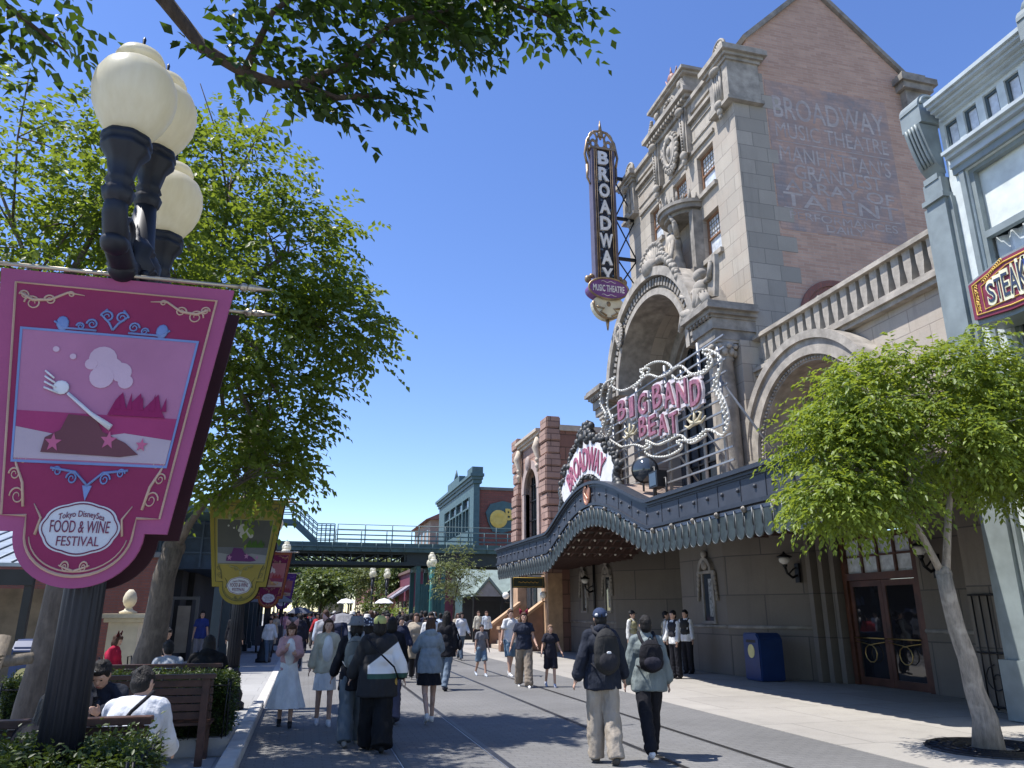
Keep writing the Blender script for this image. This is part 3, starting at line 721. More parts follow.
# roof and coffered soffit
m = MB(); m.strip([(y, mz(y)-.02) for y in ys], [(y, mz(y)-.1) for y in ys], 'x', XM+.3, 11.6); m.build('roof_deck', tile_g, Q)
sof = plain('soffit_dark', (.05, .042, .038), .7)
m = MB(); m.strip([(y, mz(y)-.62) for y in ys], [(y, mz(y)-.7) for y in ys], 'x', XM+.25, 11.6); m.build('soffit', sof, Q)
m = MB()
for i in range(1, 11): m.strip([(y, mz(y)-.7) for y in ys], [(y, mz(y)-.8) for y in ys], 'x', XM+.25+i*.3-.03, XM+.25+i*.3+.03)
y = M0+.3
while y < M1: m.box(XM+.26, 11.59, y-.03, y+.03, mz(y)-.86, mz(y)-.69); y += .55
m.build('soffit_ribs', plain('soffit_rib', (.09, .05, .04), .6), Q)
m = MB()
for i in range(5):
    y = M0+.55
    while y < M1: m.ball((XM+.7+i*.6, y, mz(y)-.78), .05, 6, 5); y += .55
m.build('bulbs', plain('bulb', (.75, .7, .6), .3), Q)
for yy in (M0, M1-.1): m = MB(); m.box(XM+.3, 11.55, yy, yy+.1, 3.75, 4.3); m.build('end_panel', marq, Q)
# medallion on the crown
m = MB(); m.lathe([(.30, 0), (.32, .03), (.3, .06), (.25, .06), (.24, .04)], (0, 0, 0), 24); vs = [(XM-.02-p[2], KC+p[0]*.9, mz(KC)-.3+p[1]*1.15) for p in m.v]; mm = MB(); mm.add(vs, m.f)
md = mm.build('medallion', plain('copper', (.45, .2, .12), .45, .4), Q)
m = MB(); m.tube([(XM-.09, KC-.02+.13*math.sin(t*.5), mz(KC)-.3+.2-.045*t) for t in range(10)], .022, 6); m.build('monogram', plain('copper_pale', (.65, .4, .28), .4, .4), md)
# wall lanterns under the marquee
def lantern(y, x, z=2.95, label=''):
    t = thing('wall_lantern', label, 'lantern', (x, y, z), 'wall lanterns beside the theatre doors')
    m = MB(); m.box(x-.06, x, y-.09, y+.09, z-.55, z-.05); m.tube([(x-.03, y, z-.35), (x-.2, y, z-.42), (x-.36, y, z-.3), (x-.4, y, z-.15)], .035, 8); m.tube([(x-.03, y, z-.15), (x-.16, y, z-.2), (x-.3, y, z-.32)], .02, 6); m.build('bracket', black_m, t)
    m = MB(); m.lathe([(.03, -.16), (.07, -.12), (.06, -.08)], (x-.4, y, z), 12); m.lathe([(.2, .1), (.2, .13), (.12, .17), (.05, .2), (.02, .26)], (x-.4, y, z), 16); m.build('lamp_cap', black_m, t)
    m = MB(); m.lathe([(.05, -.08), (.13, -.02), (.15, .05), (.13, .1)], (x-.4, y, z), 16); m.build('lamp_glass', plain('milk_glass', (.75, .73, .66), .2), t)
lantern(13.75, 13.15, 2.95, 'black wall lantern on the stone pier nearer the blue building side of the doors')
lantern(18.1, 12.75, 3.0, 'black wall lantern on the slanted wall above the blue bin')
lantern(30.2, 11.5, 2.9, 'small black wall lantern on the downpipe between two poster cases')
t = thing('security_camera', 'small dark fixture standing behind the balustrade by the brick gable', 'fixture', (12.2, 15.2, 8.3))
m = MB(); m.tube([(12.2, 15.2, 8.0), (12.2, 15.2, 9.25)], .03, 6); m.build('stem', black_m, t); m = MB(); m.lathe([(.05, 9.2), (.12, 9.25), (.12, 9.45), (.05, 9.5)], (12.2, 15.2, 0), 12); m.build('lamp_head', black_m, t)

# ---------------- BROADWAY blade sign
B = thing('blade_sign', 'tall vertical BROADWAY sign with gilt scroll crown over a purple MUSIC THEATRE oval', 'sign', (11.8, 25.1, 12))
gilt = plain('gilt', (.3, .21, .12), .45, .5, var=.3); navy = plain('sign_navy', (.012, .016, .03), .35, var=.3); lilac = plain('sign_lilac', (.11, .095, .13), .5)
YS = 25.2; xa, xb = 9.98, 10.98; xc = (xa+xb)/2; zt, zb = 20.0, 14.1
m = MB(); m.box(xa+.12, xb-.12, YS-.14, YS+.14, zb, zt); pn = m.build('panel', navy, B)
m = MB()
for a, b in ((xa, xa+.12), (xb-.12, xb)): m.box(a, b, YS-.2, YS+.2, zb, zt)
m.build('side_case', lilac, B)
m = MB()
for x_ in (xa+.12, xb-.12, xa+.2, xb-.2): m.tube([(x_, YS-.2, zb), (x_, YS-.2, zt)], .022, 5)
m.build('gilt_lines', gilt, B)
letm = plain('letter_silver', (.78, .76, .72), .35, .1)
m = MB(); n = 8
for i, ch in enumerate('BROADWAY'):
    z = zt-.42-(zt-zb-.55)*i/7*.985
    put_text(m, ch, (xc, YS-.19, z), (1, 0, 0), (0, 0, 1), .56, .46 if ch != 'W' else .56, extrude=.08, bold=.05)
m.build('lettering', letm, pn)
rr = random.Random(5); m = MB()
for k in range(60):
    x_ = rr.uniform(xa+.22, xb-.22); z = rr.uniform(zb+.1, zt-.1); m.ball((x_, YS-.15, z), (.06, .02, .05), 6, 4)
o = m.build('panel_scrolls', plain('scroll_blue', (.1, .14, .2), .4), pn); o['kind'] = 'stuff'
m = MB()
for sg in (-1, 1):
    for (rx, rz_, cz) in ((.28, .5, 20.0), (.2, .35, 20.55), (.12, .2, 20.35)):
        m.tube([(xc+sg*(.34+rx*math.cos(t*PI/10)*.9), YS, cz+rz_*math.sin(t*PI/10)) for t in range(20)], .045, 6, closed=True)
    m.tube([(xc+sg*.62, YS, 19.3), (xc+sg*.72, YS, 19.8), (xc+sg*.6, YS, 20.5), (xc+sg*.3, YS, 20.95), (xc, YS, 21.0)], .055, 6)
    m.tube([(xc+sg*.62, YS, 19.3), (xc+sg*.64, YS, 18.7), (xc+sg*.52, YS, 18.4)], [.07, .05, .03], 6)
    m.tube([(xc, YS, 20.1), (xc+sg*.25, YS, 20.45), (xc+sg*.1, YS, 20.75), (xc, YS, 20.6)], .04, 6)
m.cone((xc, YS, 20.9), (xc, YS, 21.5), .1, .02, 8); m.ball((xc, YS, 20.85), (.13, .1, .16))
m.box(xa-.05, xb+.05, YS-.22, YS+.22, zt, zt+.09); m.build('scroll_crown', gilt, B)
m = MB(); m.add([(xc+.8*math.cos(t*PI/18), YS+s_*.25, 13.72+.42*math.sin(t*PI/18)) for s_ in (-1, 1) for t in range(36)], [tuple(range(36)), tuple(range(36, 72))[::-1]]+[(i, 36+i, 36+(i+1) % 36, (i+1) % 36) for i in range(36)])
ov = m.build('name_oval', plain('sign_purple', (.17, .06, .2), .4), B)
m = MB(); m.tube([(xc+.82*math.cos(t*PI/18), YS-.25, 13.72+.44*math.sin(t*PI/18)) for t in range(36)], .04, 6, closed=True); m.build('oval_rim', gilt, ov)
m = MB(); put_text(m, 'MUSIC THEATRE', (xc, YS-.255, 13.72), (1, 0, 0), (0, 0, 1), .26, 1.3, extrude=.05, bold=.02)
m.tube([(xc-.3+.06*k, YS-.26, 14.0+.03*math.sin(k*1.2)) for k in range(11)], .012, 4); m.tube([(xc-.3+.06*k, YS-.26, 13.44+.03*math.sin(k*1.2)) for k in range(11)], .012, 4)
m.build('oval_lettering', letm, ov)
m = MB(); m.prism([(xc+.62*math.cos(R(t)), 13.15+.62*math.sin(R(t))*(1.05 if t > 180 else .5)) for t in range(0, 360, 12)], 'y', YS-.18, YS+.18)
cr = m.build('clock_disc', plain('cream_enamel', (.6, .55, .4), .4, var=.15), B)
m = MB(); m.tube([(xc+.64*math.cos(R(t)), YS-.19, 13.15+.66*math.sin(R(t))) for t in range(180, 361, 12)], .05, 6); m.ball((xc, YS-.16, 13.1), (.1, .05, .12)); m.cone((xc, YS, 12.55), (xc, YS, 12.1), .09, .03, 6)
for sg in (-1, 1): m.tube([(xc+sg*.1, YS-.2, 12.6), (xc+sg*.35, YS-.2, 12.75), (xc+sg*.2, YS-.2, 12.9), (xc+sg*.5, YS-.2, 12.95)], .04, 6)
for sg in (-1, 1): m.ball((xc+sg*.75, YS, 14.15), (.14, .12, .16)); m.ball((xc+sg*.6, YS, 14.3), (.1, .1, .1))
m.build('scroll_drop', gilt, B)
m = MB()
for z in (18.85, 17.0, 15.2): m.obox(((xb+11.85)/2, YS, z), (11.9-xb, .1, .12))
for z0, z1 in ((18.85, 17.0), (17.0, 15.2), (15.2, 13.9)):
    m.tube([(xb, YS, z0), (11.85, YS, z1)], .03, 5); m.tube([(xb, YS, z1), (11.85, YS, z0)], .03, 5)
m.build('bracket_truss', black_m, B)

# ---------------- BIG BAND BEAT roof sign
G = thing('roof_sign', 'openwork BIG BAND BEAT sign with pink letters and white bulb scrolls above the marquee', 'sign', (9.3, 18.9, 4.6))
XB = 9.3; y0, y1, zb, zt = 15.5, 23.0, 5.1, 8.0
alu = plain('sign_tube', (.3, .31, .32), .5, .5)
m = MB()
for k in range(12): z = zb-.3+k*.31; m.box(XB+.1, XB+.14, y0-.15, y1+.1, z-.022, z+.022)
for k in range(8):
    y = y0+.3+k*(y1-y0-.6)/7; m.tube([(XB+.2, y, 4.35), (XB+.2, y, 8.5 if k in (1, 3, 5) else 8.05)], .045, 6)
    if k % 2 == 0: m.tube([(XB+.2, y, 7.2), (X0-.3, y, 4.5)], .03, 6)
m.build('support_grid', alu, G)
bulb = plain('bulb_white', (.82, .81, .74), .35, var=.08)
m = MB(); trk = MB()
def scroll(pts):
    # Catmull-Rom through (y, z) with a double row of bulbs
    P = [Vector((p[0], p[1])) for p in pts]; out = []
    for i in range(len(P)-1):
        p0, p1, p2, p3 = P[max(i-1, 0)], P[i], P[i+1], P[min(i+2, len(P)-1)]
        for s_ in range(12):
            t = s_/12; out.append(.5*((2*p1)+(-p0+p2)*t+(2*p0-5*p1+4*p2-p3)*t*t+(-p0+3*p1-3*p2+p3)*t**3))
    out.append(P[-1]); trk.tube([(XB, q.x, q.y) for q in out], .034, 6)
    d = 0
    for a, b in zip(out[:-1], out[1:]):
        d += (b-a).length
        if d > .12: d = 0; m.ball((XB-.035, b.x, b.y), .038, 6, 4)
SP = lambda a, b: (lambda v: (v.y, v.z))(atX(590+a*200/591, 240+b*260/768, XB))   # spot on the sign's plane
for pts in ([(75, 405), (42, 430), (32, 480), (48, 520), (36, 570), (60, 590), (95, 612)],
            [(75, 405), (60, 440), (52, 490), (66, 540), (52, 585)],
            [(75, 405), (66, 430), (95, 445), (135, 428), (160, 400), (150, 385), (175, 380), (170, 400)],
            [(150, 430), (158, 385), (190, 362), (225, 362), (243, 380), (232, 395), (205, 405), (170, 400), (130, 440)],
            [(243, 385), (270, 372), (300, 395), (340, 385), (352, 350), (335, 330), (352, 325), (385, 345), (388, 370), (376, 400)],
            [(243, 400), (262, 412), (300, 400), (335, 395), (362, 365), (350, 335)],
            [(376, 400), (368, 435), (385, 470), (398, 510), (404, 550), (392, 578), (350, 560), (310, 590), (268, 592)],
            [(388, 370), (378, 430), (400, 480), (412, 530), (404, 570)],
            [(95, 612), (135, 605), (160, 612), (172, 600), (168, 592), (200, 605), (235, 592), (268, 577), (300, 600), (345, 575)],
            [(168, 600), (182, 610), (165, 622), (180, 638), (225, 640), (265, 622), (272, 605), (258, 598), (268, 592)]):
    scroll([SP(a, b) for a, b in pts])
fr = trk.build('scroll_frame', plain('bulb_channel', (.45, .44, .4), .45), G); o = m.build('scroll_bulbs', plain('bulb_cream', (.74, .72, .63), .2, var=.2), fr); o['kind'] = 'stuff'
pink = plain('letter_pink', (.3, .11, .15), .5, var=.3, scale=9); cream = plain('letter_cream', (.66, .6, .6), .5)
def outlined(parent, x, words):
    for s_, (a1, b1), (a2, b2), h in words:
        p, q = atX(590+a1*200/591, 240+b1*260/768, x), atX(590+a2*200/591, 240+b2*260/768, x); n = len(s_); y_ = p.y
        for i, ch in enumerate(s_):
            f = (i+.5)/n; yy = p.y+(q.y-p.y)*f; z = p.z+(q.z-p.z)*f; wd = abs(q.y-p.y)/n*.86*(.55 if ch == 'I' else 1)
            a = MB(); put_text(a, ch, (x, yy, z), (0, -1, 0), (0, 0, 1), h, wd, extrude=.05, bold=.07)
            for zz in (-.44, .44, -.02): 
                if ch in 'BDNAT' and not (ch == 'T' and zz < .4): a.box(x-.03, x+.03, yy-wd*.5, yy+wd*.5*(.9 if ch != 'D' else .6), z+zz*h-.05, z+zz*h+.05) if zz != -.02 else None
            o = a.build('letter', cream, parent); b = MB(); put_text(b, ch, (x-.06, yy, z), (0, -1, 0), (0, 0, 1), h*.9, wd*.86, extrude=.05, bold=.02); b.build('letter_face', pink, o)
outlined(G, XB, [('BIG', (85, 505), (178, 480), .68), ('BAND', (188, 462), (340, 446), .74), ('BEAT', (148, 552), (270, 538), .62)])
for c in ((118, 570), (310, 535)):
    a = SP(*c); m = MB(); yy, zz = a
    for sg in (-1, 1):
        m.tube([(XB, yy, zz-.05), (XB, yy+sg*.2, zz+.0), (XB, yy+sg*.36, zz+.14), (XB, yy+sg*.2, zz+.2)], [.06, .05, .04, .02], 6); m.tube([(XB, yy, zz-.05), (XB, yy+sg*.35, zz-.1), (XB, yy+sg*.55, zz+.0)], [.05, .04, .02], 6)
    m.tube([(XB, yy, zz-.1), (XB, yy, zz+.3)], [.07, .02], 6); m.build('gold_flourish', plain('flourish', (.55, .48, .32), .5), G)
# spotlights on the marquee roof
for (y, z, lab) in ((19.0, 5.5, 'large round black floodlight on the marquee roof under the pink sign'), (18.35, 5.1, 'small square black floodlight on the marquee roof beside the round one')):
    t = thing('floodlight', lab, 'floodlight', (8.9, y, 4.5)); m = MB()
    if z > 5.2:
        m.tube([(9.1, y+.3, z), (8.95, y+.12, z), (8.78, y-.12, z-.04)], [.2, .34, .38], 18)
        m.build('housing', black_m, t)
        m = MB(); m.tube([(8.776, y-.125, z-.041), (8.77, y-.133, z-.042)], .33, 18); m.build('lens', glass, t)
    else: m.box(8.75, 9.05, y-.26, y+.26, z-.22, z+.22); m.build('housing', black_m, t); m = MB(); m.box(8.74, 8.75, y-.2, y+.2, z-.17, z+.17); m.build('lens', glass, t)
    m = MB(); m.tube([(8.95, y+.38, z), (8.95, y+.38, 4.45)], .03, 6); m.tube([(8.95, y-.38, z), (8.95, y-.38, 4.45)], .03, 6); m.tube([(8.95, y-.38, z), (8.95, y+.38, z)], .02, 6); m.build('yoke', black_m, t)
# ---------------- arched BROADWAY sign with sculpted frame
A = thing('arched_sign', 'arched white BROADWAY sign with red letters in a dark leafy frame on the marquee crown', 'sign', (8.6, KC, 5.2))
KA = 22.95; XA = 8.55; AR = 3.0; az = 3.8; half = 54
top = arc(KA, az, 3.25, 90+half, 90-half, 30); bot = arc(KA, az, 2.2, 90+half, 90-half, 30)
# the board flares at the ends and peaks at the middle
top = [(p[0], p[1]+(.42 if abs(i-15) < 2 else .22 if abs(i-15) < 4 else 0)) for i, p in enumerate(top)]
m = MB(); m.strip(top, bot, 'x', XA, XA+.1); bd = m.build('board', plain('sign_white', (.72, .7, .68), .5, var=.1), A)
m = MB()
def wp(X, Y):
    a = X/2.65; r_ = 2.7+Y*(1.0+.18*math.cos(a*2)); return (r_*math.sin(a), r_*math.cos(a)-2.7)
put_text(m, 'BROADWAY', (XA-.01, KA, az+2.7), (0, -1, 0), (0, 0, 1), .62, 3.55, extrude=.04, bold=.03, warp=wp)
m.build('board_lettering', plain('letter_red', (.34, .09, .14), .5), bd)
m = MB(); rr = random.Random(9)
for i, p in enumerate(top):
    for q in range(3): m.ball((XA+.05+rr.uniform(-.08, .08), p[0]+rr.uniform(-.12, .12), p[1]+rr.uniform(.0, .3)), (rr.uniform(.06, .13), rr.uniform(.07, .16), rr.uniform(.07, .16)), 6, 5)
for i, p in enumerate(bot):
    for q in range(2): m.ball((XA+.05+rr.uniform(-.05, .05), p[0]+rr.uniform(-.1, .1), p[1]-rr.uniform(.0, .16)), (rr.uniform(.05, .1), rr.uniform(.05, .12), rr.uniform(.05, .1)), 6, 5)
for sg in (-1, 1):
    for k in range(9): m.ball((XA+.05, KA+sg*(2.55+.08*math.sin(k)), 5.0+.11*k), (.14, .2-.012*k, .17), 7, 5)
    m.cone((XA, KA+sg*.3, 7.1), (XA, KA+sg*.2, 7.4), .16, .12, 8); m.ball((XA, KA+sg*.2, 7.5), (.12, .12, .14))
m.build('leafy_frame', plain('dark_sculpture', (.07, .07, .065), .5, .2, var=.5, scale=8), A)
# ================================================================ pale blue shop front at the right
pb = plain('pale_blue_plaster', (.56, .61, .6), .7, var=.1, scale=5, bmp=.35, bscale=14, dirt=.2); gb = plain('grey_blue_trim', (.21, .245, .245), .5, var=.12, dirt=.25); gbl = plain('light_blue_trim', (.42, .47, .485), .5, var=.1, dirt=.2); gd = plain('dark_teal_trim', (.06, .085, .095), .5)
S = thing('shop_building', 'pale blue plaster shop building with scrolled consoles and small square attic windows', 'building', (11.4, 6, 0))
XS = 11.4
BY1 = 10.12
ATT = [(9.72-.45*k, 10.02-.45*k, 10.25, 10.82) for k in range(0, 16)]
m = MB(); wall_holes(m, 'x', XS, XS+.4, -3, BY1, .9, 11.0, ATT+[(5.9, 9.75, 7.35, 9.65), (5.9, 9.5, 4.4, 7.15), (5.4, 9.4, 1.2, 3.6)]); m.build('wall', pb, S)
m = MB(); m.box(XS-.05, XS+.4, -3, BY1, .02, .9); m.build('plinth', plain('plinth_white', (.55, .55, .53), .7, dirt=.3), S)
m = MB(); m.box(XS+.4, XS+6, -3, BY1, .02, 10.4); m.build('rear_wall', gd, S)
m = MB()   # cornices
for o, z0, z1 in ((.08, 9.87, 9.97), (.18, 9.97, 10.05), (.26, 10.05, 10.12), (.12, 9.79, 9.87)): m.box(XS-o, XS-.002, -3, BY1-.15, z0, z1)
m.build('lower_cornice', gbl, S)
m = MB()
for o, z0, z1 in ((.08, 10.9, 10.97), (.16, 10.97, 11.03), (.26, 11.03, 11.1), (.34, 11.1, 11.17), (.4, 11.17, 11.25)): m.box(XS-o, XS+.4, -3, BY1-.1, z0, z1)
m.build('upper_cornice', gbl, S)
m = MB(); m.box(XS-.06, XS-.002, -3, BY1-.15, 9.66, 9.79); m.build('frieze', gb, S)
for h in ATT:
    m = MB(); a, b, c, d = h
    for p, q, z0, z1 in ((a, a+.05, c, d), (b-.05, b, c, d), (a+.05, b-.05, c, c+.05), (a+.05, b-.05, d-.05, d)): m.box(XS+.05, XS+.12, p, q, z0, z1)
    f = m.build('attic_window', gd, S); m = MB(); m.box(XS+.09, XS+.1, a+.05, b-.05, c+.05, d-.05); m.build('pane', paleglass, f)
for (a, b, c, d) in ((5.9, 9.5, 4.4, 7.15), (5.4, 9.4, 1.2, 3.6)):
    m = MB()
    for p, q, z0, z1 in ((a, a+.1, c, d), (b-.1, b, c, d), (a+.1, b-.1, c, c+.1), (a+.1, b-.1, d-.1, d), ((a+b)/2-.04, (a+b)/2+.04, c+.1, d-.1), (a+.9, a+.96, c+.1, d-.1), (b-.96, b-.9, c+.1, d-.1)): m.box(XS+.1, XS+.2, p, q, z0, z1)
    f = m.build('window', gb, S); m = MB(); m.box(XS+.16, XS+.17, a+.1, b-.1, c+.1, d-.1); m.build('pane', glass, f)
# upper big window: blank panel above, curtained panel
m = MB(); m.box(XS+.2, XS+.24, 5.9, 9.75, 8.32, 9.65); m.build('blank_panel', plain('panel_white', (.62, .66, .62), .6), S)
m = MB()
for p, q, z0, z1 in ((5.9, 6.0, 7.35, 9.65), (9.65, 9.75, 7.35, 9.65), (6.0, 9.65, 9.57, 9.65), (6.0, 9.65, 8.2, 8.33), (6.0, 9.65, 7.35, 7.43)): m.box(XS+.06, XS+.18, p, q, z0, z1)
f = m.build('window', gb, S)
m = MB(); n = 90
pts = [(XS+.3+.05*math.sin(k*.9)+.02*math.sin(k*2.3), 6.0+3.65*k/n) for k in range(n+1)]
m.add([(x_, y_, z) for z in (7.4, 8.22) for x_, y_ in pts], [(i, i+1, n+2+i, n+1+i) for i in range(n)], True); m.build('curtain', plain('curtain', (.55, .6, .63), .8), f)
m = MB(); m.box(XS-.05, XS-.002, 5.75, 5.895, 4.3, 9.65); m.box(XS-.05, XS-.002, 9.755, 9.86, 4.3, 9.65); m.box(XS-.06, XS-.002, -3, 9.5, 7.16, 7.34); m.build('window_casing', gb, S)
def console(y0, y1, z):
    m = MB(); m.box(XS-.42, XS+.1, y0-.05, y1+.05, z+.98, z+1.35)
    m.prism([(XS, z-.1)]+[(XS-.08-.36*(t/8.0)**.6, z+.96*t/8) for t in range(9)]+[(XS, z+.96)], 'y', y0, y1)
    for k in range(4):
        yy = y0+.08+(y1-y0-.16)*k/3; m.tube([(XS-.1-.36*(t/8.0)**.6, yy, z+.96*t/8) for t in range(1, 9)], .03, 5)
    m.prism([(XS-.44, z+1.35), (XS+.1, z+1.35)]+[(XS-.17+.27*math.cos(R(t)), z+1.35+.3*math.sin(R(t))) for t in range(0, 181, 15)], 'y', y0-.04, y1+.04)
    m.tube([(XS-.17+.2*math.cos(R(t)), y0-.06, z+1.38+.2*math.sin(R(t))) for t in range(0, 181, 15)], .03, 5)
    m.ball((XS-.17, (y0+y1)/2, z+1.6), (.24, .28, .2)) if y1 < 9 else None
    m.box(XS-.2, XS, y0+.03, y1-.03, z-.22, z-.1); m.build('console', gb, S)
console(10.16, 10.56, 9.95); console(7.45, 7.85, 9.95)
m = MB(); m.box(XS-.18, XS+.4, 10.14, 10.58, .95, 9.75); m.box(XS-.1, XS+.1, 10.06, 10.14, .95, 9.3); m.box(XS-.1, XS+.4, 10.58, 10.72, .95, 9.3); m.box(XS-.24, XS+.4, 10.1, 10.62, 9.3, 9.4)
m.box(XS-.24, XS+.4, 10.04, 10.72, .02, .95); m.build('pilaster', gb, S)
m = MB(); m.box(XS+.0, XS+.4, BY1, 10.135, .9, 9.3); m.build('pilaster_return', gb, S)
# dark grille gate between theatre and shop
t = thing('iron_gate', 'black iron scroll gate in the gap between the theatre and the pale blue shop', 'gate', (11.95, 11.0, 0)); m = MB()
for k in range(7): m.tube([(11.9, 10.75+.17*k, .05), (11.9, 10.75+.17*k, 2.0)], .015, 5)
for z in (.1, 1.0, 2.0): m.tube([(11.9, 10.7, z), (11.9, 11.85, z)], .02, 5)
m.build('bars', black_m, t)
m = MB()
for cy_ in (11.0, 11.5): m.tube([(11.88, cy_+(.05+.016*q)*math.cos(q*.6), .55+(.05+.016*q)*math.sin(q*.6)) for q in range(14)], .012, 5)
m.build('scrollwork', black_m, t)
# painted fascia sign on a bracketed box
K = thing('shop_sign', 'angled maroon fascia sign with gold scrollwork and large outlined letters on the pale blue shop', 'sign', (10.9, 8.5, 6.7))
maroon = plain('maroon', (.2, .025, .05), .45, var=.15); gold = plain('gold_paint', (.72, .48, .1), .45, var=.1)
zl, zh = 6.5, 7.3
m = MB(); m.prism([(9.55, zl-.02), (9.55, zl+.62), (8.85, zh), (6.2, zh), (5.5, zl+.62), (5.5, zl-.02), (6.2, zl-.1), (8.85, zl-.1)], 'x', 10.72, 10.78); bd = m.build('board', maroon, K)
m = MB(); m.prism([(9.62, zl-.1), (9.62, zl+.68), (8.87, zh+.07), (6.18, zh+.07), (5.43, zl+.68), (5.43, zl-.1), (6.18, zl-.18), (8.87, zl-.18)], 'x', 10.785, XS-.002); m.build('sign_box', gb, K)
m = MB(); o = [(9.47, zl+.04), (9.47, zl+.58), (8.82, zh-.07), (6.23, zh-.07), (5.58, zl+.58), (5.58, zl+.04), (6.23, zl-.03), (8.82, zl-.03)]
m.tube([(10.712, a, b) for a, b in o], .014, 4, closed=True); o2 = [(9.3, zl+.08), (9.3, zl+.5), (8.78, zh-.14), (6.27, zh-.14), (5.75, zl+.5), (5.75, zl+.08)]
m.tube([(10.712, a, b) for a, b in o2], .01, 4, closed=True)
for k in range(14): m.tube([(10.712, 9.41-.0*k+.03*math.cos(q*.8+k), zl+.08+.035*k+.03*math.sin(q*.8)) for q in range(6)], .009, 4)
for k in range(12): m.tube([(10.712, 9.25-.035*k+.03*math.cos(q*.8), zl+.56+.02*k+.03*math.sin(q*.8)) for q in range(6)], .009, 4)
m.build('gold_border', gold, bd)
m = MB(); m2 = MB(); m3 = MB()
yy = 9.2
for ch, wd, h in (('S', .14, .3), ('T', .13, .34), ('E', .12, .38), ('A', .16, .42), ('K', .16, .46)):
    yy -= wd/2+.004; z = zl+.3+.2*(9.3-yy)*.45
    put_text(m, ch, (10.708, yy, z), (0, -1, 0), (0, 0, 1), h+.1, wd+.04, extrude=.02, bold=.06); put_text(m2, ch, (10.695, yy, z), (0, -1, 0), (0, 0, 1), h+.02, wd-.01, extrude=.02, bold=.0); yy -= wd/2+.01
yy = 8.33
for ch, wd, h in (('L', .26, .5),):
    put_text(m, ch, (10.708, yy, zl+.36), (0, -1, 0), (0, 0, 1), h+.06, wd+.05, extrude=.02, bold=.06); put_text(m3, ch, (10.695, yy, zl+.36), (0, -1, 0), (0, 0, 1), h-.02, wd, extrude=.02, bold=.03)
m.build('letter_outline', plain('letter_ivory', (.75, .72, .5), .5), bd); m2.build('lettering', plain('letter_navy', (.03, .045, .09), .5), bd); m3.build('large_letter', plain('letter_blue', (.03, .06, .25), .5), bd)

# ================================================================ brownstone with arched window and stairs
rust = blocks('red_sandstone', (.3, .155, .11), (.235, .12, .088), (.12, .07, .05), 1.1, .62, .03, .9, .9, .35); rust_p = blocks('pink_sandstone', (.43, .28, .22), (.33, .205, .16), (.16, .1, .08), .9, .62, .03, .9, .8, .3)
tanst = plain('tan_stone', (.5, .32, .19), .85, var=.15, bmp=.4, dirt=.3); cap_st = plain('cap_stone', (.5, .42, .33), .8, dirt=.35)
W = thing('brownstone_building', 'reddish rusticated sandstone building with tall arched window beyond the marquee', 'building', (10.7, 33.6, 0))
XW = 10.75; WY = 33.62; WE = 39.8; ZT = 10.4
m = MB(); cyw = 36.7; hw = 1.15
m.prism([(34.7, 4.2), (cyw-hw, 4.2)]+[(y_, z_) for y_, z_ in arc(cyw, 7.6, hw, 180, 0, 20)]+[(cyw+hw, 4.2), (38.8, 4.2), (38.8, ZT-.4), (34.7, ZT-.4)], 'x', XW, XW+.5)
m.build('front_wall', rust_p, W)
m = MB(); m.box(XW+.5, 16, WY, WY+.4, .02, ZT-.3); m.box(15.6, 16, WY+.4, WE, .02, ZT-.3); m.box(XW+.5, 15.6, WE-.4, WE, .02, ZT-.3); m.build('side_wall', rust, W)
rr = random.Random(4)
for (a, b) in ((WY-.06, 34.7), (38.8, WE+.06)):     # rock-faced piers, block by block
    z = 3.4; m = MB()
    while z < ZT+.3:
        o = rr.uniform(-.08, .08); m.box(XW-.2-o, XW+.55, a-o*.6, b+o*.6, z, z+.58); z += .62
    m.build('rusticated_pier', rust_p, W, bevel=.05)
for a_, b_ in ((WY-.02, 34.65), (38.85, WE)): m = MB(); m.box(XW-.18, XW+.5, a_, b_, .02, 3.4); m.build('pier_base', tanst, W)
m = MB(); m.strip(arc(cyw, 7.6, hw+.42, 180, 0, 20), arc(cyw, 7.6, hw, 180, 0, 20), 'x', XW-.12, XW+.2); m.box(XW-.1, XW+.2, cyw-hw-.35, cyw-hw, 4.3, 7.59); m.box(XW-.1, XW+.2, cyw+hw, cyw+hw+.35, 4.3, 7.59)
m.ball((XW-.2, cyw, 9.0), (.15, .25, .4)); m.build('window_surround', plain('grey_pink_stone', (.4, .31, .27), .85, dirt=.4), W)
m = MB(); m.prism([(cyw-hw, 4.2), (cyw+hw, 4.2)]+arc(cyw, 7.6, hw, 0, 180, 20), 'x', XW+.3, XW+.34); wn = m.build('arched_window', glass, W)
m = MB()
for k in range(-2, 3): m.box(XW+.22, XW+.29, cyw+k*.4-.03, cyw+k*.4+.03, 4.2, 7.6+math.sqrt(max(0, hw**2-(k*.4)**2)))
for z in (5.2, 6.2, 7.2, 8.0): m.box(XW+.225, XW+.285, cyw-hw, cyw+hw, z-.025, z+.025)
m.build('mullions', black_m, wn)
m = MB()
for o, z0, z1 in ((.1, ZT-.4, ZT-.25), (.22, ZT-.25, ZT-.1), (.36, ZT-.1, ZT+.05)): m.box(XW-o, XW+.5, 34.75, 38.75, z0, z1)
m.box(XW+.5, 16.1, WY-.08, WY+.5, ZT-.3, ZT-.02); m.build('cornice', cap_st, W)
for yb in (35.0, 38.5):
    m = MB()
    m.tube([(XW-.15, yb, ZT-.4), (XW-.3, yb, ZT-.9), (XW-.12, yb, ZT-1.5), (XW-.2, yb, ZT-2.1)], [.16, .2, .12, .06], 8)
    for k in range(5): m.ball((XW-.2, yb, ZT-.6-.3*k), (.14, .2-.02*k, .14), 6, 5)
    m.build('carved_bracket', cap_st, W)
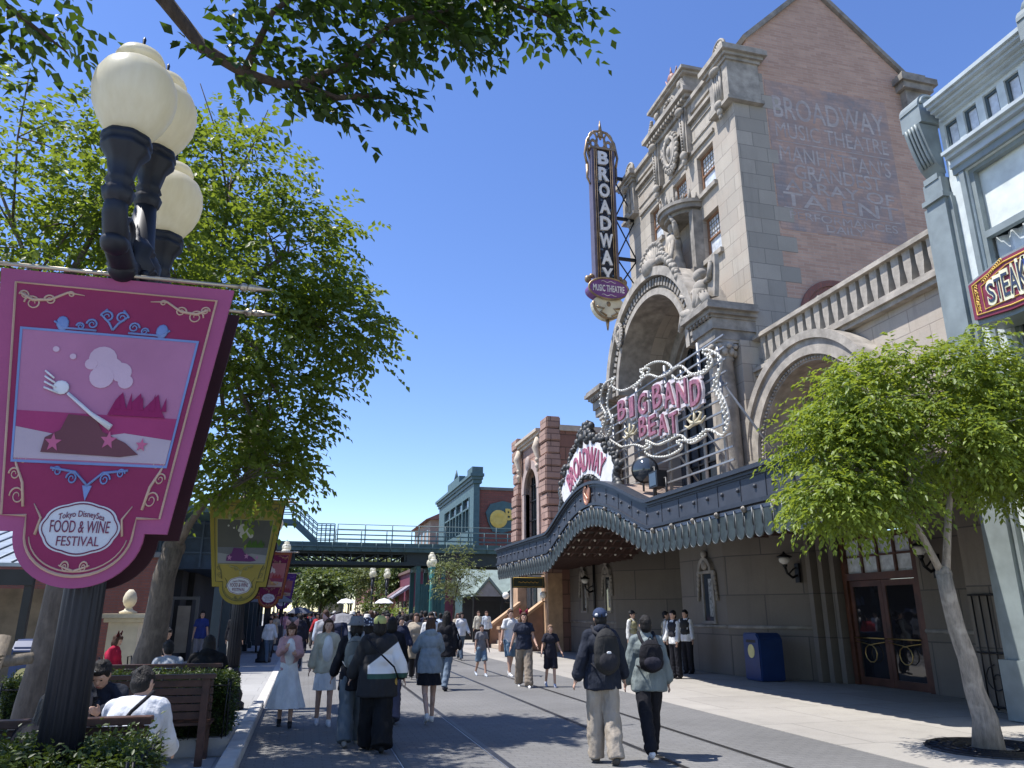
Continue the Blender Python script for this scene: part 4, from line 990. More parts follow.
m = MB(); m.box(XW+.3, XW+.5, 34.65, 38.85, .02, 4.2); m.build('lower_wall', plain('shop_dark', (.06, .055, .05), .6), W)
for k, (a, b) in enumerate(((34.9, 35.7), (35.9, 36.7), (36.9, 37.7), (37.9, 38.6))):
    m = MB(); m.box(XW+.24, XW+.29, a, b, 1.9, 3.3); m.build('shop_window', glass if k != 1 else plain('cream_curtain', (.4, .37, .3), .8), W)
# stairs up to its door with sloping cheek walls
ST = thing('entrance_stairs', 'tan stone steps with sloping side walls up to the sandstone building', 'stairs', (9.9, 36.3, 0))
m = MB()
for k in range(6): m.box(9.0+.3*k, XW+.3, 34.9, 38.2, .02+.17*k, .02+.17*(k+1))
m.build('steps', cap_st, ST)
for y0, y1 in ((34.35, 34.75), (38.3, 38.7)):
    m = MB(); m.prism([(8.55, .02), (XW-.19, .02), (XW-.19, 2.05), (9.0, .95), (8.55, .95)], 'y', y0, y1); m.build('side_wall', plain('stair_brown', (.26, .15, .1), .85, bmp=.4, dirt=.3), ST)
    m = MB(); m.prism([(8.48, .95), (9.0, .95), (XW-.2, 2.06), (XW-.2, 2.2), (8.98, 1.08), (8.48, 1.08)], 'y', y0-.06, y1+.06); m.build('coping', tanst, ST)
m = MB(); m.tube([(8.8, 34.2, .02), (8.8, 34.2, 1.1), (9.1, 34.2, 1.35), (9.4, 34.2, 1.5)], .04, 6); m.build('handrail', plain('pale_rail2', (.5, .36, .2), .5), ST)
t = thing('hanging_sign', 'dark green hanging board sign with faint gilt lettering between two white globe lamps', 'sign', (9.6, 34.3, 3)); m = MB(); m.box(9.0, 10.55, 34.1, 34.18, 2.75, 3.25); m.tube([(9.0, 34.14, 3.35), (10.6, 34.14, 3.35)], .03, 6); m.build('board', plain('board_green', (.05, .07, .06), .5), t)
m = MB(); m.tube([(9.08, 34.09, 2.8), (10.47, 34.09, 2.8), (10.47, 34.09, 3.2), (9.08, 34.09, 3.2)], .012, 4, closed=True)
m.tube([(9.3+.06*k, 34.09, 3.0+.03*math.sin(k*2)) for k in range(17)], .014, 4); m.build('gilt_script', gold, t)
for i, (x_, y_, z_) in enumerate(((8.85, 34.6, 2.42), (10.45, 34.0, 2.45))):
    t = thing('globe_lamp', ['white globe lamp on the post left of the hanging board sign', 'white globe lamp on the rock-faced pier right of the hanging board sign'][i], 'lamp', (x_, y_, z_), 'white globe lamps at the stairs')
    m = MB(); m.ball((x_, y_, z_), .16, 14, 10); m.build('globe', plain('globe_white', (.85, .85, .82), .25, var=.02), t); m = MB(); m.tube([(x_, y_, z_-.15), (x_, y_+.05, z_-.3), (x_+.2, y_+.1, z_-.3)], .03, 6); m.build('bracket', black_m, t)
t = thing('marquee_post', 'slim pale post holding up the far end of the marquee', 'post', (8.95, 34.3, 0)); m = MB(); m.lathe([(.14, 0), (.14, .3), (.08, .35), (.07, 3.6), (.12, 3.7), (.12, 3.78)], (9.05, 34.3, .01), 14); m.build('shaft', plain('post_pale', (.45, .43, .4), .6), t)

# ================================================================ elevated railway across the street
E_ = thing('elevated_railway_bridge', 'dark green steel truss railway bridge with pipe railings crossing over the street', 'bridge', (6, 55, 0))
grn = plain('bridge_green', (.055, .105, .1), .55, var=.2, dirt=.4); grn_l = plain('railing_green', (.07, .12, .125), .5, dirt=.2); dks = plain('bridge_dark', (.022, .03, .028), .7)
m = MB(); m.box(-9, 26, 54.6, 58.4, 5.95, 6.15); m.box(-9, 26, 54.4, 54.6, 5.75, 6.35); m.box(-9, 26, 58.4, 58.6, 5.75, 6.35); m.build('deck', grn, E_)
m = MB(); m.box(-9, 26, 54.3, 54.4, 6.02, 6.12); 
for k in range(36): m.tube([(-8.5+k, 54.3, 5.75), (-8.5+k, 54.3, 6.35)], .03, 4)
m.build('deck_pipes', grn_l, E_)
m = MB()
for y_ in (54.7, 58.2):
    m.box(-9, 26, y_, y_+.2, 5.6, 5.75); m.box(-9, 26, y_, y_+.2, 4.85, 5.08)
    for k in range(30):
        x_ = -1.0+k*.95
        if x_ > 6.6: break
        m.box(x_-.05, x_+.05, y_+.02, y_+.18, 5.08, 5.6)
        d = 1 if k < 4 else -1; m.tube([(x_, y_+.1, 5.6 if d > 0 else 5.1), (x_+.95, y_+.1, 5.1 if d > 0 else 5.6)], .06, 5)
    m.box(6.7, 26, y_+.01, y_+.19, 5.08, 5.6); m.box(-9, -1.1, y_+.01, y_+.19, 5.08, 5.6)
m.build('truss', dks, E_)
m = MB()
for y_ in (54.5, 58.5):
    for z in (6.6, 6.9, 7.25, 7.6): m.tube([(1.8, y_, z), (26, y_, z)], .028, 5)
    for k in range(12): m.tube([(1.8+k*1.9, y_, 6.3), (1.8+k*1.9, y_, 7.62)], .04, 5)
m.build('railing', grn_l, E_)
m = MB()  # stair with railings rising to the left
for y_ in (54.5, 55.6):
    for dz in (0, .35, .7, 1.05):
        m.tube([(1.6, y_, 6.55+dz), (.4, y_, 6.55+dz), (-1.1, y_, 7.85+dz), (-1.2, y_, 7.85+dz)], .035, 5)
    for k in range(10):
        x_ = 1.6-k*.3; zb_ = 6.3 if x_ > .4 else 6.3+(.4-x_)*.87
        m.tube([(x_, y_, zb_), (x_, y_, zb_+1.3)], .03, 4)
    for z in (8.3, 8.65, 9.0): m.tube([(-1.2, y_, z), (-6, y_, z)], .035, 5)
    for k in range(7): m.tube([(-1.3-.7*k, y_, 7.6), (-1.3-.7*k, y_, 9.02)], .04, 4)
    m.box(-8, -1.1, y_-.05, y_+.05, 7.5, 7.85)
    m.obox((-.35, y_, 6.95), (2.0, .1, .3), Matrix.Rotation(R(41), 3, 'Y'))
m.build('staircase', plain('stair_green', (.05, .1, .12), .5), E_)
for x_ in (7.6, 8.6, 9.4): m = MB(); m.box(x_-.15, x_+.15, 54.8, 55.1, .01, 4.84); m.box(x_-.15, x_+.15, 55.1, 58.3, 4.5, 4.84); m.box(x_-.15, x_+.15, 58, 58.3, .01, 4.84); m.build('pier', plain('pier_teal', (.03, .1, .095), .5, dirt=.2), E_)
m = MB()
m.box(7.75, 9.25, 54.9, 55.0, .01, 3.6)
for k in range(8): m.box(7.8+k*.2, 7.84+k*.2, 54.84, 54.9, .01, 3.6)
m.build('screen', plain('pier_teal', (.03, .1, .095), .5), E_)
for x_ in (-3.5, -5): m = MB(); m.box(x_-.15, x_+.15, 54.8, 55.1, .01, 4.84); m.build('pier', plain('pier_teal', (.03, .1, .095), .5), E_)
m = MB(); m.box(17, 25, 59.5, 66, .01, 4.8); m.build('abutment', blocks('abut_brick', (.28, .1, .08), (.22, .08, .06), (.16, .1, .08), .5, .16), E_)

# ================================================================ blue-green shop with brick flank behind the bridge
bgm = plain('blue_green_paint', (.065, .12, .13), .6, var=.12, dirt=.3)
brk2 = blocks('dark_red_brick', (.26, .085, .065), (.2, .07, .055), (.15, .09, .07), .6, .2, .02)
D = thing('brick_building', 'dark red brick building with blue-green shop front seen over the railway bridge', 'building', (13.5, 63, 0))
m = MB(); m.box(13.6, 26, 62.6, 80, .01, 11.7); m.build('brick_wall', brk2, D)
m = MB(); m.box(13.1, 13.62, 62.3, 64, .01, 12.5); m.box(13.0, 13.59, 64, 80, .01, 8.4); m.box(13.1, 13.59, 64, 80, 11.3, 12.5); m.box(13.1, 13.59, 76.8, 80, 8.4, 11.3); m.build('shop_front', bgm, D)
m = MB()
for o, z0, z1 in ((.12, 12.2, 12.5), (.25, 12.5, 12.75), (.4, 12.75, 13.0)): m.box(13.1-o, 13.7+o*.5, 62.2-o, 80+o, z0, z1)
m.box(12.9, 13.85, 62.1, 64.2, 13.0, 13.6); m.box(12.9, 13.5, 68, 74, 13.0, 13.8); m.cone((13.2, 71, 13.8), (13.2, 71, 14.8), .25, .05); m.build('cornice', bgm, D)
for k in range(4):
    m = MB(); a = 64.3+3.1*k
    for p, q, z0, z1 in ((a, a+.15, 8.5, 11.3), (a+2.8, a+2.95, 8.5, 11.3), (a+.15, a+2.8, 10.3, 10.45), (a+1.4, a+1.55, 8.5, 10.3)): m.box(13.1, 13.3, p, q, z0, z1)
    f = m.build('window', bgm, D); m = MB(); m.box(13.31, 13.33, a+.15, a+2.8, 8.5, 11.3); m.build('pane', glass, f)
m = MB(); m.box(13.7, 26.1, 62.5, 62.9, 11.7, 11.95); m.build('wall_coping', slate, D)
t = thing('wall_sign', 'round gold emblem and gold capitals on a teal backing on the brick flank', 'sign', (17, 62.5, 9.5))
m = MB(); m.prism([(14.4, 9.0), (14.8, 8.2), (15.7, 8.1), (17.4, 8.6), (18.8, 9.0), (18.8, 10.4), (17.0, 10.5), (15.7, 10.8), (14.6, 10.5), (14.2, 9.8)], 'y', 62.42, 62.58); bd = m.build('backing', plain('sign_teal', (.05, .11, .12), .5), t)
m = MB()
vs = MB().lathe([(.95, 0), (.95, .1), (.6, .16), (.2, .1)], (0, 0, 0), 20); m.add([(15.3+p[0]*.8, 62.4-p[2], 9.25+p[1]*.8) for p in vs.v], vs.f); put_text(m, 'BALL', (17.1, 62.36, 9.65), (1, 0, 0), (0, 0, 1), .9, 2.4, extrude=.08, bold=.05); m.build('gilt_letters', gold, bd)

# pavilion with green pitched roofs
PV = thing('pavilion', 'small open pavilion with pale green pitched roofs beyond the sandstone building', 'pavilion', (11, 46, 0))
m = MB(); m.prism([(9.6, 2.6), (10.6, 3.75), (11.6, 2.6), (11.45, 2.6), (10.6, 3.55), (9.75, 2.6)], 'y', 45.5, 50); m.add([(9.0, 46.2, 2.7), (16, 46.2, 2.7), (16, 48.5, 4.3), (9.0, 48.5, 4.3), (9.0, 50.8, 2.7), (16, 50.8, 2.7)], [(0, 1, 2, 3), (3, 2, 5, 4)])
m.add([(11.5, 46.1, 2.6), (13.6, 46.1, 4.1), (13.6, 50, 4.1), (11.5, 50, 2.6)], [(0, 1, 2, 3)]); m.build('roof', plain('roof_green', (.2, .25, .22), .7, dirt=.2), PV)
m = MB(); m.prism([(9.8, 2.6), (10.6, 3.5), (11.4, 2.6)], 'y', 45.6, 45.65); m.build('gable', plain('gable_grey', (.3, .29, .28), .8), PV)
for x_ in (9.75, 11.45, 13.5): m = MB(); m.box(x_-.08, x_+.08, 45.6, 45.76, .01, 2.6); m.build('post', black_m, PV)
m = MB(); m.box(9.8, 15.9, 49.5, 49.7, .01, 2.7); m.build('back_wall', dark, PV); m = MB(); m.box(9.7, 15.9, 46.0, 46.1, 2.35, 2.62); m.build('beam', dark, PV)

# distant shops on the right side of the street
mb_ = thing('maroon_shop', 'maroon painted shop with grey awnings beyond the railway bridge', 'building', (9.5, 76, 0))
m = MB(); m.box(9.2, 16, 70, 84, .01, 5.2); m.build('wall', plain('maroon_wall', (.16, .035, .06), .7, dirt=.3), mb_)
m = MB(); m.box(9.0, 16.2, 69.8, 84.2, 5.2, 5.45); m.build('cornice', plain('brown_trim', (.15, .09, .07), .7), mb_)
for a, b, cc in ((71, 75, (.24, .22, .25)), (76, 83, (.2, .12, .12))):
    m = MB(); m.prism([(9.19, 4.1), (7.6, 3.0), (7.6, 2.85), (9.19, 3.8)], 'y', a, b); m.build('awning', plain('awning_%d' % a, cc, .8), mb_)
for k in range(4): m = MB(); m.box(9.15, 9.19, 71+3.1*k, 73.2+3.1*k, .6, 2.7); m.build('window', glass, mb_)
pk = thing('pink_building', 'tall narrow pinkish stucco building with dark roof beyond the maroon shop', 'building', (12, 90, 0))
m = MB(); m.box(14, 22, 92, 106, .01, 12.5); m.build('wall', plain('pink_stucco', (.32, .23, .18), .8, dirt=.3), pk)
m = MB(); m.prism([(13.4, 12.5), (18, 14.6), (22.6, 12.5)], 'y', 91.5, 106.5); m.build('roof', plain('red_roof', (.22, .1, .08), .8), pk)
for i in range(3):
    for k in range(4): m = MB(); m.box(13.95, 13.99, 93.2+3.2*k, 94.6+3.2*k, 2.2+3.6*i, 4.2+3.6*i); m.build('window', glass, pk)
for k in range(3): m = MB(); m.box(15.2+2.2*k, 16.2+2.2*k, 91.95, 91.99, 8.5, 10.6); m.build('window', glass, pk)
fc = thing('far_street_block', 'row front with brown awning closing the right side of the far street', 'building', (9, 115, 0))
m = MB(); m.box(9, 18, 104, 150, .01, 6.5); m.build('wall', blocks('far_brick', (.3, .14, .1), (.25, .11, .09), (.2, .14, .12), .8, .3), fc)
for k in range(7): m = MB(); m.box(8.95, 8.99, 106+6*k, 109.5+6*k, 1, 3); m.build('window', glass, fc)
m = MB(); m.box(8.7, 18.3, 103.7, 150.3, 6.5, 6.9); m.build('cornice', cap_st, fc)

# ================================================================ left side: station under the tracks, brick wall, pedestal, shelter
SB = thing('station_building', 'blue station building on dark teal posts with a deep black opening at the left', 'building', (-4.5, 32, 0))
navyp = plain('station_blue', (.03, .055, .09), .6, var=.2, dirt=.2); tealp = plain('post_teal', (.03, .05, .06), .5)
m = MB(); m.box(-9, -2.9, 28, 54, 3.1, 5.2); m.build('upper_wall', navyp, SB)
m = MB(); m.box(-9, -4.0, 30.5, 54, .01, 3.09); m.box(-9, -4.2, 29, 30.5, .01, 3.09); m.build('inner_room', dark, SB)
m = MB()
for z in (3.6, 4.1, 4.6): m.box(-8.9, -2.8, 27.9, 27.98, z, z+.06)
for k in range(10): m.box(-8.8+.65*k, -8.74+.65*k, 27.86, 27.9, 3.15, 5.1)
m.build('facing_battens', plain('station_batten', (.05, .08, .12), .6), SB)
for k in range(9):
    m = MB(); y_ = 25.5+3.1*k; m.box(-2.75, -2.5, y_, y_+.25, .005, 4.6); m.box(-2.82, -2.43, y_-.07, y_+.32, .005, .3); m.build('post', tealp, SB)
m = MB(); m.box(-2.9, -2.35, 25.3, 54, 4.6, 5.0); m.box(-9, -2.9, 25.3, 27.85, 4.7, 4.9); m.build('girder', grn, SB)
m = MB(); m.box(-4.4, -4.3, 28.4, 28.5, .01, 2.1); m.box(-3.6, -3.5, 28.4, 28.5, .01, 2.1); m.box(-4.4, -3.5, 28.4, 28.5, 2.1, 2.2); m.build('kiosk_frame', plain('frame_grey', (.12, .12, .11), .6), SB)
m = MB(); m.box(-4.15, -3.75, 28.42, 28.46, .4, 1.9); m.build('kiosk_panel', plain('kiosk_beige', (.3, .26, .2), .6), SB)
BW = thing('brick_wall', 'dark red brick wall behind the cream pedestal at the left', 'wall', (-6, 26, 0))
m = MB(); m.box(-9.5, -4.35, 25.5, 26, .005, 3.3); m.build('bricks', blocks('wall_brick', (.26, .09, .06), (.2, .07, .05), (.14, .09, .08), .23, .08), BW)
m = MB(); m.box(-9.6, -4.3, 25.4, 26.1, 3.3, 3.45); m.build('coping', slate, BW)
m = MB(); m.box(-6.35, -6.1, 25.44, 25.495, .6, 2.9); m.build('notice_strip', plain('notice', (.55, .53, .48), .6, var=.3, scale=14), BW)
PD = thing('pedestal', 'cream stone pedestal with pineapple-shaped finial before the brick wall', 'pedestal', (-4.4, 22, 0))
crm = plain('cream_stone', (.62, .55, .4), .75, var=.1, bmp=.3, dirt=.2)
m = MB(); m.box(-4.75, -4.05, 21.7, 22.4, .005, 1.45); m.box(-4.85, -3.95, 21.6, 22.5, .005, .2); m.box(-4.85, -3.95, 21.6, 22.5, 1.45, 1.55); m.box(-4.95, -3.85, 21.5, 22.6, 1.55, 1.66); m.build('block', crm, PD, bevel=.01)
m = MB(); m.lathe([(.2, 1.66), (.22, 1.7), (.11, 1.75), (.08, 1.82), (.13, 1.87), (.165, 1.96), (.165, 2.06), (.12, 2.18), (.05, 2.26)], (-4.4, 22.05, 0), 18, flute=.08, fn=9); m.build('finial', crm, PD)
SH = thing('shelter', 'low shelter with light metal roof and tan screens at the far left', 'shelter', (-7.5, 18, 0))
m = MB(); 
m.add([(-12, 17, 2.55), (-5.1, 17, 2.55), (-5.3, 21, 3.55), (-12, 21, 3.55), (-12, 17, 2.62), (-5.1, 17, 2.62), (-5.3, 21, 3.62), (-12, 21, 3.62)], [(0, 3, 2, 1), (4, 5, 6, 7), (0, 1, 5, 4), (1, 2, 6, 5), (2, 3, 7, 6), (3, 0, 4, 7)])
for k in range(20): m.tube([(-11.9+.35*k, 17, 2.64), (-11.9+.35*k, 21, 3.64)], .02, 4)
m.build('metal_roof', plain('zinc', (.3, .34, .37), .5, .4, dirt=.3), SH)
m = MB(); m.box(-12, -5.2, 17.1, 17.2, 2.2, 2.5); m.build('beam', black_m, SH)
for x_ in (-5.3, -6.6, -8): m = MB(); m.box(x_-.07, x_+.07, 17.2, 17.34, .01, 2.5); m.build('post', black_m, SH)
m = MB(); m.box(-12, -5.4, 19.5, 19.6, .01, 2.2); m.build('tan_screen', plain('tan_screen', (.26, .2, .14), .8, var=.2), SH)
def bin_(name_label, x, y, w_, d, h, face='y'):
    t = thing('litter_bin', name_label, 'litter bin', (x, y, 0))
    bl = plain('bin_blue', (.01, .035, .13), .4, var=.1); yl = plain('bin_emblem', (.7, .6, .25), .5)
    m = MB(); m.prism([(y-d/2, .02), (y+d/2, .02), (y+d/2, h-.0)]+[(y+d/2-d*(1-math.cos(R(a)))*.25-0, h-.12+.12*math.cos(R(a))) for a in ()]+[(y+d/2-.1, h), (y-d/2+.12, h), (y-d/2, h-.14)], 'x', x-w_/2, x+w_/2)
    m.build('body', bl, t, bevel=.03)
    m = MB()
    if face == 'x': m.add([(x-w_/2-.012, y+.15*math.cos(k*PI/12), h*.62+.17*math.sin(k*PI/12)) for k in range(24)]+[(x-w_/2+.01, y+.15*math.cos(k*PI/12), h*.62+.17*math.sin(k*PI/12)) for k in range(24)], [tuple(range(24))]+[(i, 24+i, 24+(i+1) % 24, (i+1) % 24) for i in range(24)])
    else: m.add([(x+.15*math.cos(k*PI/12), y-d/2-.012, h*.5+.17*math.sin(k*PI/12)) for k in range(24)]+[(x+.15*math.cos(k*PI/12), y-d/2+.01, h*.5+.17*math.sin(k*PI/12)) for k in range(24)], [tuple(range(24))]+[(i, 24+i, 24+(i+1) % 24, (i+1) % 24) for i in range(24)])
    m.build('emblem', yl, t)
    m = MB()
    if face == 'x': m.box(x-w_/2-.005, x-w_/2+.02, y-.22, y+.22, h-.24, h-.17)
    else: m.box(x-.22, x+.22, y-d/2-.005, y-d/2+.02, h-.3, h-.2)
    m.build('slot', black_m, t)
bin_('blue metal litter bin with yellow emblem against the theatre wall', 11.62, 18.35, .7, .75, 1.18, 'x')
bin_('blue litter bin with yellow emblem far left behind the tree stakes', -4.5, 15.4, .5, .5, 1.25, 'y')
# ================================================================ trees
nprng = np.random.default_rng(11)
def leaves_mesh(name, P, D, Lf, Wf, mat, parent, rng):
    """P base points, D leaf directions (n,3); flat folded rhombic leaves in one mesh"""
    n = len(P); D = D/np.linalg.norm(D, axis=1, keepdims=True)
    up = np.tile(np.array([0, 0, 1.0]), (n, 1))+rng.normal(0, .45, (n, 3)); S = np.cross(D, up); S /= np.linalg.norm(S, axis=1, keepdims=True)+1e-9; Nn = np.cross(S, D)
    L = (Lf*rng.uniform(.7, 1.25, n))[:, None]; W = L*Wf
    A = P; T = P+D*L-Nn*L*.15; B = P+D*L*.42+S*W+Nn*L*.07; C = P+D*L*.42-S*W+Nn*L*.07
    V = np.stack([A, B, T, C], 1).reshape(-1, 3)
    if parent is not None: V = V-np.array(parent.location)[None, :]
    me = bpy.data.meshes.new(name); me.vertices.add(4*n); me.vertices.foreach_set('co', V.astype(np.float32).ravel())
    i = np.arange(n)*4; F = np.stack([i, i+1, i+2, i, i+2, i+3], 1).ravel()
    me.loops.add(6*n); me.loops.foreach_set('vertex_index', F.astype(np.int32)); me.polygons.add(2*n)
    me.polygons.foreach_set('loop_start', (np.arange(2*n)*3).astype(np.int32)); me.polygons.foreach_set('loop_total', np.full(2*n, 3, np.int32)); me.update(calc_edges=True)
    return link_mesh(me, name, mat, parent)
def sprays(rng, starts, dirs, length, nleaf, droop):
    """alternate leaves along curved twigs -> leaf bases and directions"""
    k = len(starts); L = length*rng.uniform(.55, 1.25, k)[:, None]; PP = []; DD = []
    dirs = dirs/np.linalg.norm(dirs, axis=1, keepdims=True)
    side0 = np.cross(dirs, np.array([0, 0, 1.0])+rng.normal(0, .3, (k, 3))); side0 /= np.linalg.norm(side0, axis=1, keepdims=True)+1e-9
    g = np.array([0, 0, -1.0])
    for j in range(nleaf):
        t = (j+.6)/nleaf; p = starts+dirs*L*t+g*droop*L*t*t+rng.normal(0, .012, (k, 3)); td = dirs+g*2*droop*t
        s = (1 if j % 2 else -1); PP.append(p); DD.append(td*.65+side0*s*(.75 if j < nleaf-1 else .05)+g*.15+rng.normal(0, .18, (k, 3)))
    return np.concatenate(PP), np.concatenate(DD)
def crown(rng, blobs, twig, nleaf, droop, outward=.8, dens=1.0):
    S = []; D = []
    for (c, r, n) in blobs:
        n = int(n*dens)
        v = rng.normal(0, 1, (n, 3)); v /= np.linalg.norm(v, axis=1, keepdims=True)
        rad = rng.uniform(.25, 1, n)**.6
        lump = 1+.22*np.sin(v[:, 0]*7+c[0]*3)*np.cos(v[:, 2]*6+c[1])+.12*np.sin(v[:, 1]*13+c[2])
        p = np.array(c)+v*np.array(r)*(rad*lump)[:, None]
        # thin out into clumps so sky shows between them
        q = np.sin(p[:, 0]*2.2+1)*np.sin(p[:, 1]*2.4+2)+.9*np.sin(p[:, 2]*5.2+p[:, 0]*1.3+p[:, 1]*.9); keep = q > rng.uniform(-1.15, .5, n)
        p = p[keep]; v = v[keep]
        d = v*outward+rng.normal(0, .55, (len(p), 3)); d[:, 2] = d[:, 2]*.55+.05
        S.append(p); D.append(d)
    S = np.concatenate(S); D = np.concatenate(D); return (*sprays(rng, S, D, twig, nleaf, droop), S)
def limbs(m, rng, base, fork, blobs, r0, tips=None, seg=5):
    """tapered trunk from base to fork, a limb to every blob, thinner branches inside it"""
    b, f = Vector(base), Vector(fork)
    pts = []; 
    for i in range(7):
        t = i/6; p = b.lerp(f, t)+Vector((rng.uniform(-.04, .04), rng.uniform(-.04, .04), 0))*(0 if i in (0,) else 1); pts.append(p)
    m.tube(pts, [r0*(1.45 if i == 0 else 1.12 if i == 1 else 1-.05*i) for i in range(7)], 12); m.ball(f, r0*.8, 12, 8)
    hubs = []
    for (c, r, n) in blobs:
        c = Vector(c); d = c-f; f0 = f
        near = [h_ for h_ in hubs if (h_-f).angle(d) < .75]
        if near: f = near[0]; d = c-f
        mid = f+d*.45+Vector((rng.uniform(-.2, .2), rng.uniform(-.2, .2), .12*d.length))
        q = [f-(f-b).normalized()*.1, f.lerp(mid, .5)+Vector((0, 0, .05)), mid, mid.lerp(c, .6), c]; rr0 = r0*.4*min(1, .5+max(r)/4)
        m.tube(q, [rr0*1.35, rr0*1.05, rr0*.62, rr0*.42, rr0*.25], 8)
        if not near: hubs.append(q[2])
        f = f0
        for k in range(seg):
            v = Vector((rng.uniform(-1, 1)*r[0], rng.uniform(-1, 1)*r[1], rng.uniform(-.7, 1)*r[2]))*.85; s = mid.lerp(c, rng.uniform(.2, 1))
            e = c+v; m2 = s.lerp(e, .5)+Vector((rng.uniform(-.1, .1), rng.uniform(-.1, .1), .1))
            m.tube([s, m2, e], [rr0*.32, rr0*.2, .008], 5)
            for _ in range(2):
                e2 = m2+Vector((rng.uniform(-1, 1)*r[0], rng.uniform(-1, 1)*r[1], rng.uniform(-.4, .7)*r[2]))*.45; m.tube([m2, m2.lerp(e2, .5)+Vector((0, 0, .05)), e2], [rr0*.16, .01, .006], 4)
def tree(name, label, cat, base, fork, blobs, r0, leaf, lmat, bmat, twig=.55, nleaf=9, droop=.25, lw=.3, seed=1, group=None, seg=5, extra=None, dens=1.0):
    t = thing(name, label, cat, base, group); rng = random.Random(seed); m = MB(); limbs(m, rng, base, fork, blobs, r0, seg=seg)
    if extra: extra(m)
    m.build('trunk', bmat, t); nr = np.random.default_rng(seed)
    P, D, S = crown(nr, blobs, twig, nleaf, droop, dens=dens); leaves_mesh('crown', P, D, leaf, lw, lmat, t, nr); return t
lf_a = leafmat('leaf_zelkova', (.065, .11, .02), (.17, .23, .04), .45); lf_b = leafmat('leaf_street', (.115, .175, .03), (.24, .31, .06), .42); lf_c = leafmat('leaf_dark', (.03, .055, .014), (.06, .1, .022), .3)
lf_d = leafmat('leaf_far', (.07, .1, .03), (.13, .17, .05), .3); lf_e = leafmat('leaf_pale', (.1, .13, .05), (.17, .2, .09), .3)
bk_a = bark('bark_grey', (.15, .12, .095)); bk_b = bark('bark_pale', (.36, .31, .25)); bk_c = bark('bark_dark', (.07, .05, .035))

# large tree behind the lamp post
tree('shade_tree', 'broad shade tree forking low behind the banner lamp post, leaning over the street', 'tree', (-2.45, 13.6, 0), (-2.15, 13.5, 2.7),
     [((-1.9, 13.0, 9.4), (1.2, 1.3, 1.3), 400), ((-.95, 12.4, 3.75), (.7, .6, .4), 170), ((-2.9, 13.4, 8.6), (1.5, 1.6, 1.7), 520), ((-.75, 12.8, 7.8), (1.15, 1.3, 1.15), 430), ((.2, 12.8, 6.6), (.85, 1.1, .7), 300), ((-1.6, 12.6, 6.3), (1.5, 1.5, 1.3), 520),
      ((-.7, 13.0, 5.2), (.8, 1.3, .65), 280), ((-1.5, 13.2, 4.5), (1.4, 1.4, .9), 420), ((-.75, 13.3, 4.1), (.6, 1.0, .5), 170), ((-3.6, 13.8, 5.4), (1.5, 1.5, 1.5), 420), ((-3.1, 14.6, 3.9), (1.2, 1.0, .7), 160)], .23, .12, lf_a, bk_a, .6, 10, .28, .33, 21, dens=1.25)
# nearer tree at the far left
tree('shade_tree', 'leafy shade tree with stakes at its foot, filling the left edge behind the banner', 'tree', (-2.62, 9.3, 0), (-2.6, 9.3, 2.4),
     [((-4.4, 10.2, 7.2), (1.6, 1.4, 1.5), 520), ((-3.0, 10.4, 7.4), (1.3, 1.3, 1.2), 420), ((-5.6, 10.6, 5.6), (1.4, 1.4, 1.5), 420), ((-3.7, 9.8, 5.7), (1.3, 1.2, 1.1), 420), ((-2.3, 10.2, 6.2), (1.0, 1.1, 1.0), 300), ((-4.6, 9.6, 4.3), (1.2, 1.1, .7), 260), ((-2.6, 9.9, 4.4), (1.0, 1.0, .6), 200)], .165, .1, lf_a, bk_a, .55, 10, .28, .33, 22, dens=1.1)
# street tree at the right, feathery
tree('street_tree', 'small street tree with feathery bright green crown and pale curved trunk by the theatre doors', 'tree', (8.66, 8.7, 0), (8.42, 8.72, 2.2),
     [((7.1, 8.9, 3.85), (.75, .9, .7), 420), ((7.8, 8.9, 4.6), (.9, 1.0, .65), 480), ((8.9, 8.8, 4.95), (1.1, 1.1, .7), 560), ((10.0, 8.7, 4.8), (1.0, 1.1, .75), 480), ((8.5, 8.6, 3.95), (1.2, 1.2, .6), 520), ((9.8, 8.5, 3.85), (1.1, 1.1, .65), 460), ((6.8, 8.8, 3.2), (.5, .7, .4), 200), ((7.5, 8.7, 3.25), (.6, .7, .32), 180), ((10.6, 8.6, 4.0), (.7, .9, .8), 240)],
     .135, .088, lf_b, bk_b, .4, 11, .42, .24, 23, dens=1.9)
t = thing('tree_grate', 'dark round tree grate around the foot of the right street tree', 'grate', (8.7, 8.7, 0)); m = MB()
for r_ in (.3, .45, .6, .75): m.tube([(8.7+r_*math.cos(k*.2618), 8.7+r_*math.sin(k*.2618), .012) for k in range(24)], .03, 4, closed=True)
for k in range(24): m.tube([(8.7+.28*math.cos(k*.2618), 8.7+.28*math.sin(k*.2618), .014), (8.7+.78*math.cos(k*.2618), 8.7+.78*math.sin(k*.2618), .014)], .018, 4)
m.build('grate', black_m, t)
# slender tree in the middle distance
tree('young_tree', 'slender young tree with thin grey-green leaves before the bridge pier', 'tree', (8.15, 43.5, 0), (8.1, 43.5, 2.2),
     [((8.3, 43.5, 4.6), (.9, .9, 1.0), 200), ((7.6, 43.4, 3.7), (.85, .8, .8), 180), ((9.0, 43.6, 3.8), (.8, .8, .9), 180), ((8.2, 43.4, 2.9), (1.1, .8, .5), 160)], .09, .12, lf_e, bk_c, .55, 8, .2, .25, 24)
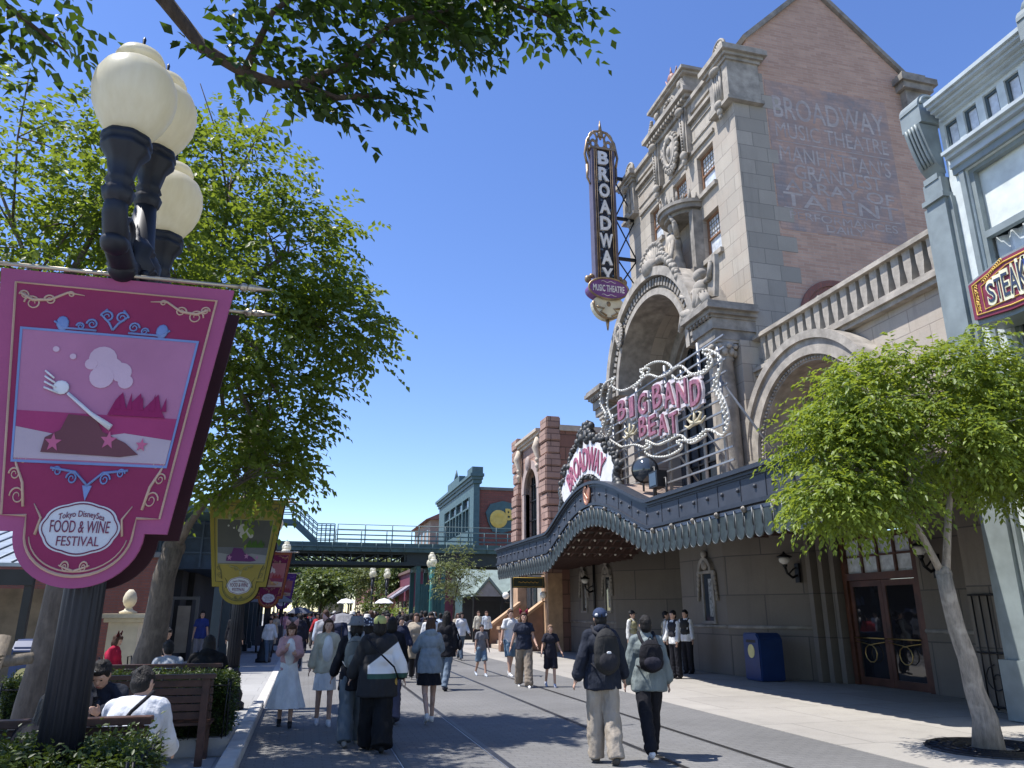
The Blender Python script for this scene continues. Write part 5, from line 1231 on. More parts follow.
# overhanging branch of a tree that stands beside the camera
t = thing('overhanging_tree', 'dark leafy branch hanging in at the top, its trunk standing outside the picture', 'tree', (-4.3, 1.4, 0))
m = MB(); B0 = [(-4.3, 1.4, 0), (-4.2, 1.5, 2.2), (-3.7, 2.2, 4.4), (-2.6, 3.3, 5.9)]; m.tube(B0, [.26, .22, .17, .12], 12)
br = [(-2.6, 3.3, 5.9), (-1.75, 4.2, 6.05), (-1.2, 4.5, 5.6), (-.93, 4.5, 5.28), (-.66, 4.5, 5.14), (-.42, 4.5, 5.1), (-.3, 4.5, 5.12)]; m.tube(br, [.12, .075, .05, .042, .036, .03, .024], 8)
subs = [[(-.3, 4.5, 5.12), (0, 4.5, 5.35), (.3, 4.4, 5.7), (.8, 4.4, 5.95)], [(-.3, 4.5, 5.12), (-.05, 4.55, 5.1), (.15, 4.6, 5.2), (.32, 4.6, 5.2)], [(-1.75, 4.2, 6.05), (-.8, 4.3, 6.1), (.2, 4.4, 6.15), (1.1, 4.5, 6.17), (1.6, 4.5, 6.1)], [(-2.6, 3.3, 5.9), (-2.5, 4.0, 5.7), (-2.1, 4.5, 5.35), (-1.75, 4.6, 5.15)],
        [(.2, 4.4, 6.15), (.6, 4.6, 6.0), (.95, 4.7, 5.85)], [(-.66, 4.5, 5.14), (-.5, 4.3, 5.5), (-.1, 4.2, 5.9)], [(1.1, 4.5, 6.17), (1.4, 4.2, 6.35), (1.6, 4.1, 6.55)]]
for s_ in subs: m.tube(s_, [.03]+[.02]*(len(s_)-2)+[.006], 6)
m.build('trunk', bk_c, t)
rng = random.Random(31); st = []; dr = []
def along(path, n, spread, out, t0=0.0):
    for _ in range(n):
        f = t0+(1-t0)*rng.random(); f *= (len(path)-1); i = min(int(f), len(path)-2); p = Vector(path[i]).lerp(Vector(path[i+1]), f-i)+Vector([rng.uniform(-spread, spread) for _ in range(3)]); d = Vector(path[i+1])-Vector(path[i]); d = d.normalized()*.6+Vector([rng.uniform(-1, 1) for _ in range(3)])*out; d.z *= .4; st.append(p); dr.append(d)
along(subs[0], 90, .18, .8); along(subs[1], 20, .1, .5); along(subs[2], 130, .2, .8); along(subs[4], 40, .12, .6); along(subs[5], 60, .2, .8); along(subs[6], 30, .15, .7); along(br, 16, .12, .7, .55); along(subs[3], 26, .2, .7)
for _ in range(190): st.append(Vector((rng.uniform(-.9, 1.1), rng.uniform(4.1, 5.3), rng.uniform(6.15, 7.0)))); dr.append(Vector((rng.uniform(-1, 1), rng.uniform(-1, 1), rng.uniform(-.4, .3))))
for _ in range(120): st.append(Vector((rng.uniform(-3.2, -2.0), rng.uniform(4.0, 5.2), rng.uniform(5.15, 6.4)))); dr.append(Vector((rng.uniform(-1, 1), rng.uniform(-1, 1), rng.uniform(-.4, .3))))
nr = np.random.default_rng(5); P, D = sprays(nr, np.array([tuple(v) for v in st]), np.array([tuple(v) for v in dr]), .3, 7, .25)
for cx_, cy_, cz_ in ((-5.4, 6.2, 6.6), (-4.6, 5.0, 7.4), (-6.6, 7.2, 6.0)):  # unseen leaf clumps added out of view to shade the benches and hedges
    P2, D2, S2 = crown(nr, [((cx_, cy_, cz_), (1.5, 1.6, 1.1), 420)], .5, 8, .3); P = np.concatenate([P, P2]); D = np.concatenate([D, D2])
leaves_mesh('crown', P, D, .09, .32, leafmat('leaf_overhead', (.025, .05, .009), (.05, .095, .014), .38), t, nr)
# distant trees, each its own crown and trunk
far = [(1.2, 66, 5.5, 2.8, 0), (2.6, 88, 8.5, 3.5, 3), (5.2, 95, 9.5, 3.8, 0), (7.6, 88, 9.0, 3.6, 2), (9.6, 82, 8.0, 2.8, 0), (-.8, 80, 7.2, 3.2, 1), (-3, 72, 7.2, 3.2, 1), (3.8, 118, 7, 4, 1), (.5, 112, 7, 4.2, 3), (9.0, 112, 11, 4.6, 2), (6.5, 125, 11, 4.6, 1), (-3.5, 108, 8.5, 4.4, 2), (-7, 95, 8.5, 4.4, 1), (12, 100, 9, 4, 3), (-11, 70, 8, 4, 2), (-13, 44, 6, 3.2, 1), (-12.5, 26, 4.2, 2.4, 3), (-1.2, 92, 8.5, 3.6, 0), (1.2, 140, 12, 6, 1), (5.5, 150, 13, 6, 0), (-5, 135, 12, 6, 3), (9.5, 145, 13, 6, 2)]
far_lab = ['first', 'second', 'third', 'fourth', 'fifth', 'sixth', 'seventh', 'eighth', 'ninth', 'tenth', 'eleventh', 'twelfth', 'thirteenth', 'fourteenth', 'fifteenth', 'sixteenth', 'seventeenth']
kinds = [(lf_d, 'mid green round-crowned tree'), (lf_c, 'dark green dense tree'), (lf_e, 'pale olive tree'), (lf_d, 'light green tree')]
wh = ['behind the maroon banner just beyond the bridge', 'under the bridge left of the street middle', 'over the middle of the crowd', 'left of the maroon shop', 'tight beside the maroon shop awning', 'left of the street under the bridge end', 'left behind the station posts', 'lowest of the far end of the street', 'at the far end left of the street axis', 'tallest at the far right side', 'far behind the two island lamps', 'far behind the station at the left', 'behind the station roof', 'behind the pink building', 'far left behind the station building', 'above the shelter roof at the left', 'low behind the tan screens of the shelter', 'just left of the street middle below the bridge', 'broadest, closing the end of the street', 'closing the street end right of the broadest', 'closing the street end at the left', 'closing the street end at the right']
for i, (x_, y_, h_, w_, k_) in enumerate(far):
    mt, lb = kinds[k_]; rr = random.Random(i); n = 150 if y_ > 60 else 260
    bl = [((x_+rr.uniform(-.3, .3)*w_, y_+rr.uniform(-.3, .3)*w_, h_*rr.uniform(.5, .85)), (w_*.5, w_*.5, h_*.2), n) for _ in range(5)]
    tree('distant_tree', lb+' '+wh[i], 'tree', (x_, y_, 0), (x_, y_, h_*.38), bl, .16, .28 if y_ > 60 else .14, mt, bk_c, 1.0 if y_ > 60 else .6, 7, .2, .36, 50+i, 'trees along the far street', seg=2)
def shrub(label, x_, y_, r_, h_, mt, n=160, lf=.12, cat='shrub', name='round_shrub', group=None):
    t = thing(name, label, cat, (x_, y_, 0), group); m = MB(); rr = random.Random(int(x_*9+y_))
    for k in range(7): m.tube([(x_, y_, 0), (x_+rr.uniform(-.5, .5)*r_, y_+rr.uniform(-.5, .5)*r_, h_*.6)], [.03, .01], 4)
    m.build('stem', bk_c, t); nr = np.random.default_rng(int(x_*7+y_)+99); P, D, S = crown(nr, [((x_, y_, h_*.55), (r_, r_, h_*.5), n)], .3, 7, .2); leaves_mesh('foliage', P, D, lf, .35, mt, t, nr)
shrub('clipped round green shrub at the foot of the island lamp', 5.7, 66, 1.5, 3.0, lf_d, 500, .2); shrub('low bright shrub right of the round clipped one', 7.4, 64, 1.0, 1.9, lf_b, 300, .16); shrub('bushy green planting in front of the maroon shop', 9.0, 60, 1.3, 2.4, lf_d, 400, .2)
shrub('yellow-green hedge bush left of the blue litter bin', -6.6, 14.8, .8, 1.3, lf_b, 400, .1)
# ================================================================ lamp posts and banners
iron = plain('lamp_iron_blue_black', (.012, .014, .022), .5, .1, var=.25)
def milk():
    m, nt, b = new_mat('globe_milk_glass'); pos = nt.nodes.new('ShaderNodeTexCoord').outputs['Object']
    mp = nt.nodes.new('ShaderNodeMapping'); mp.inputs['Scale'].default_value = (1, 1, .2); nt.links.new(pos, mp.inputs[0])
    o = mix(nt, ramp(nt, noise(nt, 22, 5, mp.outputs[0]), .3, .7), (.74, .7, .56), (.86, .83, .7)); nt.links.new(o, b.inputs[0]); b.inputs['Roughness'].default_value = .3
    tr = nt.nodes.new('ShaderNodeBsdfTranslucent'); tr.inputs[0].default_value = (.85, .8, .62, 1); ms = nt.nodes.new('ShaderNodeMixShader'); ms.inputs[0].default_value = .45
    nt.links.new(b.outputs[0], ms.inputs[1]); nt.links.new(tr.outputs[0], ms.inputs[2]); nt.links.new(ms.outputs[0], nt.nodes['Material Output'].inputs[0]); return m
milkm = milk()
def lamp_post(x, y, label, post_mat=iron, detail=True):
    t = thing('lamp_post', label, 'street lamp', (x, y, 0), 'triple-globe lamp posts along the street')
    n = 32 if detail else 14
    m = MB(); m.lathe([(.27, 0), (.27, .1), (.21, .14), (.23, .26), (.18, .36), (.15, .55), (.17, .6), (.13, .66), (.125, .72)], (x, y, .005), n); m.build('base', post_mat, t)
    m = MB(); m.lathe([(.125, .7), (.115, 1.8), (.1, 3.0), (.088, 3.72)], (x, y, 0), 64 if detail else 14, flute=.13 if detail else 0, fn=16); m.lathe([(.1, 3.7), (.13, 3.76), (.1, 3.82), (.15, 3.92), (.16, 4.02), (.1, 4.12), (.07, 4.5)], (x, y, 0), n); m.build('pole', post_mat, t)
    for dy, dz in ((-.68, 0), (.68, 0), (0, .34)):
        cz = 4.57+dz
        m = MB()
        if dy: 
            sg = 1 if dy > 0 else -1
            m.tube([(x, y+sg*.08, 3.95), (x, y+sg*.3, 3.86), (x, y+sg*.55, 3.92), (x, y+dy, 4.06), (x, y+dy, cz-.36)], [.09, .085, .08, .075, .06], 12)
            if detail:
                m.tube([(x, y+sg*(.3+.14*math.cos(k*.6)*(1-k*.06)), 4.08+.14*math.sin(k*.6)*(1-k*.06)) for k in range(12)], .022, 6); m.ball((x, y+sg*.3, 3.84), (.09, .12, .08)); m.ball((x, y+sg*.58, 3.9), (.085, .1, .07)); m.lathe([(.09, -.2), (.15, -.12), (.11, -.05), (.17, .02), (.12, .1), (.14, .16), (.08, .24)], (x, y+sg*.1, 3.93), 24, flute=.18, fn=8); m.tube([(x-.1, y+sg*(.1+.1*k/3), 3.78+.12*k/3) for k in range(4)], .03, 6); m.tube([(x+.1, y+sg*(.1+.1*k/3), 3.78+.12*k/3) for k in range(4)], .03, 6)
        m.lathe([(.05, -.46), (.085, -.42), (.1, -.36), (.07, -.32), (.09, -.3), (.075, -.26), (.1, -.14), (.145, -.08), (.15, -.05), (.135, -.04), (.155, -.02), (.15, .02), (.12, .03)], (x, y+dy, cz), n, flute=.06 if detail else 0, fn=8)
        a = m.build('lamp_arm', post_mat, t)
        m = MB(); m.lathe([(.12, .03), (.15, .07), (.2, .15), (.24, .25), (.253, .34), (.245, .43), (.21, .51), (.16, .555), (.128, .565), (.128, .575), (.15, .59), (.152, .615), (.13, .66), (.07, .69), (.015, .7)], (x, y+dy, cz), n)
        g = m.build('globe', milkm, t); m = MB(); m.lathe([(.014, .7), (.018, .73), (.01, .76), (.012, .79), (.004, .81)], (x, y+dy, cz), 8); m.build('finial', black_m, g)
    return t
lamp_post(-1.32, 5.3, 'nearest triple-globe lamp post, carrying the pink festival banner')
lamp_post(-1.22, 15.6, 'triple-globe lamp post behind the benches, carrying the olive-gold banner')
lamp_post(-1.3, 29.5, 'third lamp post along the left kerb, carrying the maroon banner')
lamp_post(-1.3, 46, 'fourth lamp post along the left kerb, carrying a purple banner', detail=False)
green_post = plain('post_green', (.05, .2, .17), .5)
lamp_post(8.1, 52, 'globe lamp on a green post at the right just before the bridge pier', green_post, False)
lamp_post(5.55, 69, 'left one of the far island lamps beside the round shrub', iron, False)
lamp_post(7.0, 71, 'far lamp post right of the round shrub', iron, False)
lamp_post(2.3, 96, 'small far lamp post at the end of the street', iron, False)

fab = lambda n, c: plain(n, c, .75, var=.07, scale=2, bmp=.15, bscale=60, spec=.2)
rodm = plain('rod_champagne', (.5, .43, .33), .35, .7)
def cloth(poly, y, th): return MB().prism(poly, 'y', y, y+th)
def spiral(m, x, z, y, s, sg, r=.0065, n=26, turns=1.6, up=1):
    m.tube([(x+sg*s*(1-k/n*.8)*math.cos(turns*2*PI*k/n), y, z+up*s*(1-k/n*.8)*math.sin(turns*2*PI*k/n)) for k in range(n)], [r*(1-.5*k/n) for k in range(n)], 5)
def banner(x, y, label, cols, name_tag, full=True, z0=0):
    """x,y: the post's axis; one face on each side of the post"""
    t = thing('festival_banner', label, 'banner', (x, y, 3.8), 'festival banners on the lamp posts')
    W_ = .695; top = 3.78; nz = 2.15; cr = .512; cz_ = .32; cb = nz+.0
    edge, field, line, orn = cols
    for side, yy in ((-1, y-.32), (1, y+.14)):
        f = -1 if side < 0 else 1; fy0 = yy
        arcp = [(x+cr*math.cos(R(a)), cb+cz_*math.sin(R(a))) for a in range(180, 361, 9)]
        poly = [(x-W_, top), (x-W_, nz), (x-cr, nz)]+arcp[1:-1]+[(x+cr, nz), (x+W_, nz), (x+W_, top)]
        m = cloth(poly[::-1], fy0-.015, .03); c = m.build('banner_cloth', fab(name_tag+'_edge', edge) if side < 0 else fab('banner_lining', (.05, .02, .025)), t)
        if side > 0: continue
        q = fy0+f*.018; q0, q1 = (q-.003, q) if f < 0 else (q, q+.003)
        i_ = .09; arci = [(x+(cr-i_)*math.cos(R(a)), cb+(cz_-i_*.75)*math.sin(R(a))) for a in range(180, 361, 9)]
        pin = [(x-W_+i_, top-i_), (x-W_+i_, nz+i_), (x-cr+i_, nz+i_)]+arci[0:]+[(x+cr-i_, nz+i_), (x+W_-i_, nz+i_), (x+W_-i_, top-i_)]
        MB().prism(pin, 'y', q0, q1).build('banner_field', fab(name_tag+'_field', field), c)
        qq = q+f*.004
        m = MB(); m.tube([(a, qq, b) for a, b in pin], .009, 4, closed=True, smooth=False)
        if side < 0:
            arcj = [(x+(cr-i_-.035)*math.cos(R(a)), cb+(cz_-i_*.75-.025)*math.sin(R(a))) for a in range(188, 353, 9)]; m.tube([(a, qq, b) for a, b in arcj], .005, 4)
            for sg in (-1, 1):
                for (dx, dz, s_) in ((.5, 1.42, .05), (.4, 1.45, .035), (.55, 1.47, .03), (.28, 1.5, .02)): spiral(m, x+sg*dx, nz+dz-.01, qq, s_, sg)
                m.tube([(x+sg*.57, qq, top-.16), (x+sg*.5, qq, top-.2), (x+sg*.4, qq, top-.19), (x+sg*.3, qq, top-.13), (x+sg*.2, qq, top-.14)], [.01, .012, .01, .008, .003], 5)
                for (dx, dz, s_) in ((.5, .2, .055), (.53, .33, .04), (.48, .42, .03)): spiral(m, x+sg*dx, nz+dz, qq, s_, sg)
                m.tube([(x+sg*.45, qq, nz+.14), (x+sg*.47, qq, nz+.28), (x+sg*.52, qq, nz+.38), (x+sg*.55, qq, nz+.47)], [.012, .012, .01, .004], 5)
                m.tube([(x+sg*.34, qq, cb-.02), (x+sg*.31, qq, cb+.08), (x+sg*.37, qq, cb+.16)], [.012, .01, .004], 5); spiral(m, x+sg*.07, cb-.2, qq, .035, sg); m.tube([(x, qq, cb-.225), (x+sg*.12, qq, cb-.19)], [.01, .004], 5)
        m.build('gilt_ornament', plain(name_tag+'_line', line, .5), c)
        if side > 0: continue
        # picture panel: sky, clouds, sea, sand
        px0, px1, pz0, pz1 = x-.546, x+.546, nz+.415, nz+1.23; b0, b1 = q-.008, q-.001
        pnl = MB().box(px0, px1, b0, b1, pz0, pz1).build('picture', fab(name_tag+'_sky', orn['sky']), c)
        MB().box(px0+.002, px1-.002, b0-.002, b0-.0002, pz0+.02, pz0+.3).build('picture_sea', fab(name_tag+'_sea', orn['sea']), pnl)
        m = MB(); m.prism([(px0+.003, pz0+.01), (px1-.003, pz0+.01), (px1-.003, pz0+.16), (x+.2, pz0+.19), (x-.1, pz0+.14), (px0+.003, pz0+.2)], 'y', b0-.004, b0-.0022); m.build('picture_sand', fab(name_tag+'_sand', orn['sand']), pnl)
        m = MB()
        for ci, (cx, cz, r_) in enumerate(((-.03, .66, .09), (.03, .6, .08), (.1, .58, .07), (-.1, .62, .04), (.14, .52, .05), (-.02, .54, .08), (-.33, .7, .02), (-.22, .66, .02))): m.prism([(x+cx+r_*math.cos(k*PI/8), pz0+cz+r_*math.sin(k*PI/8)*.9) for k in range(16)], 'y', b0-.003-.0006*(ci+1), b0-.0002)
        m.build('picture_clouds', fab(name_tag+'_cloud', orn['cloud']), pnl)
        m = MB()
        m.prism([(x+.06+.0*k, pz0+.3) if k == 0 else (x+.06+.4*k/10, pz0+.3+(.05+.05*((k*7) % 3)) if k < 10 else pz0+.3) for k in range(11)], 'y', b0-.0105, b0-.0082)
        for k in range(5): m.prism([(x+.1+.08*k, pz0+.34), (x+.14+.08*k, pz0+.34), (x+.12+.08*k, pz0+.43+.02*(k % 2))], 'y', b0-.0125, b0-.0107)
        m.build('picture_trees', fab(name_tag+'_dark', orn['dark']), pnl)
        m = MB(); m.prism([(x-.36, pz0+.05), (x+.2, pz0+.04), (x+.33, pz0+.06), (x+.22, pz0+.13), (x+.05, pz0+.19), (x-.02, pz0+.28), (x-.2, pz0+.29), (x-.24, pz0+.19), (x-.34, pz0+.14)], 'y', b0-.0105, b0-.0082); m.build('picture_rock', fab(name_tag+'_rock', orn['rock']), pnl)
        for (cx, cz, r_) in ((-.28, .11, .06), (.1, .14, .06), (.34, .12, .045)):
            m = MB(); m.prism([(x+cx+r_*(1 if k % 2 == 0 else .42)*math.cos(k*PI/5+.3), pz0+cz+r_*(1 if k % 2 == 0 else .42)*math.sin(k*PI/5+.3)) for k in range(10)], 'y', b0-.013, b0-.0107); m.build('picture_starfish', fab(name_tag+'_star', orn['star']), pnl)
        if full:
            m = MB(); m.tube([(x-.22, b0-.012, pz0+.42), (x-.05, b0-.012, pz0+.3), (x+.1, b0-.012, pz0+.22)], [.012, .014, .024], 6)
            m.ball((x-.27, b0-.01, pz0+.455), (.055, .004, .045), 10, 6)
            for k in range(4): m.tube([(x-.29-.01*k, b0-.012, pz0+.42+.03*k), (x-.38, b0-.012, pz0+.45+.035*k)], .007, 5)
            m.build('picture_fork', plain('picture_fork_white', (.66, .66, .7), .5), pnl)
        m = MB()
        for a, b_, c_, d_ in ((px0-.015, px0, pz0-.015, pz1+.015), (px1, px1+.015, pz0-.015, pz1+.015), (px0, px1, pz0-.015, pz0), (px0, px1, pz1, pz1+.015)): m.box(a, b_, b0-.003, b1, c_, d_)
        for sg in (-1, 1):
            spiral(m, x+sg*.045, pz1+.13, b0, .04, sg, .008); spiral(m, x+sg*.13, pz1+.07, b0, .035, sg, .008); spiral(m, x+sg*.2, pz1+.05, b0, .025, sg, .007); m.tube([(x, b0, pz1+.04), (x+sg*.03, b0, pz1+.09), (x+sg*.085, b0, pz1+.14), (x+sg*.05, b0, pz1+.18)], .008, 5)
            m.tube([(x+sg*.1, b0, pz1+.03), (x+sg*.3, b0, pz1+.03), (x+sg*.36, b0, pz1+.07)], .008, 5); m.ball((x+sg*.31, b0, pz1+.06), (.04, .006, .05), 8, 5)
            spiral(m, x+sg*.12, pz0-.1, b0, .04, sg, .008); spiral(m, x+sg*.23, pz0-.06, b0, .03, sg, .007); m.tube([(x, b0, pz0-.14), (x+sg*.1, b0, pz0-.06), (x+sg*.28, b0, pz0-.04)], .009, 5)
        m.prism([(x-.035, pz0-.14), (x+.035, pz0-.14), (x, pz0-.23)], 'y', b0-.003, b1); m.build('picture_frame', plain(name_tag+'_blue', orn['frame'], .5), pnl)
        # scalloped plaque with the festival's name
        pc = cb+.02; pl = []
        for k in range(60):
            a = 2*PI*k/60; r_ = 1+.05*abs(math.cos(a*4)); pl.append((x+.3*r_*math.cos(a), pc+.152*r_*math.sin(a)))
        pq = MB().prism(pl, 'y', b0, b1).build('name_plaque', fab('plaque_white', (.6, .62, .66)), c)
        m = MB(); m.tube([(x+(a-x)*.93, b0-.002, pc+(b_-pc)*.92) for a, b_ in pl], .004, 4, closed=True); ink = plain('plaque_ink', (.16, .015, .06), .6)
        ar = lambda X, Y: (X*math.cos(X*1.2), Y-.0-X*X*.7)
        put_text(m, 'Tokyo DisneySea', (x, b0-.002, pc+.088), (1, 0, 0), (0, 0, 1), .036, .36, .05, .0, warp=ar)
        put_text(m, 'FOOD & WINE', (x, b0-.002, pc+.012), (1, 0, 0), (0, 0, 1), .07, .46, .03, .0); put_text(m, 'FESTIVAL', (x, b0-.002, pc-.072), (1, 0, 0), (0, 0, 1), .055, .33, .03, .0); m.build('plaque_lettering', ink, pq)
    for yy in (y-.335, y+.125):
        m = MB(); m.tube([(x-W_-.07, yy, top+.03), (x+W_+.07, yy, top+.03)], .014, 8)
        for sg in (-1, 1):
            m.ball((x+sg*(W_+.06), yy, top+.03), (.03, .03, .03), 8, 6); m.ball((x+sg*(W_+.11), yy, top+.03), (.035, .025, .025), 8, 6); m.cone((x+sg*(W_+.13), yy, top+.03), (x+sg*(W_+.25), yy, top+.03), .024, .003, 8)
        m.build('hanging_rod', rodm, t)
    for o in bpy.data.objects:
        if o.type == 'MESH' and (o.parent == t or (o.parent and (o.parent.parent == t or (o.parent.parent and o.parent.parent.parent == t)))) and o.name.split('.')[0] != 'hanging_rod':
            for v in o.data.vertices: v.co.x *= max(.683, (.475+(v.co.z+3.8-2.15)*.135)/.695)
    m = MB(); m.tube([(x, y-.38, top+.03), (x, y+.38, top+.03)], .018, 6); m.build('bracket', iron, t)
pinkset = dict(sky=(.42, .18, .3), sea=(.34, .05, .15), sand=(.45, .37, .43), cloud=(.58, .42, .52), dark=(.25, .02, .1), rock=(.15, .06, .075), star=(.5, .13, .24), frame=(.16, .24, .48))
banner(-1.32, 5.33, 'large pink and magenta festival banner with a seaside picture, nearest on the left', ((.36, .09, .2), (.27, .035, .1), (.55, .38, .28), pinkset), 'pink_banner')
goldset = dict(sky=(.1, .1, .09), sea=(.14, .15, .17), sand=(.25, .26, .28), cloud=(.45, .44, .4), dark=(.06, .12, .03), rock=(.12, .04, .14), star=(.4, .2, .35), frame=(.3, .28, .12))
banner(-1.22, 15.6, 'olive-gold festival banner on the second lamp post', ((.3, .24, .05), (.34, .27, .07), (.12, .12, .05), goldset), 'gold_banner', False)
redset = dict(sky=(.35, .12, .12), sea=(.25, .05, .08), sand=(.4, .3, .25), cloud=(.5, .4, .35), dark=(.3, .05, .05), rock=(.35, .2, .1), star=(.5, .3, .1), frame=(.3, .15, .1))
banner(-1.3, 29.5, 'maroon and orange festival banner on the third lamp post', ((.25, .07, .03), (.14, .015, .05), (.4, .2, .08), redset), 'maroon_banner', False)
banner(-1.3, 46, 'purple festival banner furthest along the kerb', ((.09, .03, .16), (.12, .04, .2), (.2, .1, .25), redset), 'purple_banner', False)

# ================================================================ benches, hedges, stakes
bw = plain('bench_wood', (.075, .032, .02), .5, var=.3, scale=8, bmp=.2)
def bench(label, x0, x1, y, rz=0):
    """back towards the camera, seat on the far side"""
    t = thing('park_bench', label, 'bench', ((x0+x1)/2, y, 0), 'wooden benches between the planters')
    m = MB()
    for k in range(5): m.box(x0, x1, y+.02*k*-1+.08, y+.12-.02*k, .5+.09*k, .575+.09*k)
    m.box(x0-.02, x1+.02, y-.06, y+.06, .95, 1.0); m.build('backrest', bw, t, bevel=.006)
    m = MB()
    for k in range(5): m.box(x0, x1, y+.14+.09*k, y+.215+.09*k, .42, .45)
    m.build('seat', bw, t, bevel=.006)
    for xx in (x0+.08, x1-.08):
        for yy in (y+.02, y+.52): m = MB(); m.box(xx-.04, xx+.04, yy-.04, yy+.04, .005, .42 if yy > y+.1 else .95); m.build('leg', bw, t)
        m = MB(); m.box(xx-.035, xx+.035, y+.06, y+.55, .36, .415); m.box(xx-.04, xx+.04, y+.0, y+.56, .63, .67); m.build('armrest', bw, t)
bench('long wooden bench in front of the planter, with the man in the white shirt', -3.6, -1.0, 6.2)
bench('wooden bench with slatted back seen from behind, left of the kerb', -2.3, -.98, 10.1)
bench('wooden bench beyond the second planter, with two people seen from behind', -2.6, -1.1, 12.1)
conc = plain('planter_stone', (.36, .34, .31), .85, bmp=.3, dirt=.4)
def planter(label, x0, x1, y0, y1, h, n, seed):
    t = thing('planter_hedge', label, 'planter', ((x0+x1)/2, (y0+y1)/2, 0), 'low planters with clipped hedges')
    m = MB(); m.box(x0-.08, x1+.08, y0-.08, y1+.08, .004, .22); m.build('kerb', conc, t, bevel=.015)
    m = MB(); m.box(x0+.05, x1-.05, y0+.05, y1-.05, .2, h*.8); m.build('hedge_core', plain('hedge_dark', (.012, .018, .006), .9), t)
    nr = np.random.default_rng(seed); S = np.column_stack([nr.uniform(x0, x1, n), nr.uniform(y0, y1, n), nr.uniform(.22, h-.08, n)]); top = nr.random(n) < .5; S[top, 2] = h-.1+nr.normal(0, .03, top.sum())
    side = (~top); which = nr.integers(0, 4, n); S[side & (which == 0), 0] = x0+.03; S[side & (which == 1), 0] = x1-.03; S[side & (which > 1), 1] = y0+.04
    Dv = nr.normal(0, .5, (n, 3)); Dv[:, 2] += .8; Dv[side & (which == 1), 0] += .8; Dv[side & (which > 1), 1] -= .8
    P, D = sprays(nr, S, Dv, .13, 8, .1); leaves_mesh('foliage', P, D, .038, .3, leafmat('hedge_leaf_%d' % seed, (.03, .055, .012), (.075, .11, .025), .25), t, nr)
    m = MB()
    for k in range(14):
        xx = x0+(x1-x0)*k/13; m.tube([(xx, y0-.06, .2), (xx+.02, y0-.06, h-.02)], .01, 4)
    m.tube([(x1+.03, y0-.06, h-.1), (x0, y0-.06, h-.1)], .01, 4)
    for k in range(8): yy = y0+(y1-y0)*k/7; m.tube([(x1+.04, yy, .2), (x1+.04, yy, h-.03)], .01, 4)
    m.build('wire_fence', black_m, t)
planter('nearest clipped hedge planter in front of the long bench', -4.0, -.9, 5.0, 5.85, .93, 6500, 3)
planter('second clipped hedge planter, behind the slatted bench', -3.4, -.88, 10.75, 11.7, .92, 4200, 4)
t = thing('tree_stakes', 'pair of leaning timber stakes with a lashed crossbar at the left tree', 'tree stakes', (-3.0, 7.6, 0)); wd_ = bark('weathered_timber', (.24, .2, .15))
for a, b_ in (((-2.98, 7.4, 0), (-2.66, 7.9, 1.55)), ((-2.55, 7.3, 0), (-2.5, 7.75, 1.5))): m = MB(); m.tube([a, b_], .055, 10); m.build('stake', wd_, t)
m = MB(); m.tube([(-3.1, 7.78, 1.22), (-2.25, 7.72, 1.32)], .05, 10); m.build('crossbar', wd_, t)
m = MB()
for k in range(4): m.tube([(-2.53+.07*math.cos(q*.8), 7.7+.09*math.sin(q*.8), 1.25+.03*k) for q in range(8)], .012, 5, closed=True)
m.build('rope_lashing', plain('rope', (.2, .16, .1), .9), t)
# ================================================================ people
def remeshed(mb, voxel, smooth=2):
    me = bpy.data.meshes.new('tmp'); me.from_pydata(mb.v, [], mb.f); o = bpy.data.objects.new('tmp', me); col.objects.link(o)
    r = o.modifiers.new('r', 'REMESH'); r.mode = 'VOXEL'; r.voxel_size = voxel
    if smooth: s_ = o.modifiers.new('s', 'SMOOTH'); s_.factor = .5; s_.iterations = smooth
    out = bpy.data.meshes.new_from_object(o.evaluated_get(bpy.context.evaluated_depsgraph_get()))
    bpy.data.objects.remove(o); bpy.data.meshes.remove(me)
    out.polygons.foreach_set('use_smooth', [True]*len(out.polygons)); return out
from mathutils import noise as mnoise
def folds(me, amp, seed=0.0):
    n = len(me.vertices); co = np.empty(n*3, np.float32); me.vertices.foreach_get('co', co); no = np.empty(n*3, np.float32); me.vertices.foreach_get('normal', no); co = co.reshape(-1, 3); no = no.reshape(-1, 3)
    d = np.array([mnoise.noise((x*8+seed, y*8+z*5, z*6-x*5))*.65+mnoise.noise((x*19, y*19+seed, z*13+x*9))*.35 for x, y, z in co.tolist()], np.float32)
    co = co+no*(d*amp+amp*.25)[:, None]; me.vertices.foreach_set('co', co.ravel()); me.update(); return me
def cloth_m(c, key=None, rough=.85):
    k = key or 'cloth_%02d_%02d_%02d' % tuple(int(x*99) for x in c)
    if k in MATS: return MATS[k]
    m, nt, b = new_mat(k); tc = nt.nodes.new('ShaderNodeTexCoord').outputs['Object']
    mp = nt.nodes.new('ShaderNodeMapping'); mp.inputs['Scale'].default_value = (1, 1, .55); nt.links.new(tc, mp.inputs[0])
    n1 = noise(nt, 7, 4, mp.outputs[0]); o = mix(nt, ramp(nt, n1, .35, .65), [x*.82 for x in c], [min(1, x*1.12) for x in c]); nt.links.new(o, b.inputs[0])
    b.inputs['Roughness'].default_value = rough; b.inputs['Specular IOR Level'].default_value = .2; bump(nt, b, n1, .8, .05); MATS[k] = m; return m
SKIN = plain('skin', (.52, .32, .23), .5, var=.06, scale=5, spec=.35); SKIN2 = plain('skin_tan', (.4, .23, .155), .5, var=.06, scale=5, spec=.35)
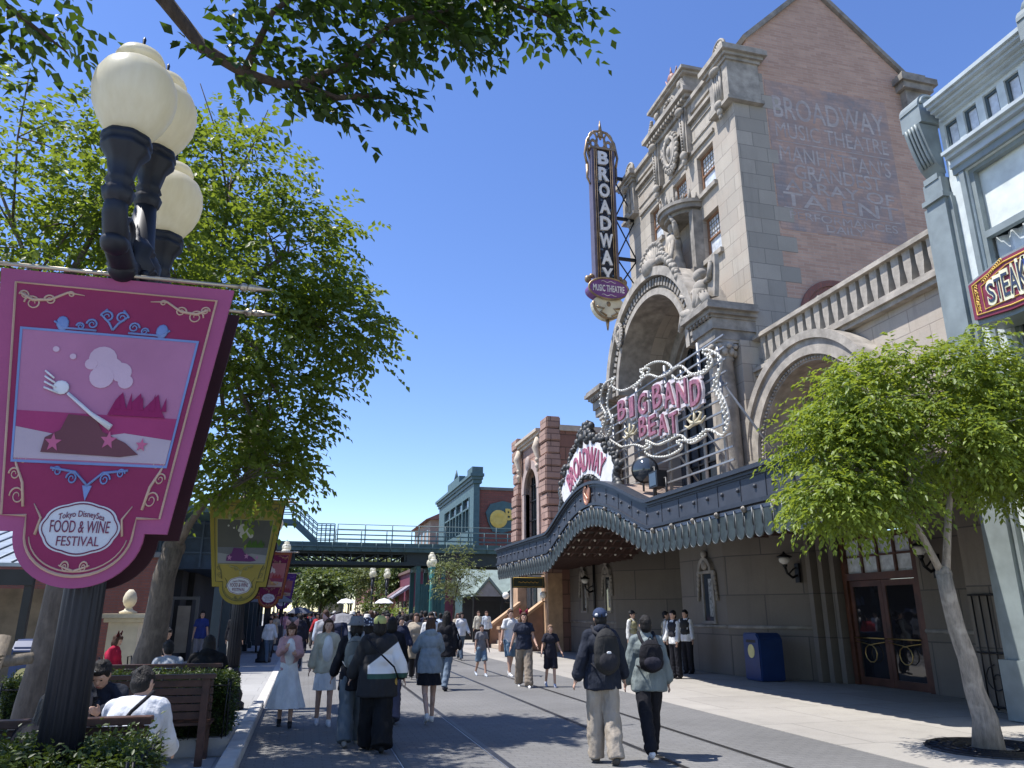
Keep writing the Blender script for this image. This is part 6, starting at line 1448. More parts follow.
def hairmat(n_, c):
    m, nt, b = new_mat(n_); tc = nt.nodes.new('ShaderNodeTexCoord').outputs['Object']; mp = nt.nodes.new('ShaderNodeMapping'); mp.inputs['Scale'].default_value = (1, 1, .15); nt.links.new(tc, mp.inputs[0]); n1 = noise(nt, 90, 3, mp.outputs[0])
    nt.links.new(mix(nt, ramp(nt, n1, .3, .7), [x*.6 for x in c], [x*1.6 for x in c]), b.inputs[0]); b.inputs['Roughness'].default_value = .6; b.inputs['Specular IOR Level'].default_value = .3; bump(nt, b, n1, .8, .02); return m
HAIR = {'black': hairmat('hair_black', (.012, .01, .009)), 'brown': hairmat('hair_brown', (.06, .03, .018)), 'light': hairmat('hair_light', (.2, .12, .07))}
LIP = plain('lip', (.35, .1, .09), .5); EYE_M = plain('eye_dark', (.015, .012, .01), .2)
BLACKC, WHITEC, NAVYC, DENIM, KHAKI = (.012, .012, .014), (.72, .72, .7), (.02, .026, .05), (.09, .15, .25), (.33, .27, .19)
def person(label, x, y, face, h=1.65, pose=None, top=None, legs=None, hair='black', skin=SKIN, voxel=.012, group=None, seat=None, z=0, root=None, shoes=(.6, .6, .6), build=1.0, ears=None, hat=None, female=False):
    """face: heading in degrees, 0 looks down the street, 180 towards the camera"""
    p = dict(la=0, ra=0, lk=4, rk=4, lean=2, lsh=5, rsh=-5, lab=9, rab=9, lel=12, rel=12, hp=0, hy=0); p.update(pose or {}); s = h/1.71; q = lambda a: math.radians(a)
    fine = voxel < .02
    Hp = Vector((0, 0, 0)); hw = .09; joints = {}
    for sd, a, k, sx in (('l', p['la'], p['lk'], -1), ('r', p['ra'], p['rk'], 1)):
        hip = Hp+Vector((sx*hw, 0, -.02)); spread = p.get('spread', 0); kn = hip+Vector((sx*math.sin(q(spread))*.44, math.sin(q(a))*.44, -math.cos(q(a))*.44)); an = kn+Vector((0, math.sin(q(a-k))*.42, -math.cos(q(a-k))*.42)); joints[sd] = (hip, kn, an)
    low = min(joints['l'][2].z, joints['r'][2].z); lift = -low+.08
    if seat is not None: lift = (seat+.1)/s
    up = Vector((0, math.sin(q(p['lean'])), math.cos(q(p['lean'])))); fw = Vector((0, up.z, -up.y)); O = Vector((0, 0, lift)); Hp = O
    bend = p.get('bend', 0); up2 = Vector((0, math.sin(q(p['lean']+bend)), math.cos(q(p['lean']+bend)))); fw2 = Vector((0, up2.z, -up2.y))
    waist = Hp+up*.2; chest = waist+up2*.19; shc = chest+up2*.12; neck = chest+up2*.17; hc_up = Vector((0, math.sin(q(p['lean']*.3+bend*.6+p['hp'])), math.cos(q(p['lean']*.3+bend*.6+p['hp'])))); hf = Vector((math.sin(q(p['hy']))*hc_up.z, math.cos(q(p['hy']))*hc_up.z, -hc_up.y)).normalized()
    head = neck+up2*.01+hc_up*.12; hr = hf.cross(hc_up).normalized(); HR = Matrix((hr, hf, hc_up)).transposed()
    TR = Matrix((Vector((1, 0, 0)), fw, up)).transposed(); TR2 = Matrix((Vector((1, 0, 0)), fw2, up2)).transposed()
    S = lambda v: Vector(v)*s
    shw = (.14 if female else .158)*build
    def C(m, a, b, ra, rb, n=10): m.cone(S(a), S(b), ra*s, rb*s, n)
    def Bl(m, c, r, rot=None, n=12): m.ball(S(c), tuple(k*s for k in r), n, 8, rot)
    def hd(v): return head+HR @ Vector(v)
    arms = {}
    for sd, sh, ab, el, sx in (('l', p['lsh'], p['lab'], p['lel'], -1), ('r', p['rsh'], p['rab'], p['rel'], 1)):
        a0 = shc+Vector((sx*shw, 0, 0))-up2*.012; d = Vector((sx*math.sin(q(ab)), math.sin(q(sh))*math.cos(q(ab)), -math.cos(q(sh))*math.cos(q(ab)))); e = a0+d*.27
        inn = p.get(sd+'in', 0); d2 = Vector((sx*math.sin(q(ab-inn)), math.sin(q(sh+el))*math.cos(q(ab-inn)), -math.cos(q(sh+el))*math.cos(q(ab-inn)))); w_ = e+d2*.25; arms[sd] = (a0, e, w_, d2, sx)
    J = {k: tuple(v+O for v in joints[k]) for k in joints}
    m = MB(); b = build
    Bl(m, Hp+up*.02, (.15*b, .105*b, .12), TR); Bl(m, waist, (.125*b, .09*b, .14), TR); Bl(m, chest, (.155*b, .105*b, .16), TR2); C(m, shc+Vector((-shw, 0, 0)), shc+Vector((shw, 0, 0)), .048, .048); C(m, neck-up2*.04, neck+up2*.08+fw2*.01, .058, .047)
    Bl(m, head, (.074, .094, .112), HR, 16); Bl(m, hd((0, .03, -.06)), (.054, .058, .055), HR); 
    if fine:
        Bl(m, hd((0, .094, -.012)), (.013, .02, .022), HR, 8); Bl(m, hd((0, .105, -.022)), (.013, .011, .01), HR, 8); Bl(m, hd((0, .08, -.062)), (.03, .015, .016), HR, 8); Bl(m, hd((0, .082, .03)), (.055, .012, .012), HR, 8)
        for sx in (-1, 1): Bl(m, hd((sx*.076, -.005, -.005)), (.01, .02, .03), HR, 8)
    for sd, (a0, e, w_, d2, sx) in arms.items():
        C(m, a0, e, .045*b, .036*b); C(m, e, w_, .037*b, .025); pn = Vector((0, 1, 0)) if abs(d2.y) < .8 else Vector((0, 0, 1)); lat = d2.cross(pn).normalized(); thn = lat.cross(d2).normalized()   # fingers fan along thn
        C(m, w_, w_+d2*.05, .024, .026, 8)
        PR = Matrix((lat, d2, thn)).transposed(); Bl(m, w_+d2*.055, (.014, .045, .038), PR, 8)
        if fine:
            for k, L in enumerate((.062, .072, .067, .052)):
                o = w_+d2*.085+thn*(.027-.018*k); mid = o+d2*L*.55-lat*sx*-.004; en = mid+(d2*.8+lat*(-sx)*.55).normalized()*L*.5; C(m, o, mid, .0095, .009, 6); C(m, mid, en, .009, .0078, 6)
            C(m, w_+d2*.03+thn*.025, w_+d2*.06+thn*.05, .012, .0105, 6); C(m, w_+d2*.06+thn*.05, w_+d2*.085+thn*.056, .0105, .009, 6)
        else: C(m, w_+d2*.08, w_+d2*.13, .024, .016, 6)
    for sd in 'lr':
        hip, kn, an = J[sd]; lb = b*(.8 if (legs or {}).get('kind', 'trousers') == 'trousers' and legs else 1); C(m, hip, kn, .078*lb, .053*lb); C(m, kn, an, .05*lb, .036); Bl(m, kn.lerp(an, .3)+Vector((0, -.012, 0)), (.046*lb, .052*lb, .1)); f2 = Vector((0, 1, -.12 if an.z < lift+low+.02 or seat is not None else -.5)).normalized(); C(m, an+Vector((0, -.02, -.045)), an+f2*.13+Vector((0, 0, -.045)), .036, .024)
    if root is None: root = thing('person', label, 'person', (x, y, z), group, rz=-q(face))
    def part(name, me, mat, par=None): o = link_mesh(me, name, mat, par or root); return o
    body = part('body', remeshed(m, voxel*(.72 if fine else 1), 2), skin)
    if fine:
        for sx in (-1, 1): e_ = MB(); e_.ball(S(hd((sx*.031, .083, .006))), (.011*s, .008*s, .006*s), 8, 5, HR); e_.build('eye', EYE_M, root, local=True)
        e_ = MB(); e_.ball(S(hd((0, .094, -.06))), (.021*s, .006*s, .006*s), 8, 5, HR); e_.build('mouth', LIP, root, local=True)
    # hair
    if hair:
        style = hair.split('_')[1] if '_' in hair else 'short'; hm = HAIR[hair.split('_')[0]]; m = MB()
        Bl(m, hd((0, -.018, .03)), (.084, .095, .1), HR, 16); Bl(m, hd((0, -.035, -.02)), (.08, .075, .085), HR); Bl(m, hd((0, .05, .075)), (.06, .045, .035), HR)
        for sx in (-1, 1): Bl(m, hd((sx*.066, .0, .03)), (.018, .045, .05), HR)
        if style == 'bob':
            for sx in (-1, 1): Bl(m, hd((sx*.07, .0, -.04)), (.026, .055, .09), HR)
            Bl(m, hd((0, -.06, -.06)), (.085, .05, .09), HR); Bl(m, hd((0, .075, .05)), (.06, .02, .03), HR)
        if style == 'long':
            for sx in (-1, 1): C(m, hd((sx*.07, -.01, 0)), hd((sx*.085, -.0, -.26)), .032, .035)
            C(m, hd((0, -.065, 0)), hd((0, -.085, -.28)), .07, .065); C(m, hd((.04, -.065, 0)), hd((.05, -.08, -.3)), .05, .05); C(m, hd((-.04, -.065, 0)), hd((-.05, -.08, -.3)), .05, .05)
        if fine:
            rr = random.Random(int(h*100+face))
            for k in range(26):
                a = rr.uniform(0, 2*PI); t_ = rr.uniform(.1, 1.2); v = Vector((math.sin(t_)*math.cos(a), math.sin(t_)*math.sin(a), math.cos(t_)))
                if v.y > .75: continue
                c0 = hd((v.x*.085, v.y*.1-.015, v.z*.108+.02)); C(m, c0, c0+HR @ Vector((rr.uniform(-.02, .02), -.02, -.03)), .014, .006, 5)
        part('hair', remeshed(m, voxel*.85, 1), hm)
    # upper garment
    t = top
    if t:
        g = t.get('fit', .018); m = MB(); Bl(m, chest, (.158*b+g, .108*b+g, .165), TR2); Bl(m, waist, (.128*b+g*1.3, .093*b+g*1.3, .17), TR); C(m, shc+Vector((-shw, 0, 0))-up2*.012, shc+Vector((0, 0, 0))+up2*.02, .05+g*.3, .055+g*.3); C(m, shc+Vector((shw, 0, 0))-up2*.012, shc+up2*.02, .05+g*.3, .055+g*.3)
        if not t.get('crop'):
            hm_ = t.get('hem', .06); n_ = 20; pr_ = ((.13*b+g*1.2, .2), (.14*b+g*1.5, .1), (.15*b+g*1.6, .02), (.155*b+g*(1.5 if hm_ < .2 else 1.9), -hm_)); vs = []
            for k2, (r_, zz) in enumerate(pr_):
                for k in range(n_): a = 2*PI*k/n_; wv = 1+.035*math.sin(a*5+k2)*(k2/3); vs.append(S(Hp+up*zz+Vector((r_*wv*math.cos(a), r_*wv*.72*math.sin(a), 0))))
            m.add(vs, [tuple(range(n_))[::-1], tuple(range(3*n_, 4*n_))]+[(i*n_+k, i*n_+(k+1) % n_, (i+1)*n_+(k+1) % n_, (i+1)*n_+k) for i in range(3) for k in range(n_)])
        if t.get('hood'): Bl(m, neck-fw2*.075+up2*.0, (.11, .06, .07), TR2); C(m, neck+Vector((-.07, .0, 0)), neck+Vector((.07, 0, 0)), .045, .045)
        if t.get('collar'): C(m, neck-up2*.02, neck+up2*.03, .068, .062)
        sl = t.get('sleeve', 1.0)
        for sd, (a0, e, w_, d2, sx) in arms.items():
            if sl <= 0: continue
            if sl < 1: C(m, a0, a0.lerp(e, .2), .048*b+g*.4, .048*b+g*.6); m.tube([S(a0), S(a0.lerp(e, sl))], [(.05*b+g*.4)*s, (.048*b+g)*s], 12)
            else:
                C(m, a0, e, .048*b+g*.35, .04*b+g*.8); m.tube([S(e), S(e.lerp(w_, .6)), S(w_-d2*.005)], [(.042*b+g*.8)*s, (.037+g*.9)*s, (.029+g*.6)*s], 10)
                if fine:
                    for k in range(3): C(m, e.lerp(w_, .55+.14*k), e.lerp(w_, .56+.14*k), .042+g*.9, .042+g*.9, 8)
        if fine:
            rr = random.Random(int(x*31)); 
            for k in range(9):
                a = rr.uniform(0, 2*PI); zz = rr.uniform(.0, .3); c0 = Hp+up*zz+Vector((math.cos(a)*(.13*b+g), math.sin(a)*(.09*b+g), 0)); C(m, c0, c0+Vector((rr.uniform(-.06, .06), rr.uniform(-.02, .02), rr.uniform(.03, .1))), .014, .008, 6)
        top_o = part(t.get('name', 'shirt'), folds(remeshed(m, voxel, 2), .02*s if fine else .01, x), cloth_m(t['c']))
        if t.get('open'):
            m = MB(); m.ball(S(chest*.5+waist*.5+fw*(.058+g)), (.1*s, .095*s, .24*s), 14, 8, TR); m.build('dress_front', cloth_m(t['open']), root, local=True)
        if t.get('vest'):
            m = MB(); Bl(m, chest, (.176*b+g, .132*b+g, .16), TR2); Bl(m, waist, (.156*b+g*1.3, .124*b+g*1.3, .16), TR); C(m, shc+Vector((-shw*.75, 0, 0)), shc+Vector((shw*.75, 0, 0)), .058+g*.6, .058+g*.6); part('vest', remeshed(m, voxel, 2), cloth_m(t['vest']))
    L_ = legs
    if L_:
        kind = L_.get('kind', 'trousers'); m = MB(); g = max(.02, L_.get('fit', .02))
        if kind in ('trousers', 'shorts'):
            Bl(m, Hp+up*.0, (.152*b+g*.6, .108*b+g*.6, .13), TR); f = L_.get('flare', 0)
            for sd in 'lr':
                hip, kn, an = J[sd]; C(m, hip, kn if kind == 'trousers' else hip.lerp(kn, .6), .08*b+g, .057*b+g+f*.4)
                if kind == 'shorts': m.tube([S(hip.lerp(kn, .3)), S(hip.lerp(kn, .95))], [(.076*b+g)*s, (.064*b+g+.012)*s], 14)
                if kind == 'trousers':
                    m.tube([S(kn+Vector((0, 0, .03))), S(kn.lerp(an, .35)), S(an+Vector((0, -.01, -.025)))], [(.056*b+g+f*.4)*s, (.054*b+g+f*.6)*s, (.042+g+f)*s], 14)
                    if fine:
                        for k in range(5): c0 = kn.lerp(an, .1+.2*k); C(m, c0+Vector((-.02, .02, 0)), c0+Vector((.025, .02, .02)), .038+g+f*.7, .036+g+f*.7, 6)
            part(kind, folds(remeshed(m, voxel, 2), .018*s if fine else .008, x+3), cloth_m(L_['c']))
        else:
            ln = L_.get('len', .5); fl = L_.get('flare', .1); n = 40; rings = []; m = MB(); bot = lift-.02-ln; tp = Hp+up*L_.get('rise', .14)
            prof = [(.128*b, tp.z), (.15*b, Hp.z+.04), (.172*b, Hp.z-.06), (.172*b+fl*.35, Hp.z-.06-(ln-.06)*.4), (.17*b+fl, bot)]
            vs = []; gath = L_.get('fold', .05)
            for i, (r_, zz) in enumerate(prof):
                for k in range(n): a = 2*PI*k/n; rr_ = r_*(1+gath*(i/4)*math.sin(a*9+i*.3)); off = up.y*(zz-Hp.z) if zz > Hp.z else (p['la']+p['ra'])*.0008*(Hp.z-zz)*3; vs.append(S((rr_*math.cos(a), rr_*.78*math.sin(a)+off, zz)))
            fs = [(i*n+k, i*n+(k+1) % n, (i+1)*n+(k+1) % n, (i+1)*n+k) for i in range(4) for k in range(n)]; m.add(vs, fs, True); m.build(L_.get('name', 'skirt'), cloth_m(L_['c']), root, local=True)
    if shoes:
        for sd in 'lr':
            hip, kn, an = J[sd]; m = MB(); f2 = Vector((0, 1, -.12 if an.z < lift+low+.02 or seat is not None else -.5)).normalized(); C(m, an+Vector((0, -.025, -.04)), an+f2*.14+Vector((0, 0, -.045)), .043, .033); C(m, an+Vector((0, -.03, -.055)), an+f2*.15+Vector((0, 0, -.055)), .036, .03); C(m, an+Vector((0, 0, .0)), an+Vector((0, .02, -.03)), .043, .042)
            part('shoe', remeshed(m, voxel*.9, 1), cloth_m(shoes))
    if ears:
        m = MB(); m.tube([S(hd((.088*math.cos(q(a)), -.005, .0+.118*math.sin(q(a))))) for a in range(0, 181, 15)], .008*s, 6)
        for sx in (-1, 1):
            c0 = hd((sx*.06, -.005, .1)); tip = hd((sx*.1, -.005, .2)); m.cone(S(c0+HR @ Vector((sx*.03, 0, -.01))), S(tip), .022*s, .008*s, 8); m.cone(S(c0-HR @ Vector((sx*.03, 0, -.01))), S(tip), .022*s, .008*s, 8); m.cone(S(c0), S(tip), .028*s, .01*s, 8)
        m.build('ear_headband', cloth_m(ears), root, local=True)
    if hat:
        m = MB(); k_ = hat.get('kind', 'cap')
        if k_ == 'cap': Bl(m, hd((0, -.012, .055)), (.092, .108, .085), HR, 18); m.prism([(0, 0)]*0 or [(.085*s*math.cos(q(a)), (.075+.085*math.sin(q(a)))*s) for a in range(0, 181, 20)], 'z', -.006*s, .006*s); 
        if k_ == 'cap':
            nb = 10*2; vs = m.v[-nb:]; del m.v[-nb:]; m.v.extend([tuple(S(hd((0, 0, .045)))+HR @ (Vector(v)+Vector((0, 0, 0)))) for v in vs])
        if k_ == 'bucket': 
            pr = [(.155, -.01), (.105, .035), (.098, .1), (.08, .125), (.02, .13)]
            mm = MB().lathe([(a*s, b_*s) for a, b_ in pr], (0, 0, 0), 20); m.add([S(hd((0, -.01, .02)))+HR @ Vector(v) for v in mm.v], mm.f, True)
        m.build('hat', cloth_m(hat['c']) if not hat.get('mat') else hat['mat'], root, local=True)
    root['_s'] = s
    return root, dict(head=head*s, chest=chest*s, waist=waist*s, hip=Hp*s, shc=shc*s, fw=fw, fw2=fw2, up=up, up2=up2, s=s, b=b, arms={k: tuple(v[i]*s if i < 3 else v[i] for i in range(5)) for k, v in arms.items()}, shw=shw*s)
def frame(root): return Matrix.Translation(root.location) @ Euler((0, 0, root.rotation_euler.z)).to_matrix().to_4x4()
def backpack(root, J, label, c, w_=.15, h_=.23, d_=.09, mark=None, strap=None):
    F = frame(root); back = J['chest']*.55+J['waist']*.45-J['fw2']*(.15*J['b']*J['s']+d_); base = F @ (back-J['up']*h_)
    t = thing('backpack', label, 'backpack', tuple(base), 'backpacks worn by walkers', rz=root.rotation_euler.z); Fi = root_matrix(t).inverted() @ F; TRm = Matrix((Vector((1, 0, 0)), J['fw2'], J['up2'])).transposed()
    def loc(mb): mb.v = [tuple(Fi @ Vector(v)) for v in mb.v]; return mb
    m = MB(); m.ball(back, (w_, d_, h_), 14, 10, TRm); m.ball(back-J['up2']*h_*.35, (w_*1.02, d_*1.05, h_*.62), 14, 10, TRm); m.ball(back+J['up2']*h_*.35, (w_*.9, d_*.95, h_*.6), 14, 10, TRm)
    me = remeshed(loc(m), .012, 2); link_mesh(me, 'bag_body', cloth_m(c), t)
    m = MB(); pk_ = back-J['up2']*h_*.4-J['fw2']*(d_*.75); m.ball(pk_, (w_*.72, d_*.5, h_*.42), 12, 8, TRm); loc(m).build('front_pocket', cloth_m([k*1.25 for k in c]), t, local=True)
    m = MB(); hz = back+J['up2']*h_*.95; m.tube([hz+Vector((-.03, 0, 0)), hz+J['up2']*.04, hz+Vector((.03, 0, 0))], .008, 6)
    zp = back+J['up2']*h_*.55-J['fw2']*d_*.92; m.tube([zp+Vector((w_*.8*math.cos(a*.314), 0, -abs(math.sin(a*.314))*-.03)) for a in range(11)], .004, 4); loc(m).build('handle', cloth_m([k*.6 for k in c]), t, local=True)
    for sx in (-1, 1):
        m = MB(); a = J['shc']+Vector((sx*J['shw']*.62, 0, 0)); r_ = .085*J['s']
        m.tube([back+J['up2']*h_*.7+Vector((sx*w_*.55, 0, 0)), a-J['fw2']*r_+J['up2']*.02, a+J['up2']*r_*1.0, a+J['fw2']*r_*1.15, J['chest']+Vector((sx*J['shw']*.75, 0, 0))+J['fw2']*.135, J['waist']+Vector((sx*(.17), 0, 0))+J['fw2']*.03, back-J['up2']*h_*.7+Vector((sx*w_*.8, 0, 0))], [.02, .022, .024, .022, .016, .01, .01], 8)
        loc(m).build('strap', cloth_m(strap or c), t, local=True)
    if mark:
        m = MB(); pk2 = back-J['up2']*h_*.05-J['fw2']*(d_+.004); m.ball(pk2, (.03, .006, .018), 10, 6, TRm); loc(m).build('badge', cloth_m(mark), t, local=True)
    return t
walkA = dict(la=22, ra=-16, lk=6, rk=14, lsh=-16, rsh=18); walkB = dict(la=-14, ra=20, lk=22, rk=4, lsh=18, rsh=-16); stand = dict(la=2, ra=-3)
G = gnd
def at_(u, v): g = gnd(u, v); return g.x, g.y
# --- walkers, each matched to the photograph
x_, y_ = at_(284, 727); person('young woman with cat-ear headband in pink cardigan and long white dress, nearest the left kerb', x_, y_, 178, 1.5, dict(la=6, ra=-8, rk=10, lsh=25, rsh=35, lel=70, rel=80, lin=30, rin=30, hp=22), dict(c=(.5, .3, .3), fit=.03, name='cardigan', crop=True, open=(.72, .72, .7)), dict(kind='dress', name='dress', len=.62, flare=.16, rise=.42, c=(.72, .72, .7), fold=.09), 'brown_bob', shoes=(.03, .03, .03), ears=(.6, .35, .35), female=True)
x_, y_ = at_(322, 725); person('young woman with pink-eared headband, long brown hair, cream cardigan and short white dress', x_, y_, 176, 1.55, dict(la=10, ra=-6, rk=8, lab=18, rab=14, lsh=4, rsh=-4, hp=-4), dict(c=(.5, .47, .36), fit=.03, name='cardigan', hem=.1, open=(.7, .7, .68)), dict(kind='dress', name='dress', len=.36, flare=.03, rise=.42, c=(.7, .7, .68), fold=.03), 'brown_long', shoes=(.7, .7, .7), ears=(.62, .4, .38), female=True)
x_, y_ = at_(350, 745); r1, J1 = person('person in grey bucket hat and dark jacket wearing the grey-green backpack', x_, y_, 2, 1.58, dict(la=-10, ra=12, lk=14, rk=4, lab=16), dict(c=(.014, .014, .018), fit=.035, name='jacket', hem=.2), dict(kind='trousers', fit=.04, flare=.02, c=(.11, .135, .155)), 'black_bob', shoes=(.4, .38, .35), hat=dict(kind='bucket', c=(.16, .17, .18)))
backpack(r1, J1, 'grey-green backpack on the person in the grey bucket hat', (.17, .18, .165), strap=(.4, .4, .38))
x_, y_ = at_(374, 751); r2, J2 = person('person in lime cap, big black and white top and wide black trousers', x_, y_, 4, 1.6, dict(la=12, ra=-8, lk=4, rk=18, lab=20, rab=20), dict(c=(.012, .012, .014), fit=.06, name='oversized_top', hem=.25), dict(kind='trousers', fit=.05, flare=.05, c=(.01, .01, .011)), 'black_bob', shoes=(.03, .03, .03), hat=dict(kind='cap', c=(.4, .42, .16)), build=1.1)
def paneled():
    m, nt, b = new_mat('panelled_cloth'); sp = nt.nodes.new('ShaderNodeSeparateXYZ'); nt.links.new(nt.nodes.new('ShaderNodeTexCoord').outputs['Object'], sp.inputs[0])
    d = math_n(nt, 'SUBTRACT', sp.outputs[2], math_n(nt, 'MULTIPLY', sp.outputs[0], .75)); rt = ramp(nt, sp.outputs[0], -.14, -.13)
    wz = math_n(nt, 'MULTIPLY', math_n(nt, 'MULTIPLY', ramp(nt, sp.outputs[2], .93, .935), ramp(nt, d, 1.14, 1.13)), rt); gz = math_n(nt, 'MULTIPLY', math_n(nt, 'MULTIPLY', ramp(nt, sp.outputs[2], .87, .875), ramp(nt, sp.outputs[2], .935, .93)), rt)
    o = mix(nt, wz, (.012, .012, .014), (.7, .7, .7)); o = mix(nt, gz, o, (.03, .08, .06)); nt.links.new(o, b.inputs[0]); b.inputs['Roughness'].default_value = .85; return m
for ch in KIDS(r2):
    if ch.name.startswith('oversized_top'): ch.data.materials[0] = paneled()
t = thing('shoulder_bag', 'small tan shoulder bag on a black strap against the lime-capped person', 'bag', tuple(frame(r2) @ Vector((.22, -.02, .75)))); F = root_matrix(t).inverted() @ frame(r2)
m = MB(); m.ball((.23, -.02, .82), (.03, .06, .08), 10, 8); m.v = [tuple(F @ Vector(v)) for v in m.v]; m.build('bag_body', cloth_m((.4, .25, .06)), t, local=True)
m = MB(); m.tube([(.27, -.05, .86), (.2, -.24, 1.02), (.0, -.245, 1.2), (-.15, -.16, 1.36), (-.14, .08, 1.4)], .012, 6); m.v = [tuple(F @ Vector(v)) for v in m.v]; m.build('strap', cloth_m(BLACKC), t, local=True)
def dots():
    m, nt, b = new_mat('spotted_cloth'); v = nt.nodes.new('ShaderNodeTexVoronoi'); v.inputs['Scale'].default_value = 26; nt.links.new(nt.nodes.new('ShaderNodeTexCoord').outputs['Object'], v.inputs[0])
    nt.links.new(mix(nt, ramp(nt, v.outputs['Distance'], .3, .34), (.7, .7, .7), (.03, .035, .06)), b.inputs[0]); b.inputs['Roughness'].default_value = .8; return m
x_, y_ = at_(362, 733); person('person in a spotted bucket hat squeezed between the grey-hatted and lime-capped walkers', x_, y_, -4, 1.58, walkB, dict(c=(.02, .02, .03), fit=.03), dict(kind='trousers', fit=.03, c=(.1, .1, .12)), 'black_bob', hat=dict(kind='bucket', c=WHITEC, mat=dots()), shoes=(.3, .3, .3))
x_, y_ = at_(388, 722); person('person in loose black top and grey-violet wide trousers behind the lime-capped one', x_, y_, 8, 1.6, walkA, dict(c=BLACKC, fit=.05, hem=.2), dict(kind='trousers', fit=.04, flare=.03, c=(.09, .085, .12)), 'black_bob', shoes=(.05, .05, .05))
x_, y_ = at_(405, 667); r3, J3 = person('person in white shirt with small black backpack, in mid-street', x_, y_, 0, 1.62, walkB, dict(c=(.6, .58, .55), fit=.03), dict(kind='trousers', fit=.025, c=(.02, .022, .03)), 'black_bob', voxel=.016, shoes=(.4, .4, .4))
backpack(r3, J3, 'small black backpack on the white-shirted person in mid-street', (.02, .018, .022), .12, .17)
x_, y_ = at_(428, 723); person('woman in pale denim jacket and short black skirt walking away, seen from behind', x_, y_, -2, 1.56, dict(la=-12, ra=12, lk=26, rk=4, lab=20, rab=20, lsh=30, rsh=30, lel=70, rel=70, lin=40, rin=40), dict(c=(.24, .28, .31), fit=.045, name='denim_jacket', hood=True, hem=.12), dict(kind='skirt', len=.3, flare=.05, c=(.012, .012, .014), fold=.05), 'brown_bob', female=True, shoes=(.65, .63, .6))
x_, y_ = at_(445, 690); person('person with long dark hair in black top and blue jeans crossing behind the denim jacket', x_, y_, 30, 1.68, dict(la=16, ra=-14, lk=4, rk=14, lab=8), dict(c=BLACKC, fit=.05, hem=.2), dict(kind='trousers', fit=.025, c=(.13, .17, .22)), 'black_long', shoes=(.05, .05, .06))
t = thing('handbag', 'black handbag at the side of the long-haired person in jeans', 'bag', (x_+.28, y_-.1, .85)); m = MB(); m.ball((x_+.3, y_-.1, .98), (.06, .13, .13), 12, 8); m.build('bag_body', cloth_m(BLACKC), t); m = MB(); m.tube([(x_+.3, y_-.15, 1.1), (x_+.22, y_-.08, 1.35), (x_+.3, y_-.02, 1.1)], .012, 6); m.build('strap', cloth_m(BLACKC), t)
x_, y_ = at_(481, 676); person('boy in grey T-shirt and blue denim shorts walking towards the camera', x_, y_, 172, 1.34, dict(la=18, ra=-10, lk=6, rk=24), dict(c=(.17, .17, .18), fit=.02, sleeve=.7), dict(kind='shorts', fit=.03, c=(.15, .22, .29)), 'black', shoes=(.5, .55, .62))
x_, y_ = at_(510, 676); person('man in white T-shirt and blue denim shorts behind the navy-topped woman', x_, y_, 165, 1.72, dict(la=-8, ra=12, lk=14, lab=10, rab=14, lel=60, lsh=20, lin=30), dict(c=(.65, .65, .64), fit=.025, sleeve=.75), dict(kind='shorts', fit=.03, c=(.12, .19, .26)), 'brown', shoes=(.7, .7, .7), build=1.05)
x_, y_ = at_(524, 687); person('woman with maroon hair band, navy T-shirt and khaki trousers striding towards the camera', x_, y_, 188, 1.67, dict(la=18, ra=-16, lk=4, rk=10, lab=14, rab=18, lsh=10, rsh=-10, lel=30, rel=10), dict(c=(.022, .027, .045), fit=.03, sleeve=.6, crop=False), dict(kind='trousers', fit=.035, flare=.02, c=(.27, .22, .17)), 'brown_long', shoes=(.7, .68, .65), female=True, build=1.1, ears=(.25, .02, .05))
x_, y_ = at_(551, 687); person('fair-haired boy in navy T-shirt and dark shorts walking beside the woman', x_, y_, 184, 1.36, dict(la=10, ra=-12, lk=4, rk=14, lab=16, rab=16, lel=25, rel=35), dict(c=(.016, .019, .028), fit=.03, sleeve=.7, hem=.14), dict(kind='shorts', fit=.03, c=(.015, .017, .03)), 'light', shoes=(.5, .52, .6))
x_, y_ = at_(605, 763); r4, J4 = person('man in navy hooded jacket, baggy khaki trousers and navy-white cap, back to the camera', x_, y_, 6, 1.68, dict(la=6, ra=-8, lk=4, rk=10, lab=17, rab=15, lsh=-6, rsh=0, lel=14, rel=20), dict(c=(.02, .024, .036), fit=.045, name='hooded_jacket', hood=True, hem=.13), dict(kind='trousers', fit=.035, flare=.015, c=(.36, .31, .25)), 'black', shoes=(.08, .075, .07), hat=dict(kind='cap', c=(.03, .045, .09)), voxel=.01, build=1.04)
m = MB()
for sx in (-1, 1): m.ball(J4['head']+Vector((sx*.052, -.052, .05))*J4['s'], (.03, .05, .028), 12, 8, Matrix.Rotation(sx*R(25), 3, 'Y'))
m.build('hat_patches', cloth_m((.6, .6, .62)), r4, local=True)
m = MB(); m.tube([J4['hip']+Vector((.175*math.cos(R(t_)), .125*math.sin(R(t_)), -.05)) for t_ in range(0, 360, 20)], .03, 8, closed=True); m.build('shirt_hem', cloth_m(WHITEC), r4, local=True)
backpack(r4, J4, 'tall black and grey backpack on the man in the navy jacket', (.022, .022, .026), .16, .27, .1, mark=(.7, .7, .7), strap=(.03, .03, .035))
x_, y_ = at_(652, 757); r5, J5 = person('young man in loose sage-blue sweater and black trousers, seen in mid-stride from behind', x_, y_, 12, 1.64, dict(la=-24, ra=20, lk=10, rk=2, lab=12, rab=12, lsh=2, rsh=-2, lel=12), dict(c=(.17, .2, .2), fit=.05, name='sweater', hem=.12, collar=True), dict(kind='trousers', fit=.025, c=(.012, .012, .014)), 'black', shoes=(.7, .7, .7), voxel=.01)
backpack(r5, J5, 'soft black backpack on the young man in the sage-blue sweater', (.014, .014, .017), .155, .2, .1)
